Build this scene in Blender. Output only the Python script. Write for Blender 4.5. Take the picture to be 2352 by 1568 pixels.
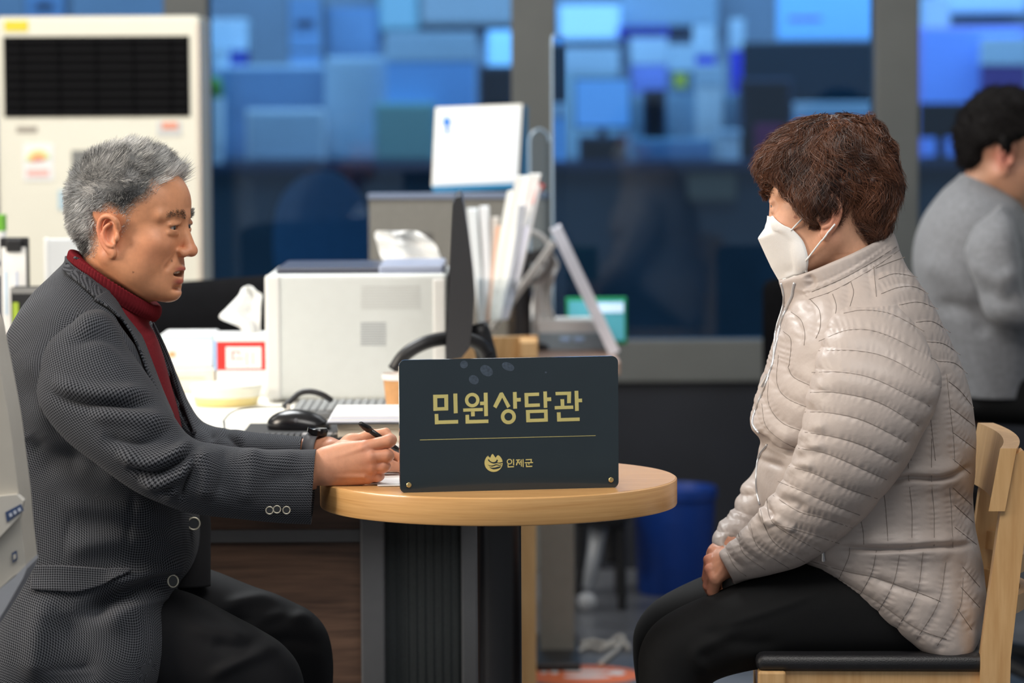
import bpy, bmesh, math, random
import numpy as np
from mathutils import Vector, Matrix
from mathutils.bvhtree import BVHTree

for o in list(bpy.data.objects): bpy.data.objects.remove(o)
scene = bpy.context.scene
COL = scene.collection
random.seed(7); RNG = np.random.default_rng(7)

# ------------------------------------------------------------------ camera
FPX, HOR = 7926.0, 220.0
CAM_D, CAM_H = 5.58, 1.346
PITCH = math.atan((784 - HOR) / FPX); ROLL = math.radians(0.3)
_r = np.array([1.0, 0, 0]); _u = np.array([0, math.sin(PITCH), math.cos(PITCH)]); _f = np.array([0, math.cos(PITCH), -math.sin(PITCH)])
CR = math.cos(ROLL) * _r - math.sin(ROLL) * _u
CU = math.sin(ROLL) * _r + math.cos(ROLL) * _u
CF = _f
CPOS = np.array([0.0, -CAM_D, CAM_H])
cam_data = bpy.data.cameras.new('camera'); cam = bpy.data.objects.new('camera', cam_data); COL.objects.link(cam)
cam_data.sensor_width = 36.0; cam_data.lens = FPX / 2352 * 36.0
cam_data.clip_start = 0.1; cam_data.clip_end = 100
cam.matrix_world = Matrix(((CR[0], CU[0], -CF[0], CPOS[0]), (CR[1], CU[1], -CF[1], CPOS[1]), (CR[2], CU[2], -CF[2], CPOS[2]), (0, 0, 0, 1)))
cam_data.dof.use_dof = True; cam_data.dof.focus_distance = 5.59; cam_data.dof.aperture_fstop = 3.3
scene.camera = cam

def P(px, py, Y):
    """point of the room at depth Y that is seen at photo pixel (px, py)"""
    d = CF + CR * ((px - 1176) / FPX) - CU * ((py - 784) / FPX)
    t = (Y - CPOS[1]) / d[1]
    return CPOS + d * t

def S(Y): return FPX / (CAM_D + Y)          # pixels per metre at depth Y

# ------------------------------------------------------------------ world, lights, exposure
world = bpy.data.worlds.new('world'); scene.world = world; world.use_nodes = True
bg = world.node_tree.nodes['Background']; bg.inputs[0].default_value = (0.86, 0.93, 1.0, 1); bg.inputs[1].default_value = 0.36

def area(name, loc, target, size, power, color, size_y=None):
    d = bpy.data.lights.new(name, 'AREA'); d.energy = power; d.color = color; d.size = size
    if size_y: d.shape = 'RECTANGLE'; d.size_y = size_y
    o = bpy.data.objects.new(name, d); COL.objects.link(o); o.location = loc
    o.rotation_euler = (Vector(target) - Vector(loc)).to_track_quat('-Z', 'Y').to_euler()
    return o

area('window_daylight', (-3.6, -0.9, 2.35), (0.1, 0.2, 0.95), 1.3, 130, (1.0, 0.88, 0.74), 1.5)
area('ceiling_light', (0.2, -1.2, 3.0), (0.2, 0.1, 0.8), 2.2, 76, (1.0, 0.97, 0.93), 1.4)
area('ceiling_light', (-0.9, 1.9, 2.75), (-0.6, 1.5, 0.7), 0.9, 58, (0.96, 0.99, 1.0), 0.9)
area('ceiling_light', (1.2, 2.6, 2.9), (1.2, 2.6, 0.7), 1.6, 20, (0.95, 0.98, 1.0), 1.2)
area('office_light', (0.0, 9.4, 2.95), (0.0, 9.9, 1.0), 8.0, 285, (0.9, 0.96, 1.0), 2.0)
area('air_conditioner_fill', (-2.6, 1.7, 2.7), (-1.15, 3.6, 1.2), 1.0, 17, (1.0, 0.95, 0.86), 1.0)  # added fill lamp, only there to brighten the air conditioner

scene.view_settings.view_transform = 'Standard'; scene.view_settings.look = 'None'
scene.view_settings.gamma = 1.0; scene.view_settings.use_curve_mapping = False
scene.view_settings.exposure = 0.0

# ------------------------------------------------------------------ helpers: materials
MATS = {}
def mat(name, color, rough=0.5, metal=0.0, var=0.0, vscale=40.0, bump=0.0, bscale=200.0, spec=0.5, emit=0.0, coat=0.0, sss=0.0, attr=None, trans=0.0, stretch=None, sheen=0.0, alpha=1.0, bdist=0.002):
    if name in MATS: return MATS[name]
    m = bpy.data.materials.new(name); m.use_nodes = True; nt = m.node_tree; N = nt.nodes; L = nt.links
    b = N['Principled BSDF']
    b.inputs['Base Color'].default_value = (*color, 1); b.inputs['Roughness'].default_value = rough
    b.inputs['Metallic'].default_value = metal; b.inputs['Specular IOR Level'].default_value = spec
    b.inputs['Coat Weight'].default_value = coat; b.inputs['Transmission Weight'].default_value = trans
    b.inputs['Sheen Weight'].default_value = sheen; b.inputs['Alpha'].default_value = alpha
    if emit: b.inputs['Emission Color'].default_value = (*color, 1); b.inputs['Emission Strength'].default_value = emit
    if sss:
        b.inputs['Subsurface Weight'].default_value = sss; b.inputs['Subsurface Radius'].default_value = (0.010, 0.004, 0.002); b.inputs['Subsurface Scale'].default_value = 0.6
    src = None
    tc = N.new('ShaderNodeTexCoord'); mp = N.new('ShaderNodeMapping'); L.new(tc.outputs['Object'], mp.inputs[0])
    if stretch: mp.inputs['Scale'].default_value = stretch
    if attr:
        a = N.new('ShaderNodeAttribute'); a.attribute_name = attr; src = a.outputs['Color']
    nz = N.new('ShaderNodeTexNoise'); nz.inputs['Scale'].default_value = vscale; nz.inputs['Detail'].default_value = 5
    L.new(mp.outputs[0], nz.inputs['Vector'])
    mx = N.new('ShaderNodeMix'); mx.data_type = 'RGBA'; mx.blend_type = 'MULTIPLY'; mx.inputs[0].default_value = 1.0
    rp = N.new('ShaderNodeValToRGB'); rp.color_ramp.elements[0].position = 0.3; rp.color_ramp.elements[1].position = 0.7
    lo = 1 - var; hi = 1 + var * 0.5
    rp.color_ramp.elements[0].color = (lo, lo, lo, 1); rp.color_ramp.elements[1].color = (hi, hi, hi, 1)
    L.new(nz.outputs['Fac'], rp.inputs[0]); L.new(rp.outputs[0], mx.inputs[7])
    if src is not None: L.new(src, mx.inputs[6])
    else: mx.inputs[6].default_value = (*color, 1)
    L.new(mx.outputs[2], b.inputs['Base Color'])
    if emit: L.new(mx.outputs[2], b.inputs['Emission Color'])
    if bump:
        n2 = N.new('ShaderNodeTexNoise'); n2.inputs['Scale'].default_value = bscale; n2.inputs['Detail'].default_value = 3
        L.new(mp.outputs[0], n2.inputs['Vector'])
        bp = N.new('ShaderNodeBump'); bp.inputs['Strength'].default_value = bump; bp.inputs['Distance'].default_value = bdist
        L.new(n2.outputs['Fac'], bp.inputs['Height']); L.new(bp.outputs[0], b.inputs['Normal'])
    MATS[name] = m; return m

def wood_mat(name, c1, c2, rough=0.4, axis='X', scale=1.0, coat=0.15):
    if name in MATS: return MATS[name]
    m = bpy.data.materials.new(name); m.use_nodes = True; nt = m.node_tree; N = nt.nodes; L = nt.links
    b = N['Principled BSDF']; b.inputs['Roughness'].default_value = rough; b.inputs['Coat Weight'].default_value = coat; b.inputs['Coat Roughness'].default_value = 0.25
    tc = N.new('ShaderNodeTexCoord'); mp = N.new('ShaderNodeMapping'); L.new(tc.outputs['Object'], mp.inputs[0])
    s = {'X': (2, 26, 26), 'Y': (26, 2, 26), 'Z': (26, 26, 2)}[axis]
    mp.inputs['Scale'].default_value = tuple(v * scale for v in s)
    nz = N.new('ShaderNodeTexNoise'); nz.inputs['Scale'].default_value = 2.0; nz.inputs['Detail'].default_value = 8; nz.inputs['Distortion'].default_value = 0.6; L.new(mp.outputs[0], nz.inputs[0])
    n2 = N.new('ShaderNodeTexNoise'); n2.inputs['Scale'].default_value = 9.0; n2.inputs['Detail'].default_value = 4; L.new(mp.outputs[0], n2.inputs[0])
    ad = N.new('ShaderNodeMath'); ad.operation = 'ADD'; ml = N.new('ShaderNodeMath'); ml.operation = 'MULTIPLY'; ml.inputs[1].default_value = 0.35
    L.new(n2.outputs['Fac'], ml.inputs[0]); L.new(nz.outputs['Fac'], ad.inputs[0]); L.new(ml.outputs[0], ad.inputs[1])
    rp = N.new('ShaderNodeValToRGB'); rp.color_ramp.elements[0].position = 0.45; rp.color_ramp.elements[1].position = 0.9
    rp.color_ramp.elements[0].color = (*c1, 1); rp.color_ramp.elements[1].color = (*c2, 1)
    L.new(ad.outputs[0], rp.inputs[0]); L.new(rp.outputs[0], b.inputs['Base Color'])
    bp = N.new('ShaderNodeBump'); bp.inputs['Strength'].default_value = 0.08; bp.inputs['Distance'].default_value = 0.001
    L.new(ad.outputs[0], bp.inputs['Height']); L.new(bp.outputs[0], b.inputs['Normal'])
    MATS[name] = m; return m

def glass_mat(name, tint, refl=0.06, rough=0.0):
    if name in MATS: return MATS[name]
    m = bpy.data.materials.new(name); m.use_nodes = True; nt = m.node_tree; N = nt.nodes; L = nt.links
    N.remove(N['Principled BSDF']); out = N['Material Output']
    t = N.new('ShaderNodeBsdfTransparent'); t.inputs[0].default_value = (*tint, 1)
    g = N.new('ShaderNodeBsdfGlossy'); g.inputs['Roughness'].default_value = rough; g.inputs[0].default_value = (0.9, 0.95, 1, 1)
    lw = N.new('ShaderNodeFresnel'); lw.inputs[0].default_value = 1.45
    ml = N.new('ShaderNodeMath'); ml.operation = 'MULTIPLY'; ml.inputs[1].default_value = refl / 0.04; ml.use_clamp = True
    L.new(lw.outputs[0], ml.inputs[0])
    mx = N.new('ShaderNodeMixShader'); L.new(ml.outputs[0], mx.inputs[0]); L.new(t.outputs[0], mx.inputs[1]); L.new(g.outputs[0], mx.inputs[2]); L.new(mx.outputs[0], out.inputs[0])
    MATS[name] = m; return m

# ------------------------------------------------------------------ helpers: objects
OFF = {}
def root(name, label, cat, loc=(0, 0, 0), group=None):
    o = bpy.data.objects.new(name, None); COL.objects.link(o); o.location = loc; o.empty_display_size = 0.05
    o['label'] = label; o['category'] = cat
    if group: o['group'] = group
    OFF[o.name] = np.array(loc, float); return o

def tag(o, label, cat, group=None):
    o['label'] = label; o['category'] = cat
    if group: o['group'] = group
    return o

def mobj(name, verts, faces, m, parent=None, smooth=False, uv=None, col=None, loc=None, struct=False, auto=None):
    """verts in world metres; a top-level mesh gets its origin at its base"""
    v = np.asarray(verts, float)
    if parent is not None: off = OFF[parent.name]
    elif loc is not None: off = np.array(loc, float)
    else: off = np.array([(v[:, 0].min() + v[:, 0].max()) / 2, (v[:, 1].min() + v[:, 1].max()) / 2, v[:, 2].min()])
    me = bpy.data.meshes.new(name); me.from_pydata((v - off).tolist(), [], [tuple(int(i) for i in f) for f in faces]); me.update()
    o = bpy.data.objects.new(name, me); COL.objects.link(o)
    if isinstance(m, (list, tuple)):
        for q in m: me.materials.append(q)
    elif m: me.materials.append(m)
    if smooth: me.polygons.foreach_set('use_smooth', [True] * len(me.polygons))
    if uv is not None:
        l = me.uv_layers.new(name='UVMap'); idx = np.empty(len(me.loops), int); me.loops.foreach_get('vertex_index', idx)
        l.data.foreach_set('uv', np.asarray(uv, float)[idx].ravel())
    if col is not None:
        ca = me.color_attributes.new('Col', 'FLOAT_COLOR', 'POINT')
        c = np.ones((len(v), 4)); c[:, :3] = col; ca.data.foreach_set('color', c.ravel())
    if parent is not None: o.parent = parent
    else: o.location = off
    OFF[o.name] = off
    if struct: o['kind'] = 'structure'
    if auto: me.shade_auto_smooth if False else None
    return o

class MB:
    """collects simple solids into one mesh"""
    def __init__(s): s.v = []; s.f = []
    def add(s, v, f):
        o = len(s.v); s.v += [tuple(map(float, q)) for q in v]; s.f += [tuple(i + o for i in q) for q in f]; return s
    def box(s, lo, hi, bev=0.0, seg=2, M=None):
        lo = np.array(lo, float); hi = np.array(hi, float); c = (lo + hi) / 2; d = hi - lo
        bm = bmesh.new(); bmesh.ops.create_cube(bm, size=1.0)
        for v in bm.verts: v.co = Vector((v.co.x * d[0], v.co.y * d[1], v.co.z * d[2]))
        if bev > 0: bmesh.ops.bevel(bm, geom=bm.edges[:], offset=min(bev, min(d) * 0.49), segments=seg, affect='EDGES', profile=0.5)
        vs = [np.array(v.co) for v in bm.verts]
        if M is not None: vs = [np.array(M @ Vector(v)) for v in vs]
        bm.verts.index_update()
        s.add([v + c for v in vs], [[q.index for q in f.verts] for f in bm.faces]); bm.free(); return s
    def tube(s, pts, r, n=8, cap=True):
        pts = np.array(pts, float); k = len(pts); rr = np.broadcast_to(np.array(r, float), (k,))
        T = np.gradient(pts, axis=0); T /= np.linalg.norm(T, axis=1)[:, None] + 1e-12
        ref = np.array([0, 0, 1.0]) if abs(T[0][2]) < 0.9 else np.array([1.0, 0, 0])
        vs = []; nrm = None
        for i in range(k):
            if nrm is None: nrm = np.cross(T[i], ref)
            nrm = nrm - T[i] * np.dot(nrm, T[i]); nrm /= np.linalg.norm(nrm) + 1e-12
            bn = np.cross(T[i], nrm)
            for j in range(n):
                a = 2 * math.pi * j / n; vs.append(pts[i] + rr[i] * (math.cos(a) * nrm + math.sin(a) * bn))
        fs = [[i * n + j, i * n + (j + 1) % n, (i + 1) * n + (j + 1) % n, (i + 1) * n + j] for i in range(k - 1) for j in range(n)]
        if cap: fs += [list(range(n))[::-1], [(k - 1) * n + j for j in range(n)]]
        return s.add(vs, fs)
    def lathe(s, prof, c, n=32, cap=True):
        """prof: (radius, z) list bottom to top, c: centre xy"""
        vs = []; k = len(prof)
        for r, z in prof:
            for j in range(n):
                a = 2 * math.pi * j / n; vs.append((c[0] + r * math.cos(a), c[1] + r * math.sin(a), z))
        fs = [[i * n + j, i * n + (j + 1) % n, (i + 1) * n + (j + 1) % n, (i + 1) * n + j] for i in range(k - 1) for j in range(n)]
        if cap: fs += [list(range(n))[::-1], [(k - 1) * n + j for j in range(n)]]
        return s.add(vs, fs)
    def prism(s, poly, axis, a, b):
        """closed outline extruded along an axis; poly: 2-D points in the other two axes"""
        def mk(p, t): return {'X': (t, p[0], p[1]), 'Y': (p[0], t, p[1]), 'Z': (p[0], p[1], t)}[axis]
        n = len(poly); vs = [mk(p, a) for p in poly] + [mk(p, b) for p in poly]
        fs = [list(range(n)), [n + i for i in range(n)][::-1]] + [[(i + 1) % n, i, n + i, n + (i + 1) % n] for i in range(n)]
        return s.add(vs, fs)
    def build(s, name, m, parent=None, smooth=False, **k):
        o = mobj(name, np.array(s.v), s.f, m, parent, smooth, **k)
        bm = bmesh.new(); bm.from_mesh(o.data); bmesh.ops.recalc_face_normals(bm, faces=bm.faces); bm.to_mesh(o.data); bm.free()
        if smooth == 'auto':
            o.data.polygons.foreach_set('use_smooth', [True] * len(o.data.polygons)); o.data.set_sharp_from_angle(angle=math.radians(35))
        return o

def xrot(pt, M): return np.array(M @ Vector(pt))

def catmull(K, n, t_out=None):
    """smooth interpolation of key rows"""
    K = np.asarray(K, float); m = len(K)
    t = np.linspace(0, m - 1, n) if t_out is None else np.asarray(t_out)
    i = np.clip(np.floor(t).astype(int), 0, m - 2); u = (t - i)[:, None]
    g = lambda j: K[np.clip(j, 0, m - 1)]
    p0, p1, p2, p3 = g(i - 1), g(i), g(i + 1), g(i + 2)
    p0 = np.where((i == 0)[:, None], 2 * p1 - p2, p0); p3 = np.where((i == m - 2)[:, None], 2 * p2 - p1, p3)
    return 0.5 * ((2 * p1) + (-p0 + p2) * u + (2 * p0 - 5 * p1 + 4 * p2 - p3) * u ** 2 + (-p0 + 3 * p1 - 3 * p2 + p3) * u ** 3)

# ------------------------------------------------------------------ helpers: lofted cloth
def loft(rings, nu=96, nv=160, op=None):
    """rings: (front_px, front_py, back_px, back_py, half_width, y_centre, exponent). Returns grid [nv, nu, 3] and uv."""
    R = np.array(rings, float)
    c = (R[:, :2] + R[:, 2:4]) / 2; d = np.r_[0, np.cumsum(np.linalg.norm(np.diff(c, axis=0), axis=1) + 8)]
    tk = np.interp(np.linspace(0, d[-1], nv), d, np.arange(len(R)))
    K = catmull(R, nv, tk)
    th = np.linspace(0, 2 * math.pi, nu, endpoint=False)
    G = np.zeros((nv, nu, 3))
    for i in range(nv):
        fx, fy, bx, by, w, yc, e = K[i]
        if op is not None: o_ = float(op(fy)); th = np.linspace(o_, 2 * math.pi - o_, nu)
        f = P(fx, fy, yc); b = P(bx, by, yc); ctr = (f + b) / 2; a = (f - b) / 2
        ct, st = np.cos(th), np.sin(th); ex = 2 / e
        G[i] = ctr + np.outer(np.sign(ct) * np.abs(ct) ** ex, a) + np.outer(np.sign(st) * np.abs(st) ** ex, [0, w, 0])
    return G

def grid_normals(G, closed=True):
    du = np.roll(G, -1, 1) - np.roll(G, 1, 1) if closed else np.gradient(G, axis=1); dv = np.gradient(G, axis=0)
    n = np.cross(du, dv); n /= np.linalg.norm(n, axis=2)[:, :, None] + 1e-9
    ctr = G.mean(1, keepdims=True); s = np.sign(((G - ctr) * n).sum(2).mean()); return n * s

def loft_uv(G, closed=True):
    """arc-length coordinates, measured from the side turned to the camera; the join lies on the far side"""
    nv, nu, _ = G.shape; j0 = nu // 4 if closed else 0
    H = np.roll(G, -j0, 1); u = np.concatenate([np.zeros((nv, 1)), np.cumsum(np.linalg.norm(np.diff(H, axis=1), axis=2), 1)], 1)
    a = (3 * nu // 4 - j0) % nu; u = np.roll(u - u[:, a:a + 1], j0, 1)
    v = np.concatenate([np.zeros((1, nu)), np.cumsum(np.linalg.norm(np.diff(G, axis=0), axis=2), 0)], 0)
    return np.stack([u, v], 2)

def grid_faces(nv, nu, close=True, cap0=False, cap1=False, keep=None):
    fs = []
    for i in range(nv - 1):
        for j in range(nu if close else nu - 1):
            if keep is not None and not keep[i, j]: continue
            k = (j + 1) % nu; fs.append((i * nu + j, i * nu + k, (i + 1) * nu + k, (i + 1) * nu + j))
    if cap0: fs.append(tuple(range(nu))[::-1])
    if cap1: fs.append(tuple((nv - 1) * nu + j for j in range(nu)))
    return fs

def polyseg(lines, Y):
    """photo polylines -> list of XZ arrays on the depth plane Y, smoothed"""
    out = []
    for l in lines:
        k = catmull(np.array(l, float), max(2, (len(l) - 1) * 5 + 1)) if len(l) > 2 else np.array(l, float)
        out.append(np.array([[*P(x, y, Y)[[0, 2]]] for x, y in k]))
    return out

def dist_poly(V, pl):
    """distance of XZ points to a polyline, and position along it"""
    best = np.full(len(V), 1e9); al = np.zeros(len(V)); L = 0.0; tot = np.linalg.norm(np.diff(pl, axis=0), axis=1).sum() + 1e-9
    for a, b in zip(pl[:-1], pl[1:]):
        ab = b - a; l2 = ab @ ab + 1e-12; t = np.clip(((V - a) @ ab) / l2, 0, 1)
        d = np.linalg.norm(V - a - t[:, None] * ab, axis=1); m = d < best
        best = np.where(m, d, best); al = np.where(m, (L + t * math.sqrt(l2)), al); L += math.sqrt(l2)
    return best, al / tot, tot

def fold_disp(G, N, folds, Y, near_only=True):
    """folds: (photo polyline, width m, height m): soft ridges (+) or creases (-)"""
    V = G.reshape(-1, 3)[:, [0, 2]]; D = np.zeros(len(V))
    lo, hi = V.min(0), V.max(0)
    for pts, w, amp in folds:
        pl = polyseg([pts], Y)[0]
        bb = (V[:, 0] > pl[:, 0].min() - 3 * w) & (V[:, 0] < pl[:, 0].max() + 3 * w) & (V[:, 1] > pl[:, 1].min() - 3 * w) & (V[:, 1] < pl[:, 1].max() + 3 * w)
        if not bb.any(): continue
        d, t, tot = dist_poly(V[bb], pl)
        D[bb] += amp * np.exp(-(d / w) ** 2) * np.clip(np.sin(np.pi * np.clip(t, 0.02, 0.98)) * 1.6, 0, 1)
    D = D.reshape(G.shape[:2])
    if near_only: D = D * np.clip(0.35 - N[:, :, 1] * 1.6, 0, 1)
    return D

def snoise(V, f, seed=0):
    """cheap smooth noise from sines"""
    r = np.random.default_rng(seed); o = np.zeros(V.shape[:-1])
    for k in range(6):
        w = r.normal(size=3); w /= np.linalg.norm(w); o += np.sin(V @ w * f * (0.7 + 0.25 * k) + r.uniform(0, 6.28))
    return o / 3.0

def quilt_disp(G, seams, Y, puff, w, crinkle=0.0):
    V = G.reshape(-1, 3)[:, [0, 2]]; best = np.full(len(V), 1e9); al = np.zeros(len(V))
    for k, pl in enumerate(polyseg(seams, Y)):
        bb = (V[:, 0] > pl[:, 0].min() - 0.06) & (V[:, 0] < pl[:, 0].max() + 0.06) & (V[:, 1] > pl[:, 1].min() - 0.06) & (V[:, 1] < pl[:, 1].max() + 0.06)
        if not bb.any(): continue
        d, t, tot = dist_poly(V[bb], pl); cur = best[bb]; m = d < cur
        best[bb] = np.where(m, d, cur); a = al[bb]; al[bb] = np.where(m, t * tot + k * 0.37, a)
    x = np.clip(best / w, 0, 1)
    D = puff * (1 - (1 - x) ** 2.4)
    if crinkle:
        D += crinkle * np.exp(-(best / (w * 0.45)) ** 2) * np.clip(best / 0.002, 0, 1) * np.sin(al * 620 + 2.5 * np.sin(al * 90) + best * 60)
    return D.reshape(G.shape[:2]), best.reshape(G.shape[:2])

# ------------------------------------------------------------------ helpers: implicit sculpting
class Field:
    def __init__(s, lo, hi, h):
        s.lo = np.array(lo, float); s.h = h; n = np.ceil((np.array(hi) - s.lo) / h).astype(int) + 1
        s.ax = [s.lo[i] + h * np.arange(n[i]) for i in range(3)]; s.n = n
        s.F = np.full(n, 0.08, np.float32)
    def _sub(s, lo, hi):
        sl = []
        for i in range(3):
            a = int(np.searchsorted(s.ax[i], lo[i])); b = int(np.searchsorted(s.ax[i], hi[i])); sl.append(slice(max(a, 0), max(b, 0)))
        x = s.ax[0][sl[0]].astype(np.float32)[:, None, None]; y = s.ax[1][sl[1]].astype(np.float32)[None, :, None]; z = s.ax[2][sl[2]].astype(np.float32)[None, None, :]
        return tuple(sl), x, y, z
    def _mix(s, sl, d, k, sub):
        F = s.F[sl]
        if sub: a, b = -F, d          # -smin(-F, d)
        else: a, b = F, d
        k = max(k, 1e-5); h = np.clip(0.5 + 0.5 * (b - a) / k, 0, 1); r = b * (1 - h) + a * h - k * h * (1 - h)
        s.F[sl] = -r if sub else r
    def ell(s, c, r, R=None, k=0.01, sub=False):
        c = np.array(c, float); r = np.array(r, float); m = (r.max() if R is not None else r) + k + 3 * s.h
        sl, x, y, z = s._sub(c - m, c + m)
        if s.F[sl].size == 0: return s
        X, Y, Z = x - c[0], y - c[1], z - c[2]
        if R is not None:
            R = np.array(R, float); X, Y, Z = (R[0, 0] * X + R[1, 0] * Y + R[2, 0] * Z), (R[0, 1] * X + R[1, 1] * Y + R[2, 1] * Z), (R[0, 2] * X + R[1, 2] * Y + R[2, 2] * Z)
        k0 = np.sqrt((X / r[0]) ** 2 + (Y / r[1]) ** 2 + (Z / r[2]) ** 2); k1 = np.sqrt((X / r[0] ** 2) ** 2 + (Y / r[1] ** 2) ** 2 + (Z / r[2] ** 2) ** 2) + 1e-9
        s._mix(sl, (k0 * (k0 - 1) / k1).astype(np.float32), k, sub); return s
    def cap(s, a, b, ra, rb=None, k=0.01, sub=False, flat=None):
        rb = ra if rb is None else rb; a = np.array(a, float); b = np.array(b, float); m = max(ra, rb) + k + 3 * s.h
        sl, x, y, z = s._sub(np.minimum(a, b) - m, np.maximum(a, b) + m)
        if s.F[sl].size == 0: return s
        ab = b - a; l2 = ab @ ab + 1e-12
        t = np.clip(((x - a[0]) * ab[0] + (y - a[1]) * ab[1] + (z - a[2]) * ab[2]) / l2, 0, 1)
        dx, dy, dz = x - a[0] - t * ab[0], y - a[1] - t * ab[1], z - a[2] - t * ab[2]
        if flat is not None:      # (axis vector, factor): thinner across that axis
            ax, fk = np.array(flat[0], float), flat[1]; p = dx * ax[0] + dy * ax[1] + dz * ax[2]
            dx, dy, dz = dx + ax[0] * p * (1 / fk - 1), dy + ax[1] * p * (1 / fk - 1), dz + ax[2] * p * (1 / fk - 1)
        d = np.sqrt(dx * dx + dy * dy + dz * dz) - (ra + (rb - ra) * t)
        s._mix(sl, d.astype(np.float32), k, sub); return s
    def chain(s, pts, rs, k=0.006, sub=False, flat=None):
        for i in range(len(pts) - 1): s.cap(pts[i], pts[i + 1], rs[i], rs[i + 1], k, sub, flat)
        return s
    def mesh(s):
        """naive surface nets"""
        F = s.F; n0, n1, n2 = F.shape; ins = F < 0
        cnt = np.zeros((n0 - 1, n1 - 1, n2 - 1), np.int8)
        cs = [(i, j, k) for i in (0, 1) for j in (0, 1) for k in (0, 1)]
        sub = lambda A, c: A[c[0]:n0 - 1 + c[0], c[1]:n1 - 1 + c[1], c[2]:n2 - 1 + c[2]]
        for c in cs: cnt += sub(ins, c)
        act = (cnt > 0) & (cnt < 8); I = np.argwhere(act); nid = np.full(act.shape, -1, np.int64); nid[act] = np.arange(len(I))
        acc = np.zeros((len(I), 3)); num = np.zeros(len(I))
        for c in cs:
            for d in range(3):
                if c[d]: continue
                e = list(c); e[d] = 1
                fa = F[I[:, 0] + c[0], I[:, 1] + c[1], I[:, 2] + c[2]]; fb = F[I[:, 0] + e[0], I[:, 1] + e[1], I[:, 2] + e[2]]
                m = (fa < 0) != (fb < 0); t = np.where(m, fa / (fa - fb + 1e-12), 0)
                p = np.tile(np.array(c, float), (len(I), 1)); p[:, d] += t
                acc[m] += p[m]; num[m] += 1
        V = s.lo + s.h * (I + acc / num[:, None]); Q = []
        for d in range(3):
            a = [slice(None)] * 3; b = [slice(None)] * 3; a[d] = slice(0, -1); b[d] = slice(1, None)
            A = ins[tuple(a)]; B = ins[tuple(b)]; ch = A != B; E = np.argwhere(ch); e1, e2 = (d + 1) % 3, (d + 2) % 3
            ok = (E[:, e1] > 0) & (E[:, e2] > 0) & (E[:, e1] < F.shape[e1] - 1) & (E[:, e2] < F.shape[e2] - 1); E = E[ok]
            q = []
            for (u, v) in ((1, 1), (0, 1), (0, 0), (1, 0)):
                J = E.copy(); J[:, e1] -= u; J[:, e2] -= v; q.append(nid[J[:, 0], J[:, 1], J[:, 2]])
            q = np.stack(q, 1); fl = A[E[:, 0], E[:, 1], E[:, 2]]; q = np.where(fl[:, None], q, q[:, ::-1]); Q.append(q)
        return V, np.concatenate(Q)

def rotm(yaw=0, pitch=0, roll=0):
    return np.array(Matrix.Rotation(yaw, 3, 'Z') @ Matrix.Rotation(pitch, 3, 'Y') @ Matrix.Rotation(roll, 3, 'X'))
# ================================================================== STRUCTURE
def px_box(x0, y0, x1, y1, Y, depth, bev=0.003):
    """box whose front face at depth Y covers the photo rectangle"""
    a = P(x0, y1, Y); b = P(x1, y0, Y)
    return (min(a[0], b[0]), Y, min(a[2], b[2])), (max(a[0], b[0]), Y + depth, max(a[2], b[2]))

m_floor = mat('floor_vinyl', (0.13, 0.135, 0.15), 0.32, var=0.35, vscale=3.0)
m_tile = mat('floor_tile', (0.15, 0.155, 0.17), 0.28, var=0.4, vscale=6.0)
fl = MB().box((-6, -7, -0.1), (6, 13, -0.004)).build('floor', m_floor, struct=True)
tile_me = None
for i in range(-7, 8):
    for j in range(-4, 16):
        x0, y0 = i * 0.6, j * 0.6 - 2.4
        if not (-2.2 < x0 < 2.2 and 0.9 < y0 < 4.0): continue
        if tile_me is None:
            t = MB().box((x0 + 0.002, y0 + 0.002, -0.006), (x0 + 0.598, y0 + 0.598, 0.0), 0.001, 1).build('tile', m_tile, fl); tile_me = t.data; ox, oy = x0, y0
        else:
            t = bpy.data.objects.new('tile', tile_me); COL.objects.link(t); t.parent = fl; t.location = (x0 - ox, y0 - oy, 0); OFF[t.name] = OFF[fl.name]

m_frame = mat('frame_grey', (0.115, 0.12, 0.115), 0.5, var=0.08, vscale=8)
m_glass = glass_mat('blue_glass', (0.46, 0.67, 0.87), 0.05)
m_dark = mat('dark_panel', (0.012, 0.014, 0.02), 0.45, var=0.2, vscale=5)
GY = 4.2
def gx(px, Y=GY): return (px - 1176) / S(Y)
posts = [gx(437), gx(1228), gx(2056), gx(2880), gx(-360), gx(-1180), gx(3700)]
zr0, zr1 = 0.535, 0.655
wb = MB().box((-5.5, GY - 0.02, 0.0), (5.5, GY + 0.05, zr0)).build('wall_back', m_dark, struct=True)
MB().box((-5.5, GY - 0.05, zr0), (5.5, GY + 0.07, zr1), 0.006).build('rail', m_frame, wb)
MB().box((-5.5, GY - 0.05, 2.5), (5.5, GY + 0.07, 2.62), 0.006).build('rail', m_frame, wb)
for x in posts:
    MB().box((x - 0.062, GY - 0.058, 0.0), (x + 0.062, GY + 0.078, 2.63), 0.005).build('post', m_frame, wb)
ps = sorted(posts)
for i in range(len(ps) - 1):
    o = MB().box((ps[i] + 0.062, GY, zr1), (ps[i + 1] - 0.062, GY + 0.008, 2.5)).build('window_%d' % (i + 1), m_glass, struct=True)
m_owall = mat('office_wall', (0.30, 0.36, 0.44), 0.7, var=0.15, vscale=2)
MB().box((-6, 11.42, 0), (6, 11.52, 3.1)).build('wall_office', m_owall, struct=True)
MB().box((-6, -6.9, 3.1), (6, 11.5, 3.2)).build('ceiling', mat('ceiling_white', (0.75, 0.75, 0.74), 0.8), struct=True)

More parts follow.
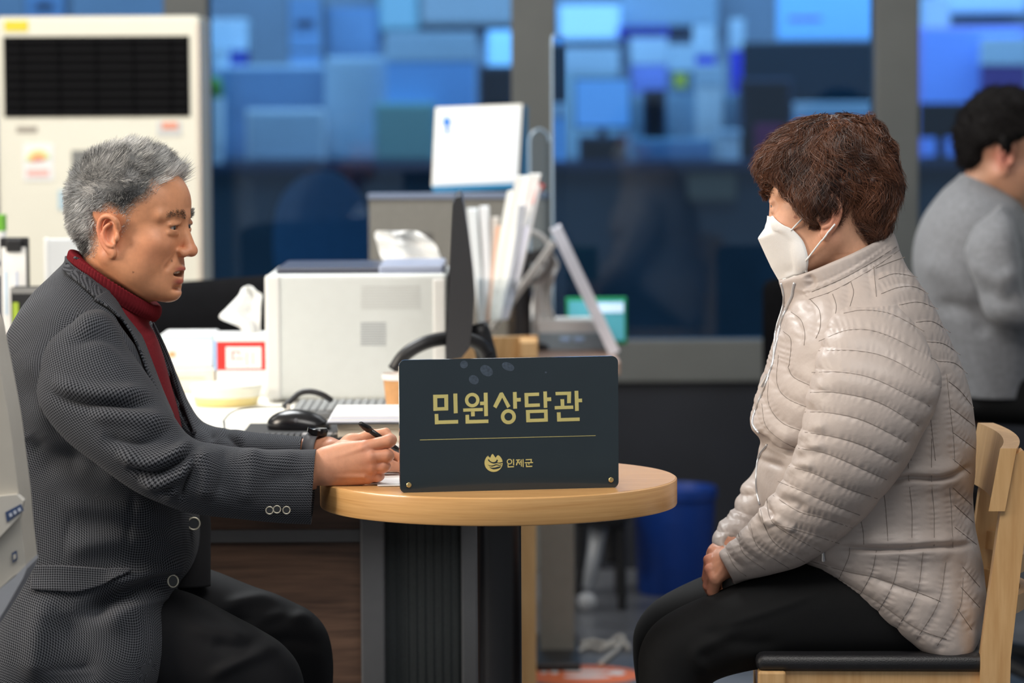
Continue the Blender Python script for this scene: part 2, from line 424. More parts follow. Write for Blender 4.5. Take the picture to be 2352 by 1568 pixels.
# ================================================================== OFFICE BEHIND THE GLASS
DYO = 3.0          # the office lies well behind the glass
OY = 6.3 + DYO
m_pale = mat('pale_laminate', (0.62, 0.72, 0.80), 0.5, var=0.08, vscale=4)
m_white = mat('matte_white', (0.85, 0.86, 0.86), 0.5, var=0.04, vscale=10)
m_mid = mat('mid_blue', (0.20, 0.33, 0.52), 0.5, var=0.1, vscale=6)
m_navy = mat('navy_plastic', (0.03, 0.045, 0.09), 0.5, var=0.1)
m_black = mat('black_plastic', (0.012, 0.012, 0.014), 0.4, var=0.1)
m_royal = mat('royal_blue', (0.05, 0.06, 0.75), 0.5)
m_screen = mat('screen_blue', (0.28, 0.52, 0.85), 0.3, emit=0.55)
m_violet = mat('violet_paper', (0.45, 0.40, 0.95), 0.5)

# low counter with panelled front
ctr = root('office_counter', 'long dark counter behind the blue glass panes', 'counter', (0, OY + 0.2, 0))
ZC = base_z = 1.062
MB().box((-5.6, OY, 0.0), (5.8, OY + 0.05, ZC - 0.04)).build('front_panel', mat('counter_front', (0.055, 0.080, 0.095), 0.5, var=0.3, vscale=3), ctr)
MB().box((-5.6, OY - 0.03, ZC - 0.04), (5.8, OY + 1.5, ZC), 0.004).build('counter_top', m_navy, ctr)
a, b = px_box(1580, 392, 1690, 460, OY - 0.02, 0.02); MB().box(a, b, 0.002).build('notice_board', mat('kraft', (0.20, 0.15, 0.10), 0.7), ctr)

def carton(x0, y0, x1, y1, Y, dep, m, name, label, cat, front=None, abs_y=False):
    if Y >= 5.5 and not abs_y: Y += DYO
    a, b = px_box(x0, y0, x1, y1, Y, dep); r = root(name, label, cat, ((a[0] + b[0]) / 2, Y + dep / 2, a[2]))
    MB().box(a, b, 0.006).build('body', m, r)
    if front: front(r, a, b)
    return r
def lidline(r, a, b): MB().box((a[0] - 0.004, a[1] - 0.004, b[2] - (b[2] - a[2]) * 0.22), (b[0] + 0.004, b[1] + 0.004, b[2] + 0.003), 0.004).build('lid', m_pale, r)
def panelgrid(m):
    def f(r, a, b):
        MB().box((a[0] + 0.015, a[1] - 0.006, a[2] + 0.015), (b[0] - 0.015, a[1] + 0.002, b[2] - 0.015), 0.003).build('panel', m, r)
    return f
def drawers(r, a, b):
    n = 3; h = (b[2] - a[2]) / n
    for k in range(n):
        d = MB().box((a[0] + 0.01, a[1] - 0.012, a[2] + k * h + 0.006), (b[0] - 0.01, a[1] + 0.002, a[2] + (k + 1) * h - 0.006), 0.003).build('drawer', m_mid, r)
        c = (a[0] + b[0]) / 2; MB().box((c - 0.04, a[1] - 0.024, a[2] + k * h + h * 0.45), (c + 0.04, a[1] - 0.010, a[2] + k * h + h * 0.55), 0.003).build('handle', m_navy, d)

def base_py(z, Y):          # photo row of height z at depth Y (centre column)
    d = np.array([0, Y, z]) - CPOS; return 784 - FPX * (d @ CU) / (d @ CF)

def onctr(x0, y0, x1, Y, dep, m, name, label, cat, front=None):
    return carton(x0, y0, x1, base_py(ZC, Y + DYO), Y, dep, m, name, label, cat, front)
onctr(500, 150, 752, 6.55, 0.25, m_pale, 'desk_partition', 'pale partition with a white sheet left of the blue boxes behind glass', 'partition', panelgrid(m_mid))
onctr(566, 250, 745, 6.36, 0.1, m_white, 'file_tray', 'pale paper tray low behind the left glass pane', 'tray', panelgrid(m_pale))
onctr(752, 130, 905, 6.5, 0.25, m_pale, 'desk_partition', 'pale partition beside the large blue carton behind glass', 'partition', panelgrid(m_pale))
onctr(890, 75, 1090, 6.42, 0.22, mat('box_blue', (0.28, 0.55, 0.95), 0.5, var=0.05), 'storage_box', 'large bright blue carton behind the left glass pane', 'box', lidline)
onctr(860, 235, 1000, 6.34, 0.06, mat('greenish', (0.25, 0.50, 0.50), 0.6), 'document_folder', 'dull green folder leaning below the bright blue carton', 'folder', panelgrid(mat('greenish2', (0.3, 0.5, 0.42), 0.6)))
onctr(662, -10, 742, 6.75, 0.3, mat('taupe', (0.16, 0.17, 0.17), 0.6), 'filing_cabinet', 'narrow dark grey cabinet behind the left pane', 'cabinet', drawers)
onctr(748, 18, 868, 6.85, 0.2, mat('deepblue', (0.09, 0.22, 0.42), 0.5), 'desk_screen', 'dark blue partition top beside the grey cabinet behind glass', 'partition', panelgrid(m_mid))
onctr(480, 45, 566, 6.8, 0.2, mat('ultramarine', (0.02, 0.05, 0.35), 0.5), 'storage_box', 'deep ultramarine box at the left end of the counter', 'box', lidline)
onctr(470, 110, 520, 6.6, 0.12, mat('skyish', (0.35, 0.5, 0.8), 0.5), 'storage_box', 'small sky blue box next to the air conditioner', 'box', lidline)
onctr(1100, 150, 1182, 6.7, 0.3, m_navy, 'computer_tower', 'navy computer tower beside the first grey post', 'computer', panelgrid(m_black))
onctr(1120, 70, 1180, 7.05, 0.2, mat('brightcyan', (0.45, 0.75, 1.0), 0.4, emit=0.6), 'desk_monitor', 'glowing pale screen above the navy computer tower', 'monitor', panelgrid(mat('brightcyan2', (0.5, 0.8, 1.0), 0.4, emit=0.8)))
carton(870, -30, 960, 70, 8.3, 0.2, mat('cyanwall', (0.35, 0.65, 0.72), 0.6), 'wall_cabinet', 'pale cyan wall cabinet far behind the left pane', 'cabinet', panelgrid(mat('cyan2', (0.5, 0.75, 0.8), 0.5)))
carton(965, -40, 1180, 58, 8.3, 0.2, mat('greywall', (0.45, 0.48, 0.5), 0.6), 'wall_cabinet', 'light grey wall cabinet far behind the left pane', 'cabinet', panelgrid(mat('grey2', (0.55, 0.58, 0.6), 0.5)))
# green plush ball beside air conditioner
m_green = mat('moss_green', (0.12, 0.30, 0.02), 0.8, var=0.3, vscale=60)
c = P(493, 208, 6.32 + DYO); f = Field(c - 0.09, c + 0.09, 0.006); f.ell(c, (0.036, 0.04, 0.06)); f.ell(c + [0, 0, 0.02], (0.02, 0.03, 0.02), k=0.02)
v, q = f.mesh(); pl = root('potted_plant', 'small green plant beside the air conditioner behind glass', 'plant', (c[0], c[1], ZC))
mobj('foliage', v, q, m_green, pl, True); MB().lathe([(0.03, ZC), (0.04, ZC + 0.09), (0.042, c[2] - 0.03)], (c[0], c[1]), 16).build('pot', m_white, pl)

# middle pane
def monitor(x0, y0, x1, y1, Y, m_face, label, zt=ZC, group=None, text=None):
    Y += DYO
    a, b = px_box(x0, y0, x1, y1, Y, 0.03); r = root('desk_monitor', label, 'monitor', ((a[0] + b[0]) / 2, Y + 0.05, zt), group)
    MB().box(a, b, 0.006).build('casing', m_black, r)
    MB().box((a[0] + 0.008, Y - 0.003, a[2] + 0.01), (b[0] - 0.008, Y + 0.002, b[2] - 0.008)).build('screen', m_face, r)
    cx = (a[0] + b[0]) / 2
    MB().box((cx - 0.02, Y + 0.03, zt), (cx + 0.02, Y + 0.05, (a[2] + b[2]) / 2), 0.004).build('stand', m_black, r)
    MB().box((cx - 0.08, Y - 0.04, zt), (cx + 0.08, Y + 0.12, zt + 0.012), 0.004).build('base', m_black, r)
    return r
monitor(1318, 178, 1450, 296, 6.4, m_screen, 'blue lit monitor low behind the middle pane')
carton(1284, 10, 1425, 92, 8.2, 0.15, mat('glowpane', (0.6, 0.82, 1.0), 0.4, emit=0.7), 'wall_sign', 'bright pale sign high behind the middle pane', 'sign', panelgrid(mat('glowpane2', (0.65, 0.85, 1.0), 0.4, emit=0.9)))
carton(1425, -20, 1650, 62, 8.3, 0.1, mat('wallblue', (0.40, 0.55, 0.68), 0.6), 'wall_cabinet', 'grey blue wall cabinet above the deep blue bottles', 'cabinet', panelgrid(mat('wallblue2', (0.45, 0.6, 0.72), 0.6)))
carton(1420, 60, 1535, 88, 8.15, 0.08, m_royal, 'wall_banner', 'dark blue banner below the wall cabinet', 'banner', panelgrid(m_navy))
onctr(1300, 112, 1420, 7.0, 0.25, mat('paleg', (0.50, 0.66, 0.72), 0.6), 'storage_box', 'pale box behind the lit monitor at the acrylic screen', 'box', lidline)
onctr(1452, 88, 1532, 7.3, 0.2, mat('violetbox', (0.30, 0.36, 0.85), 0.5), 'storage_box', 'violet blue box on the counter behind glass', 'box', lidline)
onctr(1596, 60, 1642, 7.0, 0.1, m_royal, 'ring_binder', 'deep royal blue binder standing behind the middle pane', 'binder', lidline)
onctr(1680, 45, 1708, 7.1, 0.1, m_royal, 'ring_binder', 'narrow royal blue binder near the dark monitor', 'binder', lidline)
onctr(1540, 105, 1596, 6.9, 0.2, mat('slate', (0.10, 0.16, 0.22), 0.6), 'storage_box', 'slate grey box left of the royal blue binder', 'box', lidline)
onctr(1450, 215, 1700, 6.7, 0.2, mat('paleslate', (0.26, 0.38, 0.48), 0.6), 'desk_partition', 'slate partition behind the yellow note', 'partition', panelgrid(mat('ps2', (0.30, 0.43, 0.54), 0.6)))
onctr(1600, 150, 1660, 6.62, 0.12, m_white, 'paper_pile', 'white pile of paper right of the yellow note', 'paper', lidline)
onctr(1478, 205, 1530, 6.5, 0.12, m_navy, 'desk_phone', 'dark phone standing right of the lit monitor', 'phone', panelgrid(m_black))
onctr(1652, 300, 1700, 6.4, 0.1, m_white, 'paper_box', 'small white box at the foot of the partition behind glass', 'box', lidline)
onctr(1456, 318, 1640, 6.38, 0.1, mat('slate3', (0.22, 0.38, 0.5), 0.6), 'file_tray', 'grey blue file tray on the counter edge', 'tray', panelgrid(m_mid))
a, b = px_box(1548, 168, 1578, 202, 6.69 + DYO, 0.01); tag(MB().box(a, b, 0.002).build('sticky_note', mat('yellow_note', (0.75, 0.72, 0.05), 0.6)), 'yellow note stuck up behind the middle pane', 'note')
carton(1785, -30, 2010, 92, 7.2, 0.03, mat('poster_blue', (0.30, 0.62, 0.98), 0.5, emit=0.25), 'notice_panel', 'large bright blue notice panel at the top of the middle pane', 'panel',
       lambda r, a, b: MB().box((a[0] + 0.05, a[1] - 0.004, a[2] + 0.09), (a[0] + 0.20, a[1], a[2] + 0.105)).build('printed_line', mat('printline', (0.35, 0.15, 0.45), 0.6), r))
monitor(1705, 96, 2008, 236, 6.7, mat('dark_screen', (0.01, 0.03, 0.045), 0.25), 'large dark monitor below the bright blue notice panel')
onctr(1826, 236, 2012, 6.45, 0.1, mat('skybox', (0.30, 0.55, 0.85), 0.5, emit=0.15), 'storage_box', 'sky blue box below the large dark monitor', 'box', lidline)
onctr(1700, 180, 1820, 6.5, 0.15, m_navy, 'computer_tower', 'dark computer box under the large dark monitor', 'computer', panelgrid(m_black))
a, b = px_box(1735, 285, 1800, 305, 6.33 + DYO, 0.02); tag(MB().box((a[0], a[1], ZC), (b[0], b[1], b[2]), 0.003).build('tape_roll_box', mat('magenta', (0.25, 0.02, 0.10), 0.6)), 'small magenta packet on the counter edge', 'packet')
onctr(1330, 312, 1440, 6.29, 0.09, m_navy, 'computer_tower', 'dark box standing under the lit monitor', 'computer', panelgrid(m_black))
# right pane
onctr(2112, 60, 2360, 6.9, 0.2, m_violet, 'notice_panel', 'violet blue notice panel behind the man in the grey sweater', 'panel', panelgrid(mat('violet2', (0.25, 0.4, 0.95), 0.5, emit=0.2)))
onctr(2255, 88, 2360, 6.8, 0.08, mat('violetdark', (0.10, 0.05, 0.25), 0.5), 'ring_binder', 'dark violet binder behind the head of the man in grey', 'binder', lidline)
onctr(2118, -5, 2180, 7.14, 0.1, m_royal, 'ring_binder', 'royal blue binder top right beside the second post', 'binder', lidline)
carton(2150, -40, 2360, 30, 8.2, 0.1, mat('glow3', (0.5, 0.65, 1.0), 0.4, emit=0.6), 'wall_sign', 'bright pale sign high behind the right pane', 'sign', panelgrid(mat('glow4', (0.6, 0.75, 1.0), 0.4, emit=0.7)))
monitor(2112, 236, 2215, 316, 6.4, m_black, 'dark monitor behind the right pane beside the second post')

# blue round-backed chair in the dark zone
cr = P(735, 500, 5.2); ch = root('office_chair', 'blue chair with a round back behind the left glass pane', 'chair', (cr[0], 5.2, 0))
G = []
prof = [(632, 612), (628, 560), (632, 500), (648, 450), (685, 410), (735, 392), (785, 405), (825, 445), (846, 500), (850, 560), (846, 612)]
pp = [P(x, y, 5.2)[[0, 2]] for x, y in catmull(np.array(prof, float), 40)]
MB().prism(pp, 'Y', 5.17, 5.23).build('backrest', mat('chair_blue', (0.30, 0.34, 0.36), 0.6, var=0.1), ch)
zs = pp[0][1]
MB().box((cr[0] - 0.2, 4.75, zs - 0.12), (cr[0] + 0.2, 5.2, zs - 0.03), 0.03).build('seat', mat('chair_blue2', (0.12, 0.26, 0.40), 0.6), ch)
MB().tube([(cr[0], 4.98, 0.02), (cr[0], 4.98, zs - 0.1)], 0.03, 12).build('column', m_black, ch)
for k in range(5):
    an = k * 2 * math.pi / 5; MB().tube([(cr[0], 4.98, 0.08), (cr[0] + 0.25 * math.cos(an), 4.98 + 0.25 * math.sin(an), 0.03)], [0.025, 0.018], 8).build('leg', m_black, ch)

# ================================================================== AIR CONDITIONER
AY = 3.55
m_cream = mat('cream_enamel', (0.80, 0.765, 0.64), 0.45, var=0.03, vscale=4)
m_cream2 = mat('cream_side', (0.70, 0.60, 0.50), 0.5, var=0.05, vscale=4)
L0 = P(-2, 600, AY)[0]; R0 = P(462, 300, AY)[0]; T0 = P(230, 36, AY)[2]
ac = root('air_conditioner', 'tall cream standing air conditioner with black louvred grille', 'air conditioner', ((L0 + R0) / 2, AY + 0.15, 0))
gz0 = P(230, 268, AY)[2]; gz1 = P(230, 83, AY)[2]; gx0 = P(9, 180, AY)[0]; gx1 = P(436, 180, AY)[0]
MB().box((L0, AY, 0.02), (R0, AY + 0.3, T0), 0.012).build('body', m_cream, ac)
MB().box((R0 - 0.012, AY - 0.004, 0.05), (R0 - 0.001, AY + 0.02, T0 - 0.02), 0.004).build('side_trim', m_cream2, ac)
gr = MB().box((gx0, AY - 0.004, gz0), (gx1, AY + 0.002, gz1)).build('grille', mat('grille_black', (0.002, 0.002, 0.0025), 0.9, spec=0.1), ac)
lv = None
for k in range(9):
    z = gz0 + (gz1 - gz0) * (k + 0.5) / 9
    if lv is None:
        lv = MB().box((gx0 + 0.006, AY - 0.010, z - 0.005), (gx1 - 0.006, AY - 0.003, z + 0.005), 0.002).build('louvre', mat('louvre_black', (0.005, 0.005, 0.006), 0.7, spec=0.15), gr); z0 = z
    else:
        o = bpy.data.objects.new('louvre', lv.data); COL.objects.link(o); o.parent = gr; o.location = (0, 0, z - z0)
for k in range(5):
    x = gx0 + (gx1 - gx0) * (k + 0.5) / 5
    MB().box((x - 0.002, AY - 0.014, gz0 + 0.004), (x + 0.002, AY - 0.008, gz1 - 0.004)).build('bar', MATS['grille_black'], gr)
def sticker(x0, y0, x1, y1, m, name, par, Y=AY, dy=0.003):
    a, b = px_box(x0, y0, x1, y1, Y - dy, dy + 0.001); return MB().box(a, b).build(name, m, par)
sticker(10, 47, 64, 72, mat('yellow_sticker', (0.75, 0.62, 0.03), 0.5), 'yellow_sticker', ac)
sticker(38, 290, 85, 304, mat('brown_badge', (0.35, 0.31, 0.26), 0.5), 'badge', ac)
s1 = sticker(360, 278, 417, 312, mat('pale_label', (0.62, 0.62, 0.60), 0.5), 'warning_label', ac)
sticker(372, 280, 408, 297, mat('label_red', (0.78, 0.32, 0.22), 0.5), 'print', s1, dy=0.005)
s2 = sticker(54, 330, 122, 415, mat('label_white', (0.84, 0.84, 0.82), 0.5), 'energy_label', ac)
sticker(62, 388, 112, 405, mat('label_pink', (0.85, 0.50, 0.45), 0.5), 'print', s2, dy=0.005)
for r0, r1, mc in ((0.034, 0.026, mat('arc_green', (0.66, 0.80, 0.40), 0.5)), (0.026, 0.017, mat('arc_yellow', (0.86, 0.60, 0.20), 0.5)), (0.017, 0.004, mat('arc_red', (0.82, 0.30, 0.20), 0.5))):
    cc = P(88, 372, AY - 0.006); th = np.linspace(0.35, math.pi - 0.1, 20)
    o = [(cc[0] + r0 * math.cos(t), cc[2] + r0 * math.sin(t)) for t in th] + [(cc[0] + r1 * math.cos(t), cc[2] + r1 * math.sin(t)) for t in th[::-1]]
    MB().prism(o, 'Y', AY - 0.006, AY - 0.002).build('arc', mc, s2)
sticker(166, 345, 230, 470, mat('panel_grey', (0.20, 0.20, 0.19), 0.4), 'control_panel', ac)
sticker(134, 436, 200, 482, mat('panel_blue', (0.45, 0.60, 0.68), 0.4), 'display', ac)
# wall strip and shelf items above the air conditioner (seen over its top)
onctr(60, -60, 150, 6.9, 0.2, mat('slatebox', (0.09, 0.12, 0.16), 0.6), 'filing_cabinet', 'dark cabinet just over the air conditioner behind glass', 'cabinet', drawers)
# ================================================================== DESK WITH PRINTER
DZ = 0.73
m_dwood = wood_mat('walnut_panel', (0.045, 0.025, 0.018), (0.13, 0.075, 0.05), 0.5, 'X', 0.9, 0.05)
m_steel = mat('grey_steel', (0.085, 0.09, 0.10), 0.45, var=0.05)
m_mesh = mat('charcoal_mesh', (0.018, 0.024, 0.027), 0.7, var=0.3, vscale=300)
m_desktop = mat('desk_laminate', (0.86, 0.83, 0.76), 0.4, var=0.05, vscale=6)
DX0, DX1 = -1.55, -0.03
dk = root('office_desk', 'walnut fronted office desk with grey steel frame carrying the printer', 'desk', (-0.7, 1.2, 0))
MB().box((DX0, 0.52, DZ - 0.028), (DX1, 1.97, DZ), 0.004).build('desktop', m_desktop, dk)
YP = 0.74
zr = P(600, 1215, YP)[2], P(600, 1244, YP)[2]
xl = P(830, 1300, YP)[0]
MB().box((DX0, YP, zr[0]), (xl, YP + 0.02, DZ - 0.028)).build('front_panel', m_dwood, dk)
MB().box((DX0, YP - 0.012, zr[1]), (xl, YP + 0.02, zr[0]), 0.002).build('rail', m_steel, dk)
MB().box((DX0, YP, 0.06), (xl, YP + 0.02, zr[1])).build('front_panel', m_dwood, dk)
x1, x2, x3, x4 = [P(q, 1400, YP - 0.02)[0] for q in (829, 885, 1060, 1098)]
MB().box((x1, YP - 0.03, 0.0), (x2, YP + 0.03, DZ - 0.028), 0.004).build('leg', m_steel, dk)
MB().box((x3, YP - 0.03, 0.0), (x4, YP + 0.03, DZ - 0.028), 0.004).build('leg', m_steel, dk)
ip = MB().box((x2, YP - 0.008, 0.05), (x3, YP + 0.01, DZ - 0.028)).build('mesh_panel', m_mesh, dk)
for k in range(9):
    x = x2 + (x3 - x2) * (k + 0.5) / 9; MB().box((x - 0.0015, YP - 0.0105, 0.06), (x + 0.0015, YP - 0.008, DZ - 0.09)).build('rib', m_mesh, ip)
MB().box((DX0, 1.88, 0), (DX0 + 0.05, 1.94, DZ - 0.028)).build('leg', m_steel, dk)
MB().box((DX0, YP - 0.03, 0), (DX0 + 0.05, YP + 0.03, DZ - 0.028)).build('leg', m_steel, dk)
MB().box((DX1 - 0.07, 1.88, 0), (DX1 - 0.02, 1.94, DZ - 0.028)).build('leg', m_steel, dk)

def onrow(Y, z=DZ): return base_py(z, Y)
# printer
m_pr = mat('printer_white', (0.69, 0.72, 0.71), 0.45, var=0.02)
m_prd = mat('printer_top', (0.05, 0.055, 0.08), 0.35)
PY = 1.38
a = P(613, onrow(PY), PY); b = P(1028, 628, PY)
pr = root('laser_printer', 'white laser printer with vented side on the desk', 'printer', ((a[0] + b[0]) / 2, PY + 0.18, DZ))
zt = b[2]
MB().box((a[0], PY, DZ + 0.004), (b[0], PY + 0.36, zt), 0.010, 3).build('body', m_pr, pr)
MB().box((a[0] - 0.002, PY - 0.004, DZ + 0.004), (a[0] + 0.030, PY + 0.02, zt - 0.002), 0.006).build('corner_trim', mat('printer_trim', (0.82, 0.82, 0.80), 0.4), pr)
MB().box((b[0] - 0.03, PY - 0.003, DZ + 0.02), (b[0] - 0.004, PY + 0.02, zt - 0.01), 0.004).build('corner_trim', mat('printer_trim', (0.82, 0.82, 0.80), 0.4), pr)
MB().box((a[0] + 0.02, PY + 0.02, zt - 0.004), (b[0] - 0.02, PY + 0.34, zt + 0.012), 0.006).build('top_tray', m_prd, pr)
MB().box((b[0] - 0.14, PY + 0.015, zt - 0.003), (b[0] - 0.008, PY + 0.33, zt + 0.016), 0.006).build('control_panel', mat('printer_blue', (0.32, 0.36, 0.48), 0.35), pr)
for (vx0, vx1, vy0, vy1, n) in ((828, 886, 742, 792, 10), (828, 965, 658, 708, 9)):
    for k in range(n):
        y = vy0 + (vy1 - vy0) * k / (n - 1); p0 = P(vx0, y, PY); p1 = P(vx1, y, PY)
        MB().box((p0[0], PY - 0.0012, p0[2] - 0.0011), (p1[0], PY + 0.001, p0[2] + 0.0011)).build('vent_slot', mat('vent_grey', (0.42, 0.44, 0.46) if n == 10 else (0.6, 0.61, 0.6), 0.6) if n == 10 else mat('vent_pale', (0.62, 0.63, 0.62), 0.6), pr)
m_paper = mat('paper_white', (0.88, 0.88, 0.87), 0.6, var=0.03, vscale=20)

def tissue(parent, cx, cy, cz, prof, Y, m=m_paper, amp=0.012):
    """crumpled upright sheet: outline in photo pixels, folded in depth"""
    pts = np.array(prof, float); n = 26; L = catmull(pts[:, :2], n); R = catmull(pts[:, 2:], n); G = np.zeros((n, 17, 3))
    for i in range(n):
        for j in range(17):
            t = j / 16; q = L[i] * (1 - t) + R[i] * t
            G[i, j] = P(q[0], q[1], Y + amp * math.sin(t * 9 + i * 0.15) * (0.3 + 0.7 * min(1, (i + 2) / 10)) + 0.006 * math.sin(i * 0.9 + t * 4))
    fs = grid_faces(n, 17, close=False)
    o = mobj('tissue', G.reshape(-1, 3), fs, m, parent, True)
    md = o.modifiers.new('thick', 'SOLIDIFY'); md.thickness = 0.0008
    return o

# red tissue box
TY = 1.52
a, b = px_box(494, 770, 640, 850, TY, 0.11); 
zbase = a[2]
# white carton it stands on
wb0 = root('carton', 'plain white carton under the red tissue box', 'box', ((a[0] + b[0]) / 2, TY + 0.06, DZ))
MB().box((a[0] + 0.004, TY - 0.004, DZ), (b[0], TY + 0.14, zbase), 0.004).build('body', m_white, wb0)
MB().box((a[0] + 0.06, TY - 0.006, DZ + 0.02), (b[0] - 0.03, TY - 0.003, DZ + 0.024)).build('seam', m_pale, wb0)
tb = root('tissue_box', 'red and white tissue box with a tissue pulled up', 'tissue box', ((a[0] + b[0]) / 2, TY + 0.05, zbase))
m_red = mat('box_red', (0.72, 0.03, 0.025), 0.45, var=0.05)
MB().box(a, b, 0.003).build('carton', m_red, tb)
MB().box((a[0] - 0.001, TY - 0.001, b[2] - 0.013), (b[0] + 0.001, TY + 0.112, b[2] + 0.0015), 0.002).build('top_band', m_white, tb)
MB().box((a[0] - 0.0015, TY - 0.0015, a[2]), (a[0] + 0.004, TY + 0.112, b[2] - 0.01)).build('side_stripe', mat('stripe_blue', (0.35, 0.55, 0.85), 0.5), tb)
lb = sticker(519, 796, 600, 846, m_white, 'label', tb, TY, 0.002)
for (q0, q1, q2, q3) in ((532, 806, 536, 828), (532, 806, 548, 809), (548, 806, 551, 815), (540, 822, 560, 825), (566, 808, 568, 840), (580, 808, 582, 838)):
    sticker(q0, q1, q2, q3, mat('print_pink', (0.75, 0.35, 0.33), 0.6), 'print', lb, TY, 0.0035)
tissue(tb, 0, 0, 0, [(553, 785, 597, 785), (556, 768, 597, 768), (552, 752, 597, 745), (530, 742, 598, 725), (503, 728, 599, 708), (522, 706, 601, 690), (548, 678, 602, 676), (556, 662, 590, 668), (570, 655, 580, 658)], TY + 0.05)
# white cartons left
a, b = px_box(368, 768, 488, 845, 1.62, 0.16)
cb = root('carton', 'white printed carton behind the man in tweed', 'box', ((a[0] + b[0]) / 2, 1.7, a[2]))
MB().box(a, b, 0.003).build('body', m_white, cb); MB().box((a[0], 1.6185, b[2] - 0.012), (b[0], 1.622, b[2] - 0.002)).build('top_flap', mat('pale_teal', (0.6, 0.78, 0.76), 0.5), cb)
sticker(388, 808, 402, 820, mat('orange_print', (0.80, 0.42, 0.20), 0.6), 'print', cb, 1.62)
a2, b2 = px_box(352, 846, 492, onrow(1.6), 1.6, 0.2)
cb2 = root('carton', 'cream carton under the white printed carton', 'box', ((a2[0] + b2[0]) / 2, 1.7, DZ))
MB().box((a2[0], 1.6, DZ), (b2[0], 1.8, a[2]), 0.003).build('body', mat('cream_card', (0.82, 0.74, 0.62), 0.6, var=0.05), cb2)
MB().box((a2[0] + 0.02, 1.598, DZ + 0.03), (b2[0] - 0.02, 1.601, DZ + 0.034)).build('seam', mat('kraft_line', (0.6, 0.5, 0.4), 0.6), cb2)
# yellow tub
cx, cy = P(520, 930, 1.3)[0], 1.3
tub = root('food_tub', 'round white tub with yellow base on the desk', 'tub', (cx, cy, DZ))
MB().lathe([(0.055, DZ), (0.062, DZ + 0.004), (0.066, DZ + 0.018), (0.066, DZ + 0.02)], (cx, cy), 40).build('base', mat('pale_yellow', (0.85, 0.70, 0.30), 0.4), tub, 'auto')
MB().lathe([(0.066, DZ + 0.02), (0.070, DZ + 0.036), (0.072, DZ + 0.038), (0.070, DZ + 0.044), (0.04, DZ + 0.046)], (cx, cy), 40).build('lid', mat('cream_lid', (0.86, 0.84, 0.74), 0.4), tub, 'auto')
# papers on desk
pp = root('paper_stack', 'loose cream papers spread on the bright desk', 'paper', (P(480, 985, 0.95)[0], 0.95, DZ))
for k in range(3):
    c0 = P(480 + k * 45, 985, 0.95 + 0.1 * k); M = Matrix.Rotation(0.2 * k - 0.2, 3, 'Z')
    MB().box((c0[0] - 0.105, c0[1] - 0.148, DZ + 0.0008 * k), (c0[0] + 0.105, c0[1] + 0.148, DZ + 0.0008 * (k + 1)), M=M).build('sheet', mat('cream_paper', (0.88, 0.85, 0.74), 0.6), pp)
# wire reading stand
ws = root('wire_stand', 'thin wire page stand beside the black mouse', 'stand', (P(580, 960, 0.9)[0], 0.9, DZ))
q = [P(512, 968, 0.82), P(530, 948, 0.84), P(560, 938, 0.9), P(610, 935, 0.95), P(665, 934, 0.95)]; q2 = [P(512, 968, 0.82) + [0.002, 0, 0], P(516, 985, 0.80), P(540, 992, 0.79)]
MB().tube(catmull(np.array(q), 24), 0.0014, 6).build('wire', mat('wire_metal', (0.10, 0.11, 0.11), 0.4, 0.3), ws)
MB().tube(q2, 0.0022, 6).build('foot', m_black, ws)
MB().tube([P(663, 952, 0.95), P(663, 928, 0.95)], [0.005, 0.003], 8).build('clip', mat('pale_metal', (0.6, 0.55, 0.5), 0.35, 0.6), ws)
# mouse pad, front keyboard, mouse
pd_ = MB().box((P(560, 990, 0.75)[0], 0.655, DZ), (P(800, 990, 0.75)[0], 0.90, DZ + 0.003), 0.001, 1).build('mouse_pad', mat('pad_black', (0.02, 0.02, 0.022), 0.7))
tag(pd_, 'flat black pad under the glossy black mouse', 'mouse pad')
kb0 = root('keyboard', 'black keyboard at the front edge of the desk behind the watch', 'keyboard', (P(700, 1000, 0.6)[0], 0.59, DZ))
k0, k1 = P(580, 1000, 0.59)[0], P(800, 1000, 0.59)[0]
MB().box((k0, 0.53, DZ), (k1, 0.648, DZ + 0.006), 0.003).build('body', m_black, kb0)
m_keys = mat('key_dark', (0.03, 0.03, 0.033), 0.5)
for i in range(14):
    for j in range(3):
        x = k0 + 0.006 + (k1 - k0 - 0.012) * i / 14; y = 0.534 + 0.037 * j
        MB().box((x + 0.001, y, DZ + 0.005), (x + (k1 - k0 - 0.012) / 14 - 0.001, y + 0.033, DZ + 0.010), 0.0015, 1).build('key', mat('key_pale', (0.42, 0.40, 0.40), 0.5) if (j == 2 and i > 6) else m_keys, kb0)
ms = root('mouse', 'glossy black computer mouse on the desk', 'mouse', (P(685, 980, 0.78)[0], 0.78, DZ))
c = P(685, 985, 0.78); c[2] = DZ + 0.012
f = Field(c - [0.08, 0.06, 0.03], c + [0.08, 0.06, 0.06], 0.0025)
f.ell(c + [-0.006, 0, 0.0], (0.052, 0.032, 0.028)); f.ell(c + [0.026, 0, -0.004], (0.034, 0.029, 0.016), k=0.02); f.F = np.maximum(f.F, (DZ + 0.001 - f.ax[2])[None, None, :].astype(np.float32))
v, q = f.mesh(); mobj('shell', v, q, mat('mouse_black', (0.008, 0.008, 0.01), 0.22), ms, True)
MB().tube([P(680, 966, 0.747), P(680, 962, 0.76)], 0.003, 8).build('scroll_wheel', mat('wheel_grey', (0.2, 0.2, 0.22), 0.3), ms)
kb = root('keyboard', 'grey keyboard lying in front of the printer', 'keyboard', (P(800, 930, 1.15)[0], 1.15, DZ))
k0, k1 = P(672, 940, 1.1)[0], P(905, 940, 1.1)[0]
MB().box((k0, 1.0, DZ), (k1, 1.24, DZ + 0.014), 0.004).build('body', mat('kb_grey', (0.13, 0.135, 0.14), 0.5), kb)
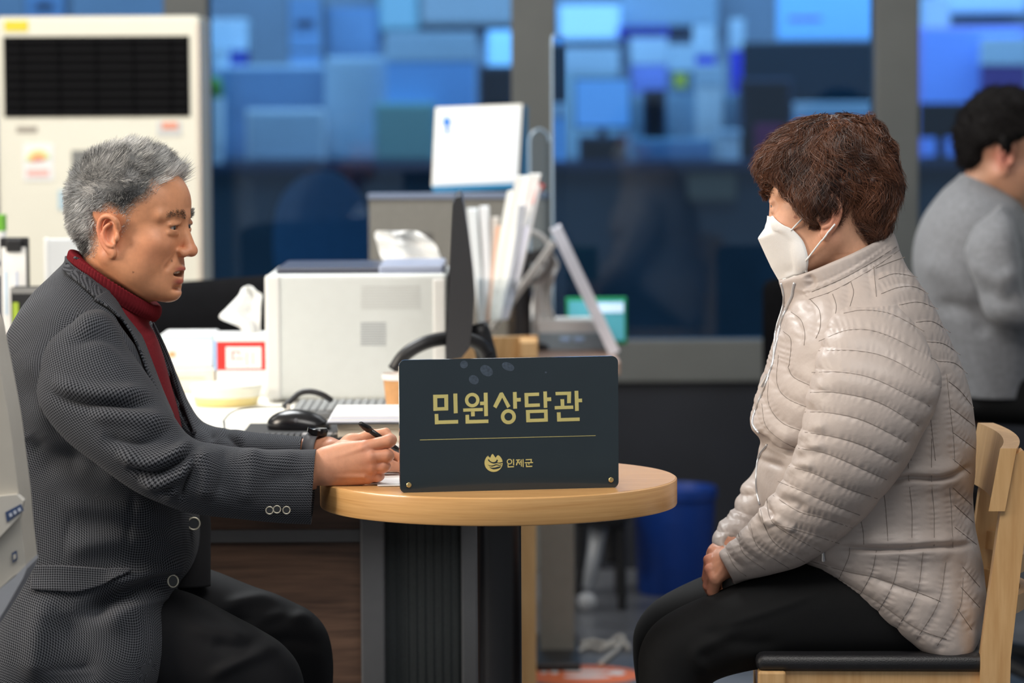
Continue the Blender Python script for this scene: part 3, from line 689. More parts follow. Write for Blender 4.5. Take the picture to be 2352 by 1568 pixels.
for i in range(12):
    for j in range(5):
        x = k0 + 0.006 + (k1 - k0 - 0.012) * i / 12; y = 1.008 + 0.045 * j
        MB().box((x + 0.001, y, DZ + 0.013), (x + (k1 - k0 - 0.012) / 12 - 0.001, y + 0.04, DZ + 0.019), 0.0015, 1).build('key', mat('kb_key', (0.26, 0.27, 0.275), 0.5), kb)
# black cable hump
cb_ = MB().tube(catmull(np.array([P(652, 935, 0.98), P(668, 920, 0.99), P(690, 902, 1.0), P(715, 899, 1.0), P(740, 906, 1.0), P(760, 918, 1.02)]), 24), 0.006, 8).build('cable', m_black, smooth=True)
tag(cb_, 'black cable humped over the desk beside the grey keyboard', 'cable')
# paper cup
CYp = 0.98; cc = P(915, 930, CYp); r_b, r_t = 0.024, 0.034; zt = P(900, 857, CYp)[2]
cup = root('paper_cup', 'brown paper coffee cup half hidden by the sign', 'cup', (cc[0] - 0.0 + 0.002, CYp, DZ))
cxy = (cc[0] + 0.004, CYp); zt = max(zt, DZ + 0.07)
MB().lathe([(r_b, DZ), (r_t - 0.001, zt - 0.006)], cxy, 32).build('sleeve', mat('kraft_cup', (0.62, 0.32, 0.13), 0.6, var=0.1, vscale=60), cup, 'auto')
MB().lathe([(r_t - 0.0005, zt - 0.012), (r_t + 0.0015, zt - 0.008), (r_t + 0.0015, zt)], cxy, 32, cap=False).build('rim', m_white, cup, 'auto')
th = np.linspace(-2.9, -1.2, 14); MB().tube([(cxy[0] + 0.0272 * math.cos(-2.2 + 0.16 * math.cos(5 * t)), cxy[1] + 0.0272 * math.sin(-2.2 + 0.16 * math.cos(5 * t)), DZ + 0.02 + 0.006 * math.sin(5 * t)) for t in th], 0.0006, 5).build('swirl', mat('dark_brown', (0.12, 0.05, 0.02), 0.6), cup)
# cream box with paper sheaf
BY = 0.56
a, b = px_box(776, 968, 950, onrow(BY), BY, 0.2)
bx = root('card_box', 'cream cardboard box under the white paper sheaf', 'box', ((a[0] + b[0]) / 2, BY + 0.1, DZ))
zt = P(850, 969, BY)[2]
MB().box((a[0], BY, DZ), (b[0], BY + 0.2, zt), 0.003).build('body', mat('ivory_card', (0.80, 0.72, 0.58), 0.6, var=0.04), bx)
MB().box((a[0] - 0.001, BY - 0.001, zt - 0.012), (b[0], BY + 0.201, zt), 0.002).build('lid', mat('ivory_card2', (0.84, 0.78, 0.66), 0.6), bx)
sh = root('paper_sheaf', 'thick white sheaf of paper on the cream box', 'paper', ((a[0] + b[0]) / 2, BY + 0.1, zt))
for k in range(4):
    MB().box((a[0] - 0.018 + 0.002 * k, BY - 0.012 + 0.004 * k, zt + 0.0028 * k), (b[0] + 0.01, BY + 0.22, zt + 0.0028 * (k + 1)), 0.001, 1).build('sheet', m_paper if k % 2 else mat('paper_blue', (0.78, 0.79, 0.88), 0.6), sh)
MB().box((a[0] - 0.02, BY - 0.014, zt - 0.003), (b[0] + 0.01, BY + 0.2, zt), 0.001).build('cover', m_steel, sh)
# monitor seen edge-on
MY = 1.08
mo = root('desk_monitor', 'black monitor seen edge on behind the sign', 'monitor', (P(1055, 800, MY)[0], MY + 0.25, DZ))
prof = [(1040, 470), (1047, 455), (1058, 452), (1064, 470), (1075, 540), (1086, 630), (1090, 670), (1086, 740), (1078, 800), (1060, 822), (1024, 828), (1024, 800)]
pp = [P(x, y, MY)[[0, 2]] for x, y in prof]
Msh = MB(); n = len(pp)
for (t, dx) in ((MY, 0.0), (MY + 0.5, -0.006)):
    Msh.v += [(p[0] + dx, t, p[1]) for p in pp]
Msh.f = [tuple(range(n)), tuple(range(n, 2 * n))[::-1]] + [((i + 1) % n, i, n + i, n + (i + 1) % n) for i in range(n)]
Msh.build('casing', mat('monitor_black', (0.030, 0.031, 0.035), 0.4), mo)
p0 = P(1041, 478, MY); p1 = P(1025, 815, MY)
mobj('screen', [(p0[0] - 0.003, MY + 0.012, p0[2]), (p1[0] - 0.003, MY + 0.012, p1[2]), (p1[0] - 0.010, MY + 0.488, p1[2]), (p0[0] - 0.010, MY + 0.488, p0[2])], [(0, 1, 2, 3)], mat('screen_off', (0.02, 0.022, 0.028), 0.15), mo)
cx = P(1070, 800, MY)[0]
MB().tube(catmull(np.array([(cx + 0.02, MY + 0.25, DZ + 0.16), (cx + 0.04, MY + 0.25, DZ + 0.08), (cx + 0.03, MY + 0.25, DZ + 0.01)]), 10), 0.022, 10).build('neck', m_black, mo, True)
MB().lathe([(0.055, DZ), (0.055, DZ + 0.008), (0.03, DZ + 0.02)], (cx + 0.035, MY + 0.25), 32).build('base', m_black, mo, 'auto')
# black arched desk phone handset / lamp arm left of the monitor
cb_ = MB().tube(catmull(np.array([P(905, 850, 1.12), P(930, 815, 1.12), P(970, 790, 1.13), P(1015, 778, 1.15), P(1060, 776, 1.16), P(1100, 790, 1.17), P(1118, 815, 1.18)]), 30), 0.014, 10).build('cable_arch', m_black, smooth=True)
tag(cb_, 'thick black cable arching behind the sign', 'cable')
# black chair behind desk
bc = root('office_chair', 'black upholstered chair back behind the printer desk', 'chair', (P(490, 700, 2.3)[0], 2.3, 0))
f = Field((-0.95, 2.15, 0.40), (-0.25, 2.55, 1.1), 0.012); 
c = P(490, 720, 2.3)
f.cap((c[0] - 0.16, 2.3, c[2] - 0.06), (c[0] + 0.16, 2.3, c[2] - 0.04), 0.13, 0.13, k=0.02, flat=((0, 1, 0), 0.35))
v, q = f.mesh(); mobj('backrest', v, q, mat('black_fabric', (0.0045, 0.0045, 0.0055), 0.9, var=0.2, spec=0.1), bc, True)
MB().box((c[0] - 0.22, 2.1, 0.42), (c[0] + 0.22, 2.5, 0.5), 0.03).build('seat', MATS['black_fabric'], bc)
MB().tube([(c[0], 2.33, 0.05), (c[0], 2.33, 0.46)], 0.03, 12).build('column', m_black, bc)
for k in range(5):
    an = k * 2 * math.pi / 5; MB().tube([(c[0], 2.33, 0.09), (c[0] + 0.28 * math.cos(an), 2.33 + 0.28 * math.sin(an), 0.03)], [0.025, 0.018], 8).build('leg', m_black, bc)
# file holders and clipboard at the left
LYd = 1.55
def slab(name, label, cat, x0, y0, x1, Y, th, m, extra=None, lean=0.0):
    a, b = px_box(x0, y0, x1, onrow(Y), Y, th); r = root(name, label, cat, ((a[0] + b[0]) / 2, Y, DZ))
    MB().box((a[0], Y, DZ), (b[0], Y + th, b[2]), 0.003).build('board', m, r)
    if extra: extra(r, (a[0], Y, DZ), (b[0], Y + th, b[2]))
    return r
def clipextra(r, a, b):
    MB().box((a[0] + 0.004, a[1] - 0.002, a[2] + 0.01), (b[0] - 0.006, a[1], b[2] - 0.02)).build('paper', m_paper, r)
    cxm = (a[0] + b[0]) / 2; MB().box((cxm - 0.016, a[1] - 0.012, b[2] - 0.03), (cxm + 0.016, a[1] - 0.001, b[2] - 0.004), 0.004).build('clip', m_black, r)
    for k, cc in enumerate(((0.55, 0.70, 0.85), (0.6, 0.66, 0.8))): MB().box((a[0] + 0.010 + 0.022 * k, a[1] - 0.003, b[2] - 0.16), (a[0] + 0.016 + 0.022 * k, a[1] - 0.0015, b[2] - 0.07)).build('print', mat('print_blue%d' % k, cc, 0.6), r)
slab('clipboard', 'black clipboard holding a white form at the left edge', 'clipboard', 4, 545, 66, LYd, 0.01, m_black, clipextra)
slab('file_folder', 'dark grey file folder standing behind the clipboard', 'folder', -60, 600, 2, LYd + 0.05, 0.03, m_navy, lambda r, a, b: MB().box((a[0], a[1] - 0.002, b[2] - 0.03), (b[0], a[1], b[2] - 0.01)).build('tab', m_paper, r))
slab('magazine_file', 'black magazine file holding a green folder behind the tweed shoulder', 'file', 28, 660, 110, LYd - 0.08, 0.06, m_black, lambda r, a, b: (MB().box((a[0] + 0.004, a[1] - 0.003, a[2] + 0.02), (a[0] + 0.016, a[1], b[2] - 0.03)).build('green_folder', mat('lime', (0.30, 0.42, 0.03), 0.5), r), MB().box((a[0], a[1] - 0.004, b[2] - 0.012), (b[0], a[1] + 0.062, b[2])).build('rim', mat('grey_rim', (0.2, 0.2, 0.2), 0.5), r)))
slab('tablet_stand', 'light grey rounded tablet back behind the tweed collar', 'tablet', 108, 548, 185, LYd + 0.15, 0.012, mat('pale_grey', (0.62, 0.65, 0.68), 0.45), lambda r, a, b: MB().box((a[0] - 0.002, a[1] - 0.002, a[2]), (a[0] + 0.006, a[1] + 0.014, b[2] + 0.002), 0.002).build('edge', m_white, r))
slab('green_box', 'bright green packet at the far left edge', 'packet', -40, 495, 6, LYd + 0.3, 0.05, m_white, lambda r, a, b: MB().box((a[0], a[1] - 0.002, b[2] - 0.033), (b[0] + 0.001, a[1] + 0.05, b[2] + 0.001)).build('lid', mat('leaf_green', (0.14, 0.42, 0.03), 0.5), r))

# ================================================================== SECOND DESK (behind the sign)
EY = 2.25
d2 = root('side_desk', 'pinkish side desk with taupe legs behind the sign', 'desk', (0.05, 2.6, 0))
ex0, ex1 = P(860, 800, EY)[0], P(1425, 800, EY)[0]
MB().box((ex0, EY, DZ - 0.02), (ex1, EY + 0.88, DZ + 0.012), 0.004).build('desktop', wood_mat('pink_wood', (0.42, 0.27, 0.20), (0.55, 0.38, 0.30), 0.4, 'X', 0.6), d2)
m_taupe = mat('taupe_steel', (0.25, 0.235, 0.205), 0.5, var=0.05)
for (q0, q1, yy) in ((1240, 1320, EY + 0.38), (880, 940, EY + 0.38)):
    x0, x1 = P(q0, 1400, yy)[0], P(q1, 1400, yy)[0]; MB().box((x0, yy, 0), (x1, yy + 0.06, DZ - 0.02), 0.004).build('leg', m_taupe, d2)
    MB().box((x0 - 0.01, yy - 0.2, 0), (x1 + 0.01, yy + 0.25, 0.02), 0.004).build('foot', m_black, d2)
D2 = DZ + 0.012
# grey partition
PTY = 2.86
a, b = px_box(850, 452, 1262, onrow(PTY), PTY, 0.05)
pt = root('desk_partition', 'taupe grey desk partition behind the printer', 'partition', ((a[0] + b[0]) / 2, PTY, D2))
MB().box((a[0], PTY, D2), (b[0], PTY + 0.05, b[2]), 0.004).build('panel', mat('taupe_fabric', (0.185, 0.18, 0.16), 0.8, var=0.1, vscale=80), pt)
MB().box((a[0] - 0.003, PTY - 0.005, b[2] - 0.004), (b[0], PTY + 0.055, b[2] + 0.010), 0.003).build('top_rail', mat('rail_blue', (0.17, 0.21, 0.30), 0.4), pt)
sticker(968, 535, 992, 560, mat('dark_dot', (0.09, 0.085, 0.08), 0.6), 'socket', pt, PTY)
# white notice screen on top of partition
SY = 2.97
c4 = [P(991, 428, SY), P(1190, 420, SY), P(1200, 238, SY), P(1000, 246, SY)]
sc = root('display_screen', 'bright white display screen with blue base standing above the grey partition', 'screen', (c4[0][0] + 0.1, SY + 0.05, D2))
def quadslab(c, y0, y1, name, m, par):
    v = [(p[0], y0, p[2]) for p in c] + [(p[0], y1, p[2]) for p in c]
    return MB().add(v, [(0, 1, 2, 3), (7, 6, 5, 4), (0, 4, 5, 1), (1, 5, 6, 2), (2, 6, 7, 3), (3, 7, 4, 0)]).build(name, m, par)
quadslab(c4, SY, SY + 0.012, 'screen_frame', mat('ivory_frame', (0.85, 0.84, 0.78), 0.4), sc)
ci = [P(998, 422, SY), P(1184, 414, SY), P(1193, 246, SY), P(1006, 253, SY)]
quadslab(ci, SY - 0.002, SY + 0.001, 'screen', mat('screen_white', (0.74, 0.76, 0.80), 0.5, emit=0.42), sc)
cb4 = [P(996, 441, SY), P(1180, 432, SY), P(1190, 420, SY), P(991, 428, SY)]
quadslab(cb4, SY - 0.003, SY + 0.02, 'base_strip', mat('cyan_base', (0.03, 0.25, 0.50), 0.4), sc)
quadslab([P(1190, 425, SY + 0.03), P(1212, 405, SY + 0.05), P(1212, 245, SY + 0.05), P(1199, 240, SY + 0.03)], SY + 0.013, SY + 0.03, 'back_shell', mat('shell_blue', (0.02, 0.12, 0.25), 0.4), sc)
for (e, r0) in (((1026, 280), 9), ((1027, 300), 5)):
    th = np.linspace(0, 2 * math.pi, 18, endpoint=False); MB().prism([P(e[0] + r0 * math.cos(t), e[1] + r0 * 1.3 * math.sin(t), SY - 0.004)[[0, 2]] for t in th], 'Y', SY - 0.004, SY - 0.0015).build('logo_mark', mat('logo_blue', (0.05, 0.25, 0.85), 0.5), sc)
cxs = (c4[0][0] + c4[1][0]) / 2; MB().box((cxs - 0.02, SY + 0.015, D2), (cxs + 0.02, SY + 0.03, c4[0][2] + 0.03), 0.003).build('stand', m_navy, sc)
MB().box((cxs - 0.08, SY - 0.03, D2), (cxs + 0.08, SY + 0.1, D2 + 0.01), 0.003).build('foot', m_navy, sc)
# second tissue (white) behind printer
WY = 1.86
z1 = P(940, 612, WY)[2]
t2 = root('tissue_box', 'white tissue box behind the printer with crumpled tissue', 'tissue box', (P(940, 600, WY)[0], WY + 0.05, DZ))
a, b = px_box(876, 606, 1020, onrow(WY), WY, 0.11)
MB().box((a[0], WY, DZ), (b[0], WY + 0.11, z1), 0.003).build('carton', m_white, t2)
tissue(t2, 0, 0, 0, [(885, 615, 1022, 615), (880, 600, 1015, 598), (872, 580, 1008, 580), (866, 560, 1000, 562), (861, 540, 985, 548), (866, 530, 965, 534), (890, 534, 945, 530), (905, 543, 925, 535)], WY + 0.05, amp=0.018)
# document rack with papers
ra = root('document_rack', 'clear rack crammed with white and orange leaflets beside the monitor', 'document rack', (P(1150, 700, 2.35)[0], 2.35, D2))
m_acr = glass_mat('clear_acrylic', (0.93, 0.95, 0.96), 0.05)
leaf = [((1100, 740), (1072, 480), 22, (0.78, 0.82, 0.84)), ((1108, 740), (1100, 475), 20, (0.80, 0.82, 0.85)), ((1112, 740), (1128, 500), 16, (0.60, 0.56, 0.52)), ((1118, 738), (1140, 520), 14, (0.75, 0.42, 0.28)), ((1124, 736), (1165, 440), 26, (0.86, 0.86, 0.82)), ((1130, 735), (1185, 405), 34, (0.88, 0.88, 0.84)), ((1142, 735), (1215, 400), 26, (0.86, 0.86, 0.84)), ((1150, 734), (1192, 470), 14, (0.45, 0.47, 0.52)), ((1158, 734), (1205, 520), 12, (0.62, 0.62, 0.74)), ((1164, 732), (1235, 425), 8, (0.70, 0.70, 0.72))]
for k, (p0, p1, w, cc) in enumerate(leaf):
    Yk = 2.36 - 0.008 * k
    a0, a1 = P(p0[0], p0[1], Yk), P(p1[0], p1[1], Yk); bow = 0.006 * math.sin(k)
    ww = w / S(Yk); n = 8; G = []
    for i in range(n):
        t = i / (n - 1); c = a0 * (1 - t) + a1 * t; c[0] += bow * math.sin(math.pi * t)
        G.append([c, c + [ww * (0.6 + 0.4 * t), 0.0, -0.15 * ww * t], c + [ww * (0.6 + 0.4 * t) + 0.003, 0.07, 0], c + [0.003, 0.07, 0]])
    G = np.array(G); mobj('leaflet', G.reshape(-1, 3), grid_faces(n, 4, True, True, True), mat('leaf%d' % k, cc, 0.6), ra)
rt = P(1232, 424, 2.36); quadslab([P(1222, 470, 2.29), P(1228, 465, 2.29), P(1252, 425, 2.29), P(1238, 420, 2.29)], 2.29, 2.36, 'red_tab', mat('tab_red', (0.45, 0.05, 0.04), 0.5), ra)
lo, hi = P(1098, 745, 2.28), P(1180, 640, 2.28)
for (xa, xb, ya, yb) in ((lo[0], lo[0] + 0.003, 2.27, 2.435), (hi[0], hi[0] + 0.003, 2.27, 2.435), (lo[0], hi[0], 2.27, 2.273)):
    MB().box((xa, ya, D2), (xb, yb, hi[2])).build('rack_wall', m_acr, ra)
MB().box((lo[0], 2.27, D2), (hi[0], 2.435, D2 + 0.006)).build('rack_base', m_acr, ra)
# A-frame calendar
cal = root('desk_calendar', 'white desk calendar frame standing open seen from its side', 'calendar', (P(1330, 800, 2.45)[0], 2.5, D2))
def legslab(p0, p1, w, Y0, Y1, name, m):
    a, b = P(*p0, Y0), P(*p1, Y0); t = (b - a) / np.linalg.norm(b - a); nn = np.array([t[2], 0, -t[0]]) * w / S(Y0) / 2
    c = [a - nn, a + nn, b + nn, b - nn]
    v = [(q[0], Y0, q[2]) for q in c] + [(q[0], Y1, q[2]) for q in c]
    return MB().add(v, [(0, 1, 2, 3), (7, 6, 5, 4), (0, 4, 5, 1), (1, 5, 6, 2), (2, 6, 7, 3), (3, 7, 4, 0)]).build(name, m, cal)
legslab((1277, 525), (1412, 812), 26, 2.45, 2.6, 'front_board', mat('cal_white', (0.80, 0.80, 0.88), 0.5, var=0.08, vscale=20))
legslab((1272, 560), (1130, 760), 12, 2.46, 2.6, 'back_board', mat('cal_grey', (0.50, 0.47, 0.44), 0.5))
for k in range(6):
    y = 2.462 + 0.024 * k; c = P(1275, 528, y); th = np.linspace(0, 2 * math.pi, 12); MB().tube([(c[0] + 0.007 * math.cos(t), y, c[2] + 0.007 * math.sin(t)) for t in th], 0.0012, 5, False).build('ring', m_steel, cal)
pk = root('paper_bundle', 'crumpled white paper slips hanging left of the calendar board', 'paper', (P(1240, 700, 2.62)[0], 2.62, D2))
tissue(pk, 0, 0, 0, [(1200, 775, 1290, 775), (1212, 740, 1275, 730), (1222, 690, 1262, 690), (1230, 640, 1275, 635), (1245, 600, 1285, 610), (1262, 580, 1275, 585)], 2.64, amp=0.02)
bl = root('desk_fan', 'black round desk fan behind the leaflets', 'fan', (P(1205, 560, 2.60)[0], 2.60, D2))
cf = P(1208, 590, 2.60); th = np.linspace(0, 2 * math.pi, 40)
MB().tube([(cf[0] + 0.062 * math.cos(t), 2.60, cf[2] + 0.062 * math.sin(t)) for t in th], 0.006, 8, False).build('guard_ring', mat('fan_grey', (0.35, 0.35, 0.35), 0.4), bl)
for k in range(3):
    an = k * 2.094; MB().box((-0.018, -0.002, 0.01), (0.018, 0.002, 0.052), 0.002, M=None).build('blade', m_black, bl) if False else None
    p = [(cf[0] + 0.01 * math.cos(an + s * 1.6), cf[2] + 0.01 * math.sin(an + s * 1.6)) for s in (-1, 1)] + [(cf[0] + 0.052 * math.cos(an + s * 0.45), cf[2] + 0.052 * math.sin(an + s * 0.45)) for s in (1, -1)]
    MB().prism(p, 'Y', 2.595, 2.60).build('blade', m_black, bl)
MB().tube([(cf[0], 2.59, cf[2]), (cf[0], 2.65, cf[2])], 0.014, 12).build('motor', m_black, bl)
MB().tube([(cf[0], 2.63, cf[2]), (cf[0], 2.63, D2 + 0.01)], 0.012, 10).build('neck', m_black, bl)
MB().lathe([(0.055, D2), (0.055, D2 + 0.012), (0.02, D2 + 0.025)], (cf[0], 2.63), 24).build('base', m_black, bl, 'auto')
bkk = root('storage_crate', 'black crate under the leaning papers on the side desk', 'crate', (P(1210, 740, 2.7)[0], 2.7, D2))
a, b = px_box(1165, 672, 1245, 770, 2.7, 0.12); MB().box((a[0], 2.7, D2), (b[0], 2.82, b[2]), 0.004).build('body', m_black, bkk); MB().box((a[0] - 0.003, 2.697, b[2] - 0.01), (b[0] + 0.003, 2.823, b[2]), 0.003).build('rim', m_navy, bkk)
# tablet with green frame + white tray
tg = root('tablet_display', 'small teal screen with a green frame on the side desk', 'tablet', (P(1380, 740, 2.8)[0], 2.8, D2))
a, b = px_box(1300, 682, 1440, 790, 2.78, 0.015)
MB().box((a[0], 2.78, D2), (b[0], 2.795, b[2]), 0.003).build('frame', mat('frame_green', (0.01, 0.30, 0.10), 0.4), tg)
sticker(1306, 690, 1434, 782, mat('teal_screen', (0.10, 0.42, 0.50), 0.3, emit=0.25), 'screen', tg, 2.78)
sticker(1370, 695, 1432, 718, mat('glare_bar', (0.62, 0.80, 0.98), 0.3, emit=0.5), 'screen_bar', tg, 2.78, 0.005)
wt = root('paper_tray', 'clear tray with a pile of white paper before the teal screen', 'tray', (P(1300, 770, 2.6)[0], 2.6, D2))
a, b = px_box(1236, 735, 1392, 765, 2.62, 0.14)
MB().box((a[0], 2.62, a[2]), (b[0], 2.76, b[2]), 0.003).build('paper_pile', m_paper, wt)
MB().box((a[0], 2.615, D2), (b[0], 2.77, a[2]), 0.003).build('tray_body', mat('tray_grey', (0.32, 0.40, 0.46), 0.25), wt)
for q in (1298, 1330): 
    c = P(q, 780, 2.61); MB().tube([(c[0] - 0.012, 2.613, c[2]), (c[0] + 0.012, 2.613, c[2])], 0.006, 8).build('clip', mat('clip_blue', (0.45, 0.65, 0.95), 0.3), wt)
# acrylic screens
def acrylic(name, label, p0, p1, ytop, Y0, Y1):
    x0, x1 = P(p0, ytop, Y0)[0], P(p1, ytop, Y1)[0]; zt = P(p0, ytop, Y0)[2]
    r = root(name, label, 'acrylic screen', ((x0 + x1) / 2, (Y0 + Y1) / 2, D2)); rr = 0.03; d = np.array([x1 - x0, Y1 - Y0]); L = np.linalg.norm(d); d /= L; nn = np.array([-d[1], d[0]]) * 0.0025
    out = [(0, 0.005)] + [(rr - rr * math.cos(t), zt - D2 - rr + rr * math.sin(t)) for t in np.linspace(0, math.pi / 2, 6)] + [(L - rr + rr * math.sin(t), zt - D2 - rr + rr * math.cos(t)) for t in np.linspace(0, math.pi / 2, 6)] + [(L, 0.005)]
    n = len(out); v = [(x0 + d[0] * s + sg * nn[0], Y0 + d[1] * s + sg * nn[1], D2 + z) for sg in (-1, 1) for s, z in out]
    MB().add(v, [tuple(range(n)), tuple(range(n, 2 * n))[::-1]] + [((i + 1) % n, i, n + i, n + (i + 1) % n) for i in range(n)]).build('panel', glass_mat('screen_acrylic', (0.88, 0.92, 0.95), 0.10), r)
    e = [(x0 + d[0] * s, Y0 + d[1] * s, D2 + z) for s, z in out[:-1]]
    MB().tube(e, 0.0035, 6).build('polished_edge', mat('acrylic_edge', (0.36, 0.48, 0.60), 0.2, alpha=0.8), r)
    for s in (0.15, 0.85): MB().box((x0 + d[0] * L * s - 0.02, Y0 + d[1] * L * s - 0.02, D2), (x0 + d[0] * L * s + 0.02, Y0 + d[1] * L * s + 0.02, D2 + 0.02), 0.004).build('foot', m_acr, r)
acrylic('acrylic_screen', 'tall clear acrylic screen rising over the side desk', 1268, 1296, 80, 2.79, 3.1)
acrylic('acrylic_screen', 'low clear acrylic screen with a rounded corner behind the leaflets', 1216, 1262, 296, 2.82, 2.83)
# tan chair behind sign
def wood_chair(name, label, M, m_w, m_s, full=True):
    """local frame: sitter faces -x, seat centre at origin"""
    r = root(name, label, 'chair', tuple(M @ Vector((0, 0, 0))))
    T = lambda b: [tuple(M @ Vector(v)) for v in b.v]
    def put(nm, b, m, sm=False): b.v = T(b); return b.build(nm, m, r, sm)
    put('seat_cushion', MB().box((-0.20, -0.205, 0.424), (0.20, 0.205, 0.452), 0.013, 3), m_s, 'auto')
    for (x0, x1, y0, y1) in ((-0.19, 0.165, -0.195, -0.173), (-0.19, 0.165, 0.173, 0.195), (-0.195, -0.173, -0.18, 0.18), (0.150, 0.17, -0.18, 0.18)):
        put('apron', MB().box((x0, y0, 0.364), (x1, y1, 0.426), 0.002), m_w)
    for y in (-0.19, 0.19):
        put('leg', MB().box((-0.197, y - 0.02, 0), (-0.152, y + 0.02, 0.426), 0.004), m_w)
        b = MB()
        prof = [(0.150, 0.0), (0.196, 0.0), (0.205, 0.45), (0.236, 0.74), (0.232, 0.772), (0.222, 0.782), (0.205, 0.77), (0.190, 0.70), (0.157, 0.45)]
        b.prism(prof, 'Y', y - 0.019, y + 0.019); put('back_post', b, m_w)
    def bent(z0, z1, x0, bow, th, lean, nm, ym=0.215):
        n = 16; vs = []
        for i in range(n):
            t = -1 + 2 * i / (n - 1); y = ym * t; x = x0 + bow * (1 - t * t)
            for (dx, z) in ((0, z0), (th, z0), (th + lean, z1), (lean, z1)): vs.append((x + dx, y, z))
        b = MB().add(vs, grid_faces(n, 4, True, True, True)); put(nm, b, m_w)
    bent(0.685, 0.785, 0.168, 0.020, 0.026, 0.018, 'back_slat')
    bent(0.575, 0.605, 0.195, 0.045, 0.014, 0.003, 'back_rail', 0.172); bent(0.51, 0.54, 0.190, 0.045, 0.014, 0.003, 'back_rail', 0.172)
    for y in (-0.19, 0.19): put('stretcher', MB().box((-0.16, y - 0.01, 0.18), (0.165, y + 0.01, 0.205), 0.002), m_w)
    return r
m_beech = wood_mat('beech', (0.56, 0.31, 0.12), (0.74, 0.47, 0.22), 0.35, 'Z', 0.9, 0.3)
m_leather = mat('black_leather', (0.012, 0.012, 0.014), 0.42, var=0.15, bump=0.3, bscale=500)
cM = Matrix.Translation((P(1150, 1400, 2.15)[0] - 0.155, 2.23, 0.03)) @ Matrix.Rotation(math.radians(-82), 4, 'Z')
wood_chair('wooden_chair', 'tan wooden chair standing behind the sign at the side desk', cM, m_beech, m_leather)
# ================================================================== FLOOR THINGS
# blue bin
cx, cy = P(1548, 1330, 3.72)[0], 3.72
bn = root('waste_bin', 'blue plastic waste bin on the floor behind the table', 'bin', (cx, cy, 0))
m_bin = mat('bin_blue', (0.004, 0.045, 0.28), 0.45, var=0.1)
MB().lathe([(0.095, 0.0), (0.100, 0.01), (0.112, 0.26)], (cx, cy), 40).build('body', m_bin, bn, 'auto')
MB().lathe([(0.113, 0.255), (0.118, 0.262), (0.118, 0.285), (0.112, 0.289), (0.106, 0.27), (0.09, 0.02)], (cx, cy), 40, cap=False).build('rim', m_bin, bn, 'auto')
# black chair with a pale leg
oc = root('swivel_chair', 'black stool with one pale metal leg on the floor near the bin', 'stool', (P(1390, 1360, 3.5)[0], 3.5, 0))
lx = P(1352, 1350, 3.4)
MB().tube([P(1378, 1190, 3.45), P(1366, 1270, 3.42), P(1350, 1350, 3.4)], [0.024, 0.020, 0.015], 12).build('leg', mat('pale_alloy', (0.50, 0.53, 0.57), 0.35, 0.2), oc, True)
MB().tube([(lx[0] - 0.004, 3.37, 0.024), (lx[0] - 0.004, 3.42, 0.024)], 0.024, 16).build('caster', mat('caster_grey', (0.50, 0.52, 0.55), 0.4), oc, True)
sx = P(1400, 1180, 3.5)
MB().box((sx[0] - 0.10, 3.36, sx[2] - 0.02), (sx[0] + 0.045, 3.7, sx[2] + 0.05), 0.02).build('seat', m_black, oc)
MB().box((sx[0] - 0.01, 3.55, 0.1), (sx[0] + 0.04, 3.60, sx[2]), 0.01).build('back_panel', m_black, oc)
for (dx, dy) in ((-0.08, 0.17), (0.03, 0.17), (0.03, -0.1)): MB().tube([(sx[0] + dx, 3.5 + dy, 0), (sx[0] + dx * 0.9, 3.5 + dy * 0.9, sx[2])], 0.012, 8).build('leg', m_black, oc)
# white cables
for k, pts in enumerate([[(1335, 1478), (1360, 1472), (1395, 1478), (1420, 1462), (1432, 1466), (1418, 1490), (1395, 1510), (1378, 1525)], [(1325, 1495), (1350, 1485), (1380, 1490), (1410, 1480), (1438, 1478), (1442, 1490)]]):
    w = []
    for x, y in pts:
        d = CF + CR * ((x - 1176) / FPX) - CU * ((y - 784) / FPX); t = (0.008 - CPOS[2]) / d[2]; q = CPOS + d * t; w.append(q)
    o = MB().tube(catmull(np.array(w), 40), 0.006, 8).build('power_cable', mat('cable_white', (0.62, 0.58, 0.52), 0.5), smooth=True)
    tag(o, ['pale cable looping on the floor beside the taupe desk leg', 'second pale cable lying flat nearer the knees'][k], 'cable')
# orange floor sticker
m_or = mat('sticker_orange', (0.90, 0.20, 0.05), 0.45, var=0.05)
st_c = np.array([P(1333, 1540, 2.4)[0], 2.38])
st = root('floor_sticker', 'round orange floor sticker with white footprints', 'sticker', (st_c[0], st_c[1], 0.0))
MB().lathe([(0.138, 0.0005), (0.138, 0.0015)], st_c, 48).build('disc', m_or, st)
for (dx, dy, sx_, sy_) in ((0.015, 0.045, 0.055, 0.022), (0.015, -0.03, 0.055, 0.022), (0.085, 0.02, 0.02, 0.03), (-0.06, 0.03, 0.01, 0.018), (-0.085, 0.03, 0.008, 0.014)):
    th = np.linspace(0, 2 * math.pi, 20, endpoint=False)
    MB().prism([(st_c[0] + dx + sx_ * math.cos(t), st_c[1] + dy + sy_ * math.sin(t)) for t in th], 'Z', 0.0015, 0.0022).build('print', m_paper, st)
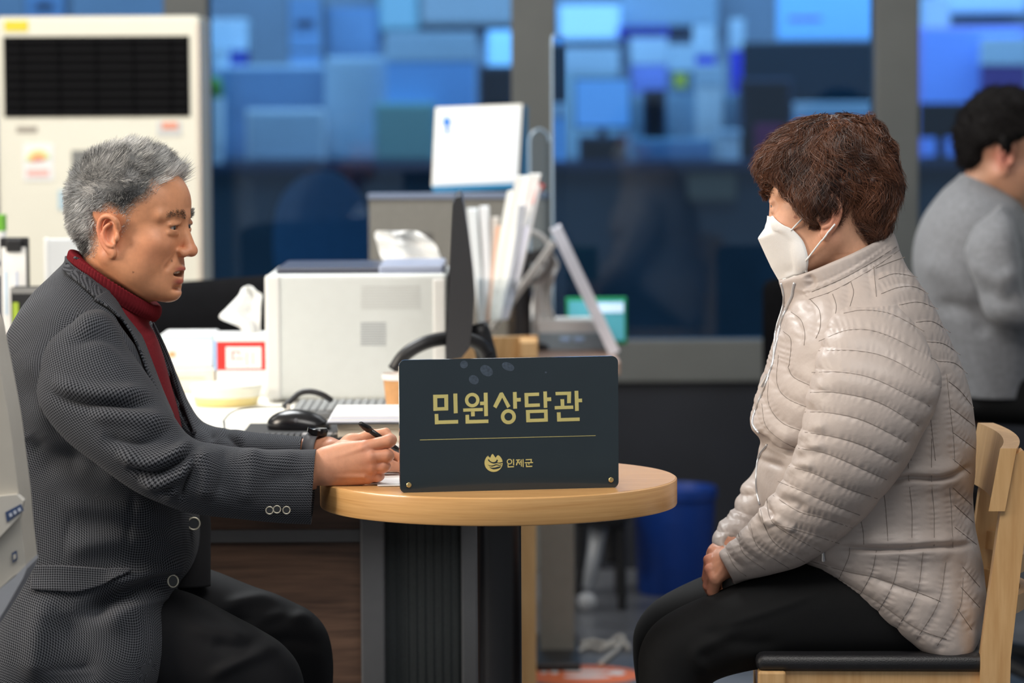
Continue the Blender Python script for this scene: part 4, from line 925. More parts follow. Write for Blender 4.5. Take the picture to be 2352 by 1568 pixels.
# black chair behind woman
hb = root('office_chair', 'black high backed office chair behind the seated woman', 'chair', (P(1830, 900, 3.2)[0], 3.2, 0))
p0, p1 = P(1752, 640, 3.2), P(1960, 1050, 3.2)
MB().box((p0[0], 3.18, p1[2]), (p1[0], 3.24, p0[2]), 0.03, 3).build('backrest', MATS['black_fabric'], hb, 'auto')
MB().box((p0[0], 2.78, 0.42), (p1[0], 3.22, 0.5), 0.03).build('seat', MATS['black_fabric'], hb)
cxh = (p0[0] + p1[0]) / 2; MB().tube([(cxh, 3.0, 0.05), (cxh, 3.0, 0.44)], 0.03, 12).build('column', m_black, hb)
MB().box((cxh - 0.03, 3.20, 0.44), (cxh + 0.03, 3.26, p1[2] + 0.1), 0.01).build('spine', m_black, hb)
for k in range(5):
    an = k * 2 * math.pi / 5 + 0.3; MB().tube([(cxh, 3.0, 0.09), (cxh + 0.24 * math.cos(an), 3.0 + 0.24 * math.sin(an), 0.03)], [0.025, 0.018], 8).build('leg', m_black, hb)
# right desk
rd = root('office_desk', 'desk with a green glass top in front of the man in grey', 'desk', (1.55, 2.3, 0))
rx0 = P(2262, 770, 2.1)[0]; rz = P(2262, 748, 2.1)[2]
MB().box((rx0, 2.1, rz - 0.022), (rx0 + 0.9, 2.62, rz), 0.003).build('glass_top', mat('green_glass', (0.03, 0.32, 0.16), 0.15), rd)
MB().box((rx0 + 0.004, 2.1, rz - 0.05), (rx0 + 0.9, 2.6, rz - 0.022), 0.003).build('desktop', mat('desk_dark', (0.10, 0.10, 0.10), 0.5), rd)
for (x, y) in ((rx0 + 0.32, 2.12), (rx0 + 0.32, 2.57), (rx0 + 0.8, 2.14), (rx0 + 0.8, 2.56)): MB().box((x, y, 0), (x + 0.04, y + 0.04, rz - 0.05), 0.004).build('leg', m_black, rd)
MB().box((rx0 + 0.84, 2.12, 0.1), (rx0 + 0.86, 2.6, rz - 0.05), 0.004).build('modesty_panel', m_black, rd)
for k in range(2):
    o = MB().box((rx0 + 0.06 + 0.02 * k, 2.12 + 0.02 * k, rz + 0.002 * k), (rx0 + 0.27 + 0.02 * k, 2.36, rz + 0.002 * (k + 1))).build('paper_sheet', m_paper)
    tag(o, ['white paper lying on the green glass desk', 'upper white paper on the green glass desk'][k], 'paper')
a, b = px_box(2322, 480, 2420, 760, 2.45, 0.01); o = root('document_holder', 'white document holder at the right picture edge', 'document holder', ((a[0] + b[0]) / 2, 2.45, rz))
MB().box((a[0], 2.45, rz), (b[0], 2.46, b[2]), 0.003).build('board', m_paper, o); MB().box((a[0], 2.44, rz), (b[0], 2.5, rz + 0.012), 0.003).build('foot', m_pale, o)
# ================================================================== ROUND TABLE
YT = 0.05
m_top = wood_mat('table_oak', (0.58, 0.30, 0.10), (0.74, 0.43, 0.17), 0.32, 'X', 2.2, 0.3)
tc_ = P(1145, 1096, YT); TZ = tc_[2]; TR = 412 / S(YT)
tb_ = root('round_table', 'small round oak table with a black column', 'table', (tc_[0], YT, 0))
TH = 0.0445
m_edge = wood_mat('table_edge_oak', (0.58, 0.30, 0.10), (0.74, 0.43, 0.17), 0.36, 'X', 1.6, 0.25)
m_edge.node_tree.nodes['Mapping'].inputs['Scale'].default_value = (2.5, 2.5, 90)
MB().lathe([(TR - 0.004, TZ - TH), (TR - 0.001, TZ - TH + 0.001), (TR, TZ - TH + 0.003), (TR, TZ - 0.003), (TR - 0.0005, TZ - 0.0015), (TR - 0.002, TZ - 0.0008)], (tc_[0], YT), 128).build('table_edge', m_edge, tb_, 'auto')
MB().lathe([(TR - 0.002, TZ - 0.001), (TR - 0.003, TZ)], (tc_[0], YT), 128).build('table_top', m_top, tb_, 'auto')
m_col = mat('column_black', (0.012, 0.012, 0.015), 0.35, var=0.1)
cx = P(1147, 1300, YT)[0]; MB().lathe([(0.036, 0.02), (0.036, TZ - TH - 0.01)], (cx, YT), 40).build('column', m_col, tb_, 'auto')
MB().lathe([(0.15, TZ - TH - 0.012), (0.15, TZ - TH)], (tc_[0], YT), 32).build('mount_plate', m_col, tb_, 'auto')
MB().lathe([(0.20, 0.0), (0.20, 0.012), (0.10, 0.022), (0.04, 0.03)], (cx, YT), 48).build('base', m_col, tb_, 'auto')
# papers on the table
for k, (q0, q1, yy, rz) in enumerate(((865, 1010, -0.02, 0.05), (880, 1000, -0.01, -0.12))):
    c = (P((q0 + q1) / 2, 1095, yy)[0], yy + 0.03); M = Matrix.Rotation(rz, 3, 'Z')
    o = MB().box((c[0] - 0.052, c[1] - 0.085, TZ + 0.001 + 0.0012 * k), (c[0] + 0.07, c[1] + 0.085, TZ + 0.002 + 0.0012 * k), M=M).build('paper_sheet', m_paper)
    tag(o, ['white sheet on the round table beside the sign', 'upper white note sheet under the writing hand'][k], 'paper')

# ================================================================== SIGN
m_sign = mat('navy_acrylic', (0.015, 0.026, 0.034), 0.16, var=0.06, vscale=12, coat=0.4)
m_gold = mat('gold_foil', (0.74, 0.66, 0.25), 0.42, 0.2, var=0.12, vscale=14)
YL, YR = -0.165, -0.105
sBL, sBR, sTL, sTR = P(919, 1133, YL), P(1421, 1120, YR), P(910, 827, YL), P(1413, 813, YR)
TOPZ = TZ
ORG = sBL.copy(); EX = (sBR - sBL); W_ = np.linalg.norm(EX); EX /= W_; EZ = (sTL - sBL); EZ -= EX * (EZ @ EX); H_ = np.linalg.norm(EZ); EZ /= H_; EN = np.cross(EX, EZ)   # toward camera: -Y
if EN[1] > 0: EN = -EN
sg = root('desk_sign', 'dark navy acrylic desk sign with gold Korean lettering', 'sign', tuple(ORG + EX * W_ / 2))
def uvp(px, py):            # photo pixel -> sign plane coordinates (metres)
    d = CF + CR * ((px - 1176) / FPX) - CU * ((py - 784) / FPX); t = ((ORG - CPOS) @ EN) / (d @ EN); q = CPOS + d * t - ORG; return np.array([q @ EX, q @ EZ])
def on_sign(poly, name, m, lift0, lift1, par=sg):
    n = len(poly); v = [ORG + EX * p[0] + EZ * p[1] + EN * l for l in (lift1, lift0) for p in poly]
    fs = [tuple(range(n)), tuple(range(n, 2 * n))[::-1]] + [((i + 1) % n, i, n + i, n + (i + 1) % n) for i in range(n)]
    return MB().add(v, fs).build(name, m, par)
rr = 0.010; out = []
for (cx_, cy_, a0) in ((W_ - rr, rr, -90), (W_ - rr, H_ - rr, 0), (rr, H_ - rr, 90), (rr, rr, 180)):
    for k in range(7): t = math.radians(a0 + 15 * k); out.append((cx_ + rr * math.cos(t), cy_ + rr * math.sin(t)))
on_sign(out, 'plate', m_sign, -0.005, 0.0)
on_sign([(p[0] * 0.998 + 0.0003, p[1] * 0.997 + 0.0004) for p in out], 'clear_backing', glass_mat('sign_clear', (0.85, 0.9, 0.92), 0.08), -0.009, -0.0052)
ft = [(0.03, 0.0), (W_ - 0.03, 0.0), (W_ - 0.03, 0.004), (0.03, 0.004)]
on_sign(ft, 'foot_plate', m_sign, -0.06, -0.009)
# strokes (plate pixels are photo pixels, read off the lettering)
Z7 = lambda x, y: (880 + x / 3.178, 780 + y / 3.178)
def poly_px(pts): return [uvp(*Z7(*p)) for p in pts]
lift = 0.0004; LC = [0]
def quad(pts, par, nm='stroke'): LC[0] = (LC[0] + 1) % 9; on_sign(poly_px(pts), nm, m_gold, 0.0, lift + 0.00004 * LC[0], par)
def bar(x0, y0, x1, y1, par): quad([(x0, y0), (x1, y0), (x1, y1), (x0, y1)], par)
def ring(cx, cy, ro, ri, par):
    th = np.linspace(0, 2 * math.pi, 36, endpoint=False); n = len(th)
    o = [uvp(*Z7(cx + ro * math.cos(t), cy + ro * math.sin(t))) for t in th]; i_ = [uvp(*Z7(cx + ri * math.cos(t), cy + ri * math.sin(t))) for t in th]
    v = [ORG + EX * p[0] + EZ * p[1] + EN * lift for p in o + i_]
    MB().add(v, [(k, (k + 1) % n, n + (k + 1) % n, n + k) for k in range(n)]).build('stroke', m_gold, par)
def letter(): 
    o = bpy.data.objects.new('letter', None); COL.objects.link(o); o.parent = sg; OFF[o.name] = OFF[sg.name]; return o
def sk(pts, dx=0, dy=0): return [(x + dx, y + dy) for x, y in pts]
g = letter()  # min
for q in ([(365, 402), (474, 399), (474, 424), (366, 427)], [(366, 494), (475, 490), (475, 515), (367, 518)], [(365, 402), (394, 401), (396, 518), (367, 519)], [(446, 400), (474, 399), (475, 515), (448, 516)],
          [(512, 393), (541, 392), (544, 535), (516, 537)], [(376, 542), (402, 541), (404, 616), (378, 617)], [(378, 590), (547, 585), (547, 611), (379, 616)]): quad(q, g)
g = letter()  # won
ring(650, 440, 53, 29, g)
for q in ([(584, 502), (727, 497), (727, 520), (585, 525)], [(641, 520), (668, 519), (669, 558), (642, 559)], [(707, 452), (737, 451), (737, 476), (708, 477)], [(734, 387), (762, 386), (765, 556), (738, 558)],
          [(601, 548), (627, 547), (628, 611), (602, 612)], [(602, 586), (768, 582), (768, 607), (603, 612)]): quad(q, g)
g = letter()  # sang
for q in ([(852, 386), (872, 384), (882, 398), (826, 501), (803, 486)], [(852, 386), (872, 384), (929, 484), (906, 499)], [(947, 382), (974, 381), (977, 502), (950, 503)], [(974, 425), (1004, 424), (1004, 450), (975, 451)]): quad(q, g)
ring(914, 561, 55, 29, g)
g = letter()  # dam
for q in ([(1031, 389), (1138, 385), (1138, 409), (1032, 413)], [(1031, 389), (1058, 388), (1061, 492), (1035, 493)], [(1033, 468), (1143, 464), (1144, 488), (1035, 493)], [(1169, 378), (1195, 377), (1198, 496), (1173, 497)], [(1195, 421), (1226, 420), (1227, 447), (1196, 448)],
          [(1042, 513), (1200, 508), (1200, 531), (1043, 536)], [(1042, 513), (1070, 512), (1072, 601), (1045, 602)], [(1174, 509), (1200, 508), (1202, 597), (1176, 598)], [(1045, 578), (1202, 573), (1202, 597), (1046, 602)]): quad(q, g)
g = letter()  # gwan
for q in ([(1258, 381), (1372, 378), (1372, 402), (1259, 405)], [(1344, 379), (1372, 378), (1370, 462), (1343, 463)], [(1252, 484), (1387, 480), (1388, 504), (1253, 508)], [(1294, 434), (1321, 433), (1323, 488), (1297, 489)], [(1397, 373), (1424, 372), (1428, 518), (1401, 520)], [(1424, 430), (1451, 429), (1452, 455), (1425, 456)],
          [(1268, 530), (1295, 529), (1297, 594), (1270, 595)], [(1270, 572), (1434, 567), (1434, 592), (1271, 597)]): quad(q, g)
on_sign(poly_px([(268, 729), (1551, 698), (1551, 701), (268, 733)]), 'gold_line', m_gold, 0.0, lift)
# small lettering: in je gun
g = letter(); ring(922, 889, 20, 13, g)
for q in ([(948, 871), (955, 871), (956, 916), (949, 916)], [(908, 908), (915, 908), (916, 931), (909, 931)], [(909, 924), (955, 922), (955, 930), (909, 932)]): quad(q, g)
g = letter()
for q in ([(970, 874), (999, 873), (999, 880), (970, 881)], [(981, 880), (989, 880), (976, 917), (968, 914)], [(984, 890), (990, 888), (1002, 908), (996, 912)], [(996, 888), (1006, 888), (1006, 895), (996, 895)], [(1005, 873), (1011, 873), (1012, 925), (1006, 925)], [(1018, 871), (1024, 871), (1025, 929), (1019, 929)]): quad(q, g)
g = letter()
for q in ([(1041, 872), (1085, 870), (1085, 877), (1041, 879)], [(1078, 871), (1085, 871), (1083, 892), (1076, 892)], [(1033, 894), (1094, 892), (1094, 899), (1033, 901)], [(1061, 899), (1067, 899), (1067, 912), (1061, 912)], [(1042, 905), (1049, 905), (1050, 929), (1043, 929)], [(1043, 921), (1088, 919), (1088, 927), (1043, 929)]): quad(q, g)
# emblem: mountain disc with waves
em = bpy.data.objects.new('emblem', None); COL.objects.link(em); em.parent = sg; OFF[em.name] = OFF[sg.name]
ec = (806, 898); R_ = 66
th = np.linspace(math.radians(-55), math.radians(235), 50)       # image angles (y down)
body = [(ec[0] + R_ * math.cos(t), ec[1] + R_ * math.sin(t)) for t in th]
peaks = [(756, 858), (762, 852), (768, 850), (774, 855), (779, 862), (784, 856), (790, 842), (796, 834), (801, 834), (807, 842), (814, 852), (820, 861), (825, 855), (832, 846), (838, 842), (844, 845)]
quad(body + peaks, em, 'disc')
def dark(pts): on_sign(poly_px([tuple(p) for p in catmull(np.array(pts, float), 40)]), 'wave', m_sign, lift, lift + 0.0003, em)
dark([(764, 874), (772, 872), (780, 884), (800, 893), (820, 888), (829, 874), (828, 872), (838, 880), (832, 893), (850, 896), (872, 890), (871, 897), (852, 903), (830, 900), (808, 904), (786, 897), (770, 886)])
dark([(760, 909), (780, 917), (800, 916), (815, 910), (830, 908), (850, 913), (866, 907), (862, 915), (846, 919), (828, 915), (812, 920), (795, 925), (775, 921)])
dark([(772, 926), (790, 933), (815, 932), (838, 926), (862, 922), (852, 934), (830, 942), (805, 945), (785, 938)])
# screws, smudges, chipped edge
m_brass = mat('brass', (0.70, 0.55, 0.25), 0.25, 0.9)
for q in ((187, 1058), (1662, 1021)):
    u = uvp(*Z7(*q)); c = ORG + EX * u[0] + EZ * u[1]; MB().tube([c - EN * 0.004, c + EN * 0.0022, c + EN * 0.003], [0.0040, 0.0040, 0.0032], 18).build('screw', m_brass, sg, 'auto')
m_smudge = mat('smudge', (0.06, 0.085, 0.12), 0.55, var=0.4, vscale=300)
for (x, y, rx, ry, an) in ((755, 226, 50, 46, 0.6), (912, 196, 48, 36, 0.4), (662, 292, 38, 40, 0.6), (590, 180, 28, 36, 0.9), (1188, 238, 8, 8, 0)):
    th = np.linspace(0, 2 * math.pi, 26, endpoint=False)
    pts = [(x + rx * math.cos(t) * math.cos(an) - ry * 0.8 * math.sin(t) * math.sin(an), y + rx * math.cos(t) * math.sin(an) + ry * 0.8 * math.sin(t) * math.cos(an)) for t in th]
    on_sign(poly_px(pts), 'fingerprint', m_smudge, 0.0, 0.0001)
for k in range(8):
    x = 190 + 30 * k + random.uniform(-6, 6); 
    if x > 430: break
    quad2 = [(x, 1122 - x * 0.012), (x + random.uniform(8, 18), 1119 - x * 0.012), (x + 14, 1128 - x * 0.012), (x + 2, 1128 - x * 0.012)]
    on_sign(poly_px(quad2), 'chipped_edge', m_white, 0.0, 0.0003)

# ================================================================== WOODEN CHAIR (woman)
wcx = 0.598
WCM = Matrix.Translation((wcx, 0.085, 0.0)) @ Matrix.Rotation(math.radians(-3), 4, 'Z') @ Matrix.Diagonal((1.0, 1.0, 1.0, 1))
wood_chair('wooden_chair', 'beech wood chair with black seat pad under the woman', WCM, m_beech, m_leather)

# ================================================================== FOREGROUND MACHINE
KY0, KY1 = -0.60, -0.48
pf = [(-160, 640), (-60, 668), (0, 718), (20, 800), (36, 880), (50, 960), (60, 1040), (70, 1120), (77, 1200), (85, 1268), (84, 1278), (60, 1296), (0, 1345), (-160, 1460)]
m_kio = mat('machine_cream', (0.50, 0.475, 0.42), 0.45, var=0.03); m_kgr = mat('machine_grey', (0.36, 0.38, 0.42), 0.4, var=0.03)
kc = P(-60, 1300, KY0)
ko = root('kiosk_machine', 'cream office machine with grey base at the left picture edge', 'machine', (kc[0] - 0.05, (KY0 + KY1) / 2, 0))
bmk = bmesh.new()
poly = [P(x, y, KY1)[[0, 2]] for x, y in pf]
MB().prism(catmull(np.array(poly), 60), 'Y', KY0, KY1).build('housing', m_kio, ko, 'auto')
gp = [(86, 1272), (88, 1280), (80, 1300), (40, 1370), (0, 1432), (-60, 1520), (-160, 1560), (-160, 1462), (0, 1347), (60, 1298)]
MB().prism([P(x, y, KY1)[[0, 2]] for x, y in gp], 'Y', KY0 - 0.004, KY1).build('base_shell', m_kgr, ko)
sh_ = MB().prism([P(x - 12, y, KY0 - 0.01)[[0, 2]] for x, y in ((-160, 1180), (0, 1140), (50, 1135), (66, 1150), (60, 1182), (0, 1245), (-160, 1330))], 'Y', KY0 - 0.012, KY0 + 0.01).build('control_ledge', mat('ledge_cream', (0.56, 0.54, 0.49), 0.4), ko)
m_blue_l = mat('label_navy', (0.04, 0.07, 0.16), 0.4)
def kquad(pts, m, nm, par, y=KY0 - 0.0135): MB().prism([P(a_, b_, y)[[0, 2]] for a_, b_ in pts], 'Y', y, y + 0.002).build(nm, m, par)
lbk = MB().prism([P(a_, b_, KY0 - 0.0135)[[0, 2]] for a_, b_ in ((12, 1176), (48, 1157), (54, 1172), (16, 1199))], 'Y', KY0 - 0.0135, KY0 - 0.011).build('label', m_blue_l, sh_)
for k in range(3): kquad([(20 + 10 * k, 1180 - 6 * k), (26 + 10 * k, 1177 - 6 * k), (29 + 10 * k, 1184 - 6 * k), (23 + 10 * k, 1188 - 6 * k)], mat('label_print', (0.5, 0.55, 0.65), 0.5), 'print', sh_, KY0 - 0.0145)
kquad([(27, 1270), (38, 1264), (40, 1284), (29, 1292)], m_blue_l, 'icon', ko, KY0 - 0.003)
kquad([(30, 1274), (36, 1271), (37, 1281), (31, 1286)], MATS['machine_cream'], 'icon_print', ko, KY0 - 0.0042)
MB().box((kc[0] - 0.16, KY0 + 0.04, 0.02), (kc[0] + 0.02, KY1 - 0.04, P(-100, 1520, KY0)[2]), 0.01).build('pedestal', m_kgr, ko)
MB().box((kc[0] - 0.2, KY0, 0), (kc[0] + 0.06, KY1, 0.03), 0.01).build('foot', m_kgr, ko)
# stool under the man
so = root('stool', 'dark stool hidden under the man in tweed', 'stool', (P(180, 1560, 0.16)[0], 0.16, 0))
sc_ = P(180, 1560, 0.16)[0]
MB().lathe([(0.17, 0.37), (0.19, 0.385), (0.19, 0.41), (0.17, 0.425)], (sc_, 0.16), 40).build('seat', m_leather, so, 'auto')
MB().lathe([(0.03, 0.02), (0.03, 0.37)], (sc_, 0.16), 20).build('column', m_col, so, 'auto')
MB().lathe([(0.2, 0.0), (0.2, 0.015), (0.04, 0.03)], (sc_, 0.16), 40).build('base', m_col, so, 'auto')
# ================================================================== PEOPLE: shared builders
def proj(V):
    d = np.asarray(V) - CPOS; z = d @ CF
    return np.stack([1176 + FPX * (d @ CR) / z, 784 - FPX * (d @ CU) / z], -1)

def in_poly(p, poly):
    """signed pixel distance to outline, positive inside"""
    poly = np.asarray(poly, float); x, y = p[:, 0], p[:, 1]; ins = np.zeros(len(p), bool); best = np.full(len(p), 1e9)
    for a, b in zip(poly, np.roll(poly, -1, 0)):
        c = ((a[1] > y) != (b[1] > y)) & (x < (b[0] - a[0]) * (y - a[1]) / (b[1] - a[1] + 1e-9) + a[0]); ins ^= c
        ab = b - a; t = np.clip(((p - a) @ ab) / (ab @ ab + 1e-9), 0, 1); best = np.minimum(best, np.linalg.norm(p - a - t[:, None] * ab, axis=1))
    return np.where(ins, best, -best)

EYE = (0.0785, 0.0310, 0.004)
def head_field(h=0.0018, mouth=0.004, nose=1.0, lid=0.0042, full=1.0, jowl=0.0, ears=True, brow=1.0, earx=0.004):
    """head in its own frame: faces +x, +z up, origin between the ears at eye level"""
    f = Field((-0.135, -0.105, -0.235), (0.135, 0.105, 0.145), h)
    f.ell((-0.014, 0, 0.030), (0.094, 0.0765, 0.095), k=0.01)
    f.ell((0.030, 0, 0.040), (0.066, 0.064, 0.060), k=0.03)
    f.ell((0.032, 0, -0.040), (0.060, 0.060 * full, 0.080), k=0.03)
    for s in (-1, 1):
        f.ell((0.057, s * 0.044, -0.026), (0.028, 0.023, 0.022), k=0.022)              # cheekbone
        f.ell((0.034, s * 0.047 * full, -0.062), (0.036, 0.022, 0.038), k=0.022)         # cheek
        f.cap((-0.008, s * 0.060, -0.055), (0.062, s * 0.022, -0.108), 0.017, 0.016, k=0.03)   # jaw
        f.cap((0.0875, s * 0.010, 0.023), (0.070, s * 0.050, 0.024), 0.0085 * brow, 0.007, k=0.014)  # brow
    f.ell((0.077, 0, -0.110), (0.019, 0.024, 0.017), k=0.016)                            # chin
    f.ell((0.066, 0, -0.076), (0.029, 0.034, 0.030), k=0.02)                             # muzzle
    for s in (-1, 1):
        f.ell((0.108, s * 0.032, 0.004), (0.019, 0.021, 0.0125), k=0.012, sub=True)      # socket
    # nose
    f.cap((0.088, 0, 0.012), (0.107 * nose, 0, -0.031), 0.0078, 0.0100, k=0.010)
    f.ell((0.1085 * nose, 0, -0.0355), (0.0110, 0.0130, 0.0100), k=0.006)
    for s in (-1, 1):
        f.ell((0.099 * nose, s * 0.0135, -0.0390), (0.0110, 0.0075, 0.0082), k=0.005)
        f.ell((0.103 * nose, s * 0.0075, -0.0475), (0.0052, 0.0036, 0.0040), k=0.002, sub=True)
        f.cap((0.094, s * 0.020, -0.043), (0.083, s * 0.034, -0.066), 0.0010, 0.0006, k=0.010, sub=True)   # nasolabial
    f.cap((0.099, 0, -0.054), (0.0985, 0, -0.062), 0.002, 0.0028, k=0.006, sub=True)         # philtrum
    # lids
    for s in (-1, 1):
        c = np.array(EYE) * (1, s, 1)
        f.ell(c, (0.0150, 0.0150, 0.0135), k=0.006)
        f.cap(c + (0.012, -s * 0.010, 0.0085), c + (0.008, s * 0.013, 0.006), 0.0035, 0.003, k=0.006)      # upper lid fold
        f.cap(c + (0.010, -s * 0.009, -0.0105), c + (0.006, s * 0.012, -0.009), 0.003, 0.003, k=0.007)     # lower bag
        f.ell(c + (0.013, -s * 0.0005, 0.0), (0.0125, 0.0135, lid), k=0.0016, sub=True)                       # slit
    # lips
    for s in (-1, 1):
        f.cap((0.0945, s * 0.003, -0.0680), (0.080, s * 0.0245, -0.0745), 0.0052, 0.0026, k=0.006)
        f.cap((0.0905, 0, -0.0840 - mouth), (0.079, s * 0.0235, -0.0770), 0.0062, 0.0026, k=0.007)
    if mouth > 0.001: f.ell((0.097, 0, -0.0745 - mouth * 0.35), (0.022, 0.0225, mouth), k=0.003, sub=True)
    else: f.cap((0.104, 0, -0.0745), (0.086, 0.024, -0.0755), 0.0012, k=0.002, sub=True); f.cap((0.104, 0, -0.0745), (0.086, -0.024, -0.0755), 0.0012, k=0.002, sub=True)
    f.ell((0.094, 0, -0.0985 - mouth * 0.5), (0.010, 0.020, 0.0045), k=0.008, sub=True)     # under-lip hollow
    if jowl:
        for s in (-1, 1): f.ell((0.050, s * 0.032, -0.098), (0.024, 0.014, 0.018), k=0.02)
    # neck
    f.cap((-0.020, 0, -0.055), (-0.044, 0, -0.170), 0.053, 0.054, k=0.025)
    f.cap((0.026, 0, -0.100), (-0.012, 0, -0.165), 0.022, 0.026, k=0.03)
    # ears
    if ears:
        for s in (-1, 1):
            o = np.array((earx, s * 0.0745, -0.018)); out = np.array((-0.36, s * 0.93, 0.0)); up = np.array((-0.10, 0, 0.995)); fw = np.array((0.93, s * 0.36, 0.09))
            g = lambda a, b, c=0.0: o + fw * a + up * b + out * c
            f.ell(g(-0.004, 0.004, 0.006), (0.0055, 0.0185, 0.0285), R=np.stack([out, fw, up], 1), k=0.006)   # plate
            rim = [(0.012, 0.012, 0.004), (0.012, 0.026, 0.010), (0.001, 0.034, 0.014), (-0.013, 0.030, 0.016), (-0.0205, 0.015, 0.016), (-0.0195, -0.002, 0.014), (-0.013, -0.017, 0.012), (-0.004, -0.027, 0.010)]
            rim = catmull(np.array(rim), 20); f.chain([g(*q) for q in rim], [0.0042] * 20, k=0.003)
            f.ell(g(0.000, -0.029, 0.007), (0.0050, 0.0085, 0.0105), R=np.stack([out, fw, up], 1), k=0.005)  # lobe
            f.ell(g(0.002, 0.000, 0.015), (0.0085, 0.0100, 0.0165), R=np.stack([out, fw, up], 1), k=0.004, sub=True)   # concha
            anti = catmull(np.array([(0.000, 0.020, 0.013), (-0.009, 0.012, 0.015), (-0.0115, -0.002, 0.015), (-0.006, -0.014, 0.013), (0.004, -0.018, 0.011)]), 12)
            f.chain([g(*q) for q in anti], [0.0028] * 12, k=0.003)
            f.ell(g(0.0125, -0.004, 0.009), (0.0045, 0.0040, 0.0065), R=np.stack([out, fw, up], 1), k=0.004)  # tragus
    return f

def strands(seeds, dirs, lens, K, width, cols, bend=None, rng=RNG):
    """tapered ribbons: seeds [N,3] + directions; returns verts, faces, colours"""
    N = len(seeds); t = np.linspace(0, 1, K)
    pts = seeds[:, None] + dirs[:, None] * (t[None, :, None] * lens[:, None, None])
    if bend is not None: pts += bend[:, None] * ((t ** 2)[None, :, None] * lens[:, None, None])
    return ribbons(pts, width, cols, rng)

def ribbons(pts, width, cols, rng=RNG):
    N, K, _ = pts.shape; t = np.linspace(0, 1, K)
    tan = np.gradient(pts, axis=1); tan /= np.linalg.norm(tan, axis=2, keepdims=True) + 1e-9
    rnd = rng.normal(size=(N, 1, 3)) * 0.6 + np.array([0, -1.0, 0]); side = np.cross(tan, rnd); side /= np.linalg.norm(side, axis=2, keepdims=True) + 1e-9
    w = (np.broadcast_to(np.asarray(width, float), (N,))[:, None] * (1 - 0.75 * t ** 1.5)[None])[..., None] / 2
    V = np.stack([pts - side * w, pts + side * w], 2).reshape(-1, 3)
    i = np.arange(N)[:, None] * 2 * K + np.arange(K - 1)[None] * 2; i = i.ravel()
    F = np.stack([i, i + 1, i + 3, i + 2], 1); C = np.repeat(cols, 2 * K, axis=0)
    return V, F, C

def fast_mesh(name, V, F, m, parent, col=None, smooth=True, mat_idx=None):
    off = OFF[parent.name]; me = bpy.data.meshes.new(name); V = np.asarray(V, np.float32) - off.astype(np.float32); F = np.asarray(F)
    me.vertices.add(len(V)); me.vertices.foreach_set('co', V.ravel())
    k = F.shape[1]; me.loops.add(F.size); me.loops.foreach_set('vertex_index', F.ravel().astype(np.int32))
    me.polygons.add(len(F)); me.polygons.foreach_set('loop_start', np.arange(0, F.size, k, dtype=np.int32))
    me.polygons.foreach_set('use_smooth', np.ones(len(F), bool) if smooth else np.zeros(len(F), bool))
    for q in (m if isinstance(m, (list, tuple)) else [m]): me.materials.append(q)
    if mat_idx is not None: me.polygons.foreach_set('material_index', np.asarray(mat_idx, np.int32))
    if col is not None:
        ca = me.color_attributes.new('Col', 'FLOAT_COLOR', 'POINT'); c = np.ones((len(V), 4), np.float32); c[:, :3] = col; ca.data.foreach_set('color', c.ravel())
    me.update(calc_edges=True); me.validate()
    o = bpy.data.objects.new(name, me); COL.objects.link(o); o.parent = parent; OFF[o.name] = off; return o

def vnormals(V, F):
    a, b, c = V[F[:, 0]], V[F[:, 1]], V[F[:, 2]]; n = np.cross(b - a, c - a); N = np.zeros_like(V)
    for k in range(F.shape[1]): np.add.at(N, F[:, k], n)
    return N / (np.linalg.norm(N, axis=1, keepdims=True) + 1e-12)

def mix(a, b, t): t = np.clip(t, 0, 1)[:, None]; return np.asarray(a) * (1 - t) + np.asarray(b) * t

def cloth(name, rings, m, parent, nu=120, nv=200, folds=(), Yn=0.0, seams=None, puff=0.0, sw=0.012, crinkle=0.0, noise=0.0, nfreq=60, caps=(True, True), keep=None, thick=0.0, extra=None, seed=3, op=None):
    G = loft(rings, nu, nv, op); N = grid_normals(G, op is None); D = np.zeros(G.shape[:2])
    if noise: D += noise * snoise(G, nfreq, seed)
    G1 = G + N * D[..., None]
    if folds: D += fold_disp(G, N, folds, Yn)
    if seams is not None:
        q, _ = quilt_disp(G, seams, Yn, puff, sw, crinkle); D += q
    if extra is not None: D += extra(G, N)
    G2 = G + N * D[..., None]
    kp = keep(G2, N) if keep else None
    o = mobj(name, G2.reshape(-1, 3), grid_faces(nv, nu, op is None, caps[0], caps[1], kp), m, parent, True, uv=loft_uv(G, op is None).reshape(-1, 2))
    if thick:
        md = o.modifiers.new('cloth', 'SOLIDIFY'); md.thickness = thick; md.offset = -1
    return o, G2

def bvh_of(*grids):
    vs, fs = [], []
    for G in grids:
        nv, nu, _ = G.shape; off = len(vs); vs += [Vector(p) for p in G.reshape(-1, 3)]; fs += [tuple(i + off for i in f) for f in grid_faces(nv, nu)]
    return BVHTree.FromPolygons(vs, fs)

def lay(px, py, bvh, lift, Yd=0.0):
    """point where the photo pixel meets the cloth, lifted off its surface"""
    d = CF + CR * ((px - 1176) / FPX) - CU * ((py - 784) / FPX); d = d / np.linalg.norm(d)
    loc, nrm, i, dist = bvh.ray_cast(Vector(CPOS), Vector(d))
    if loc is None: return P(px, py, Yd)
    n = np.array(nrm)
    if n @ d > 0: n = -n
    return np.array(loc) + n * lift

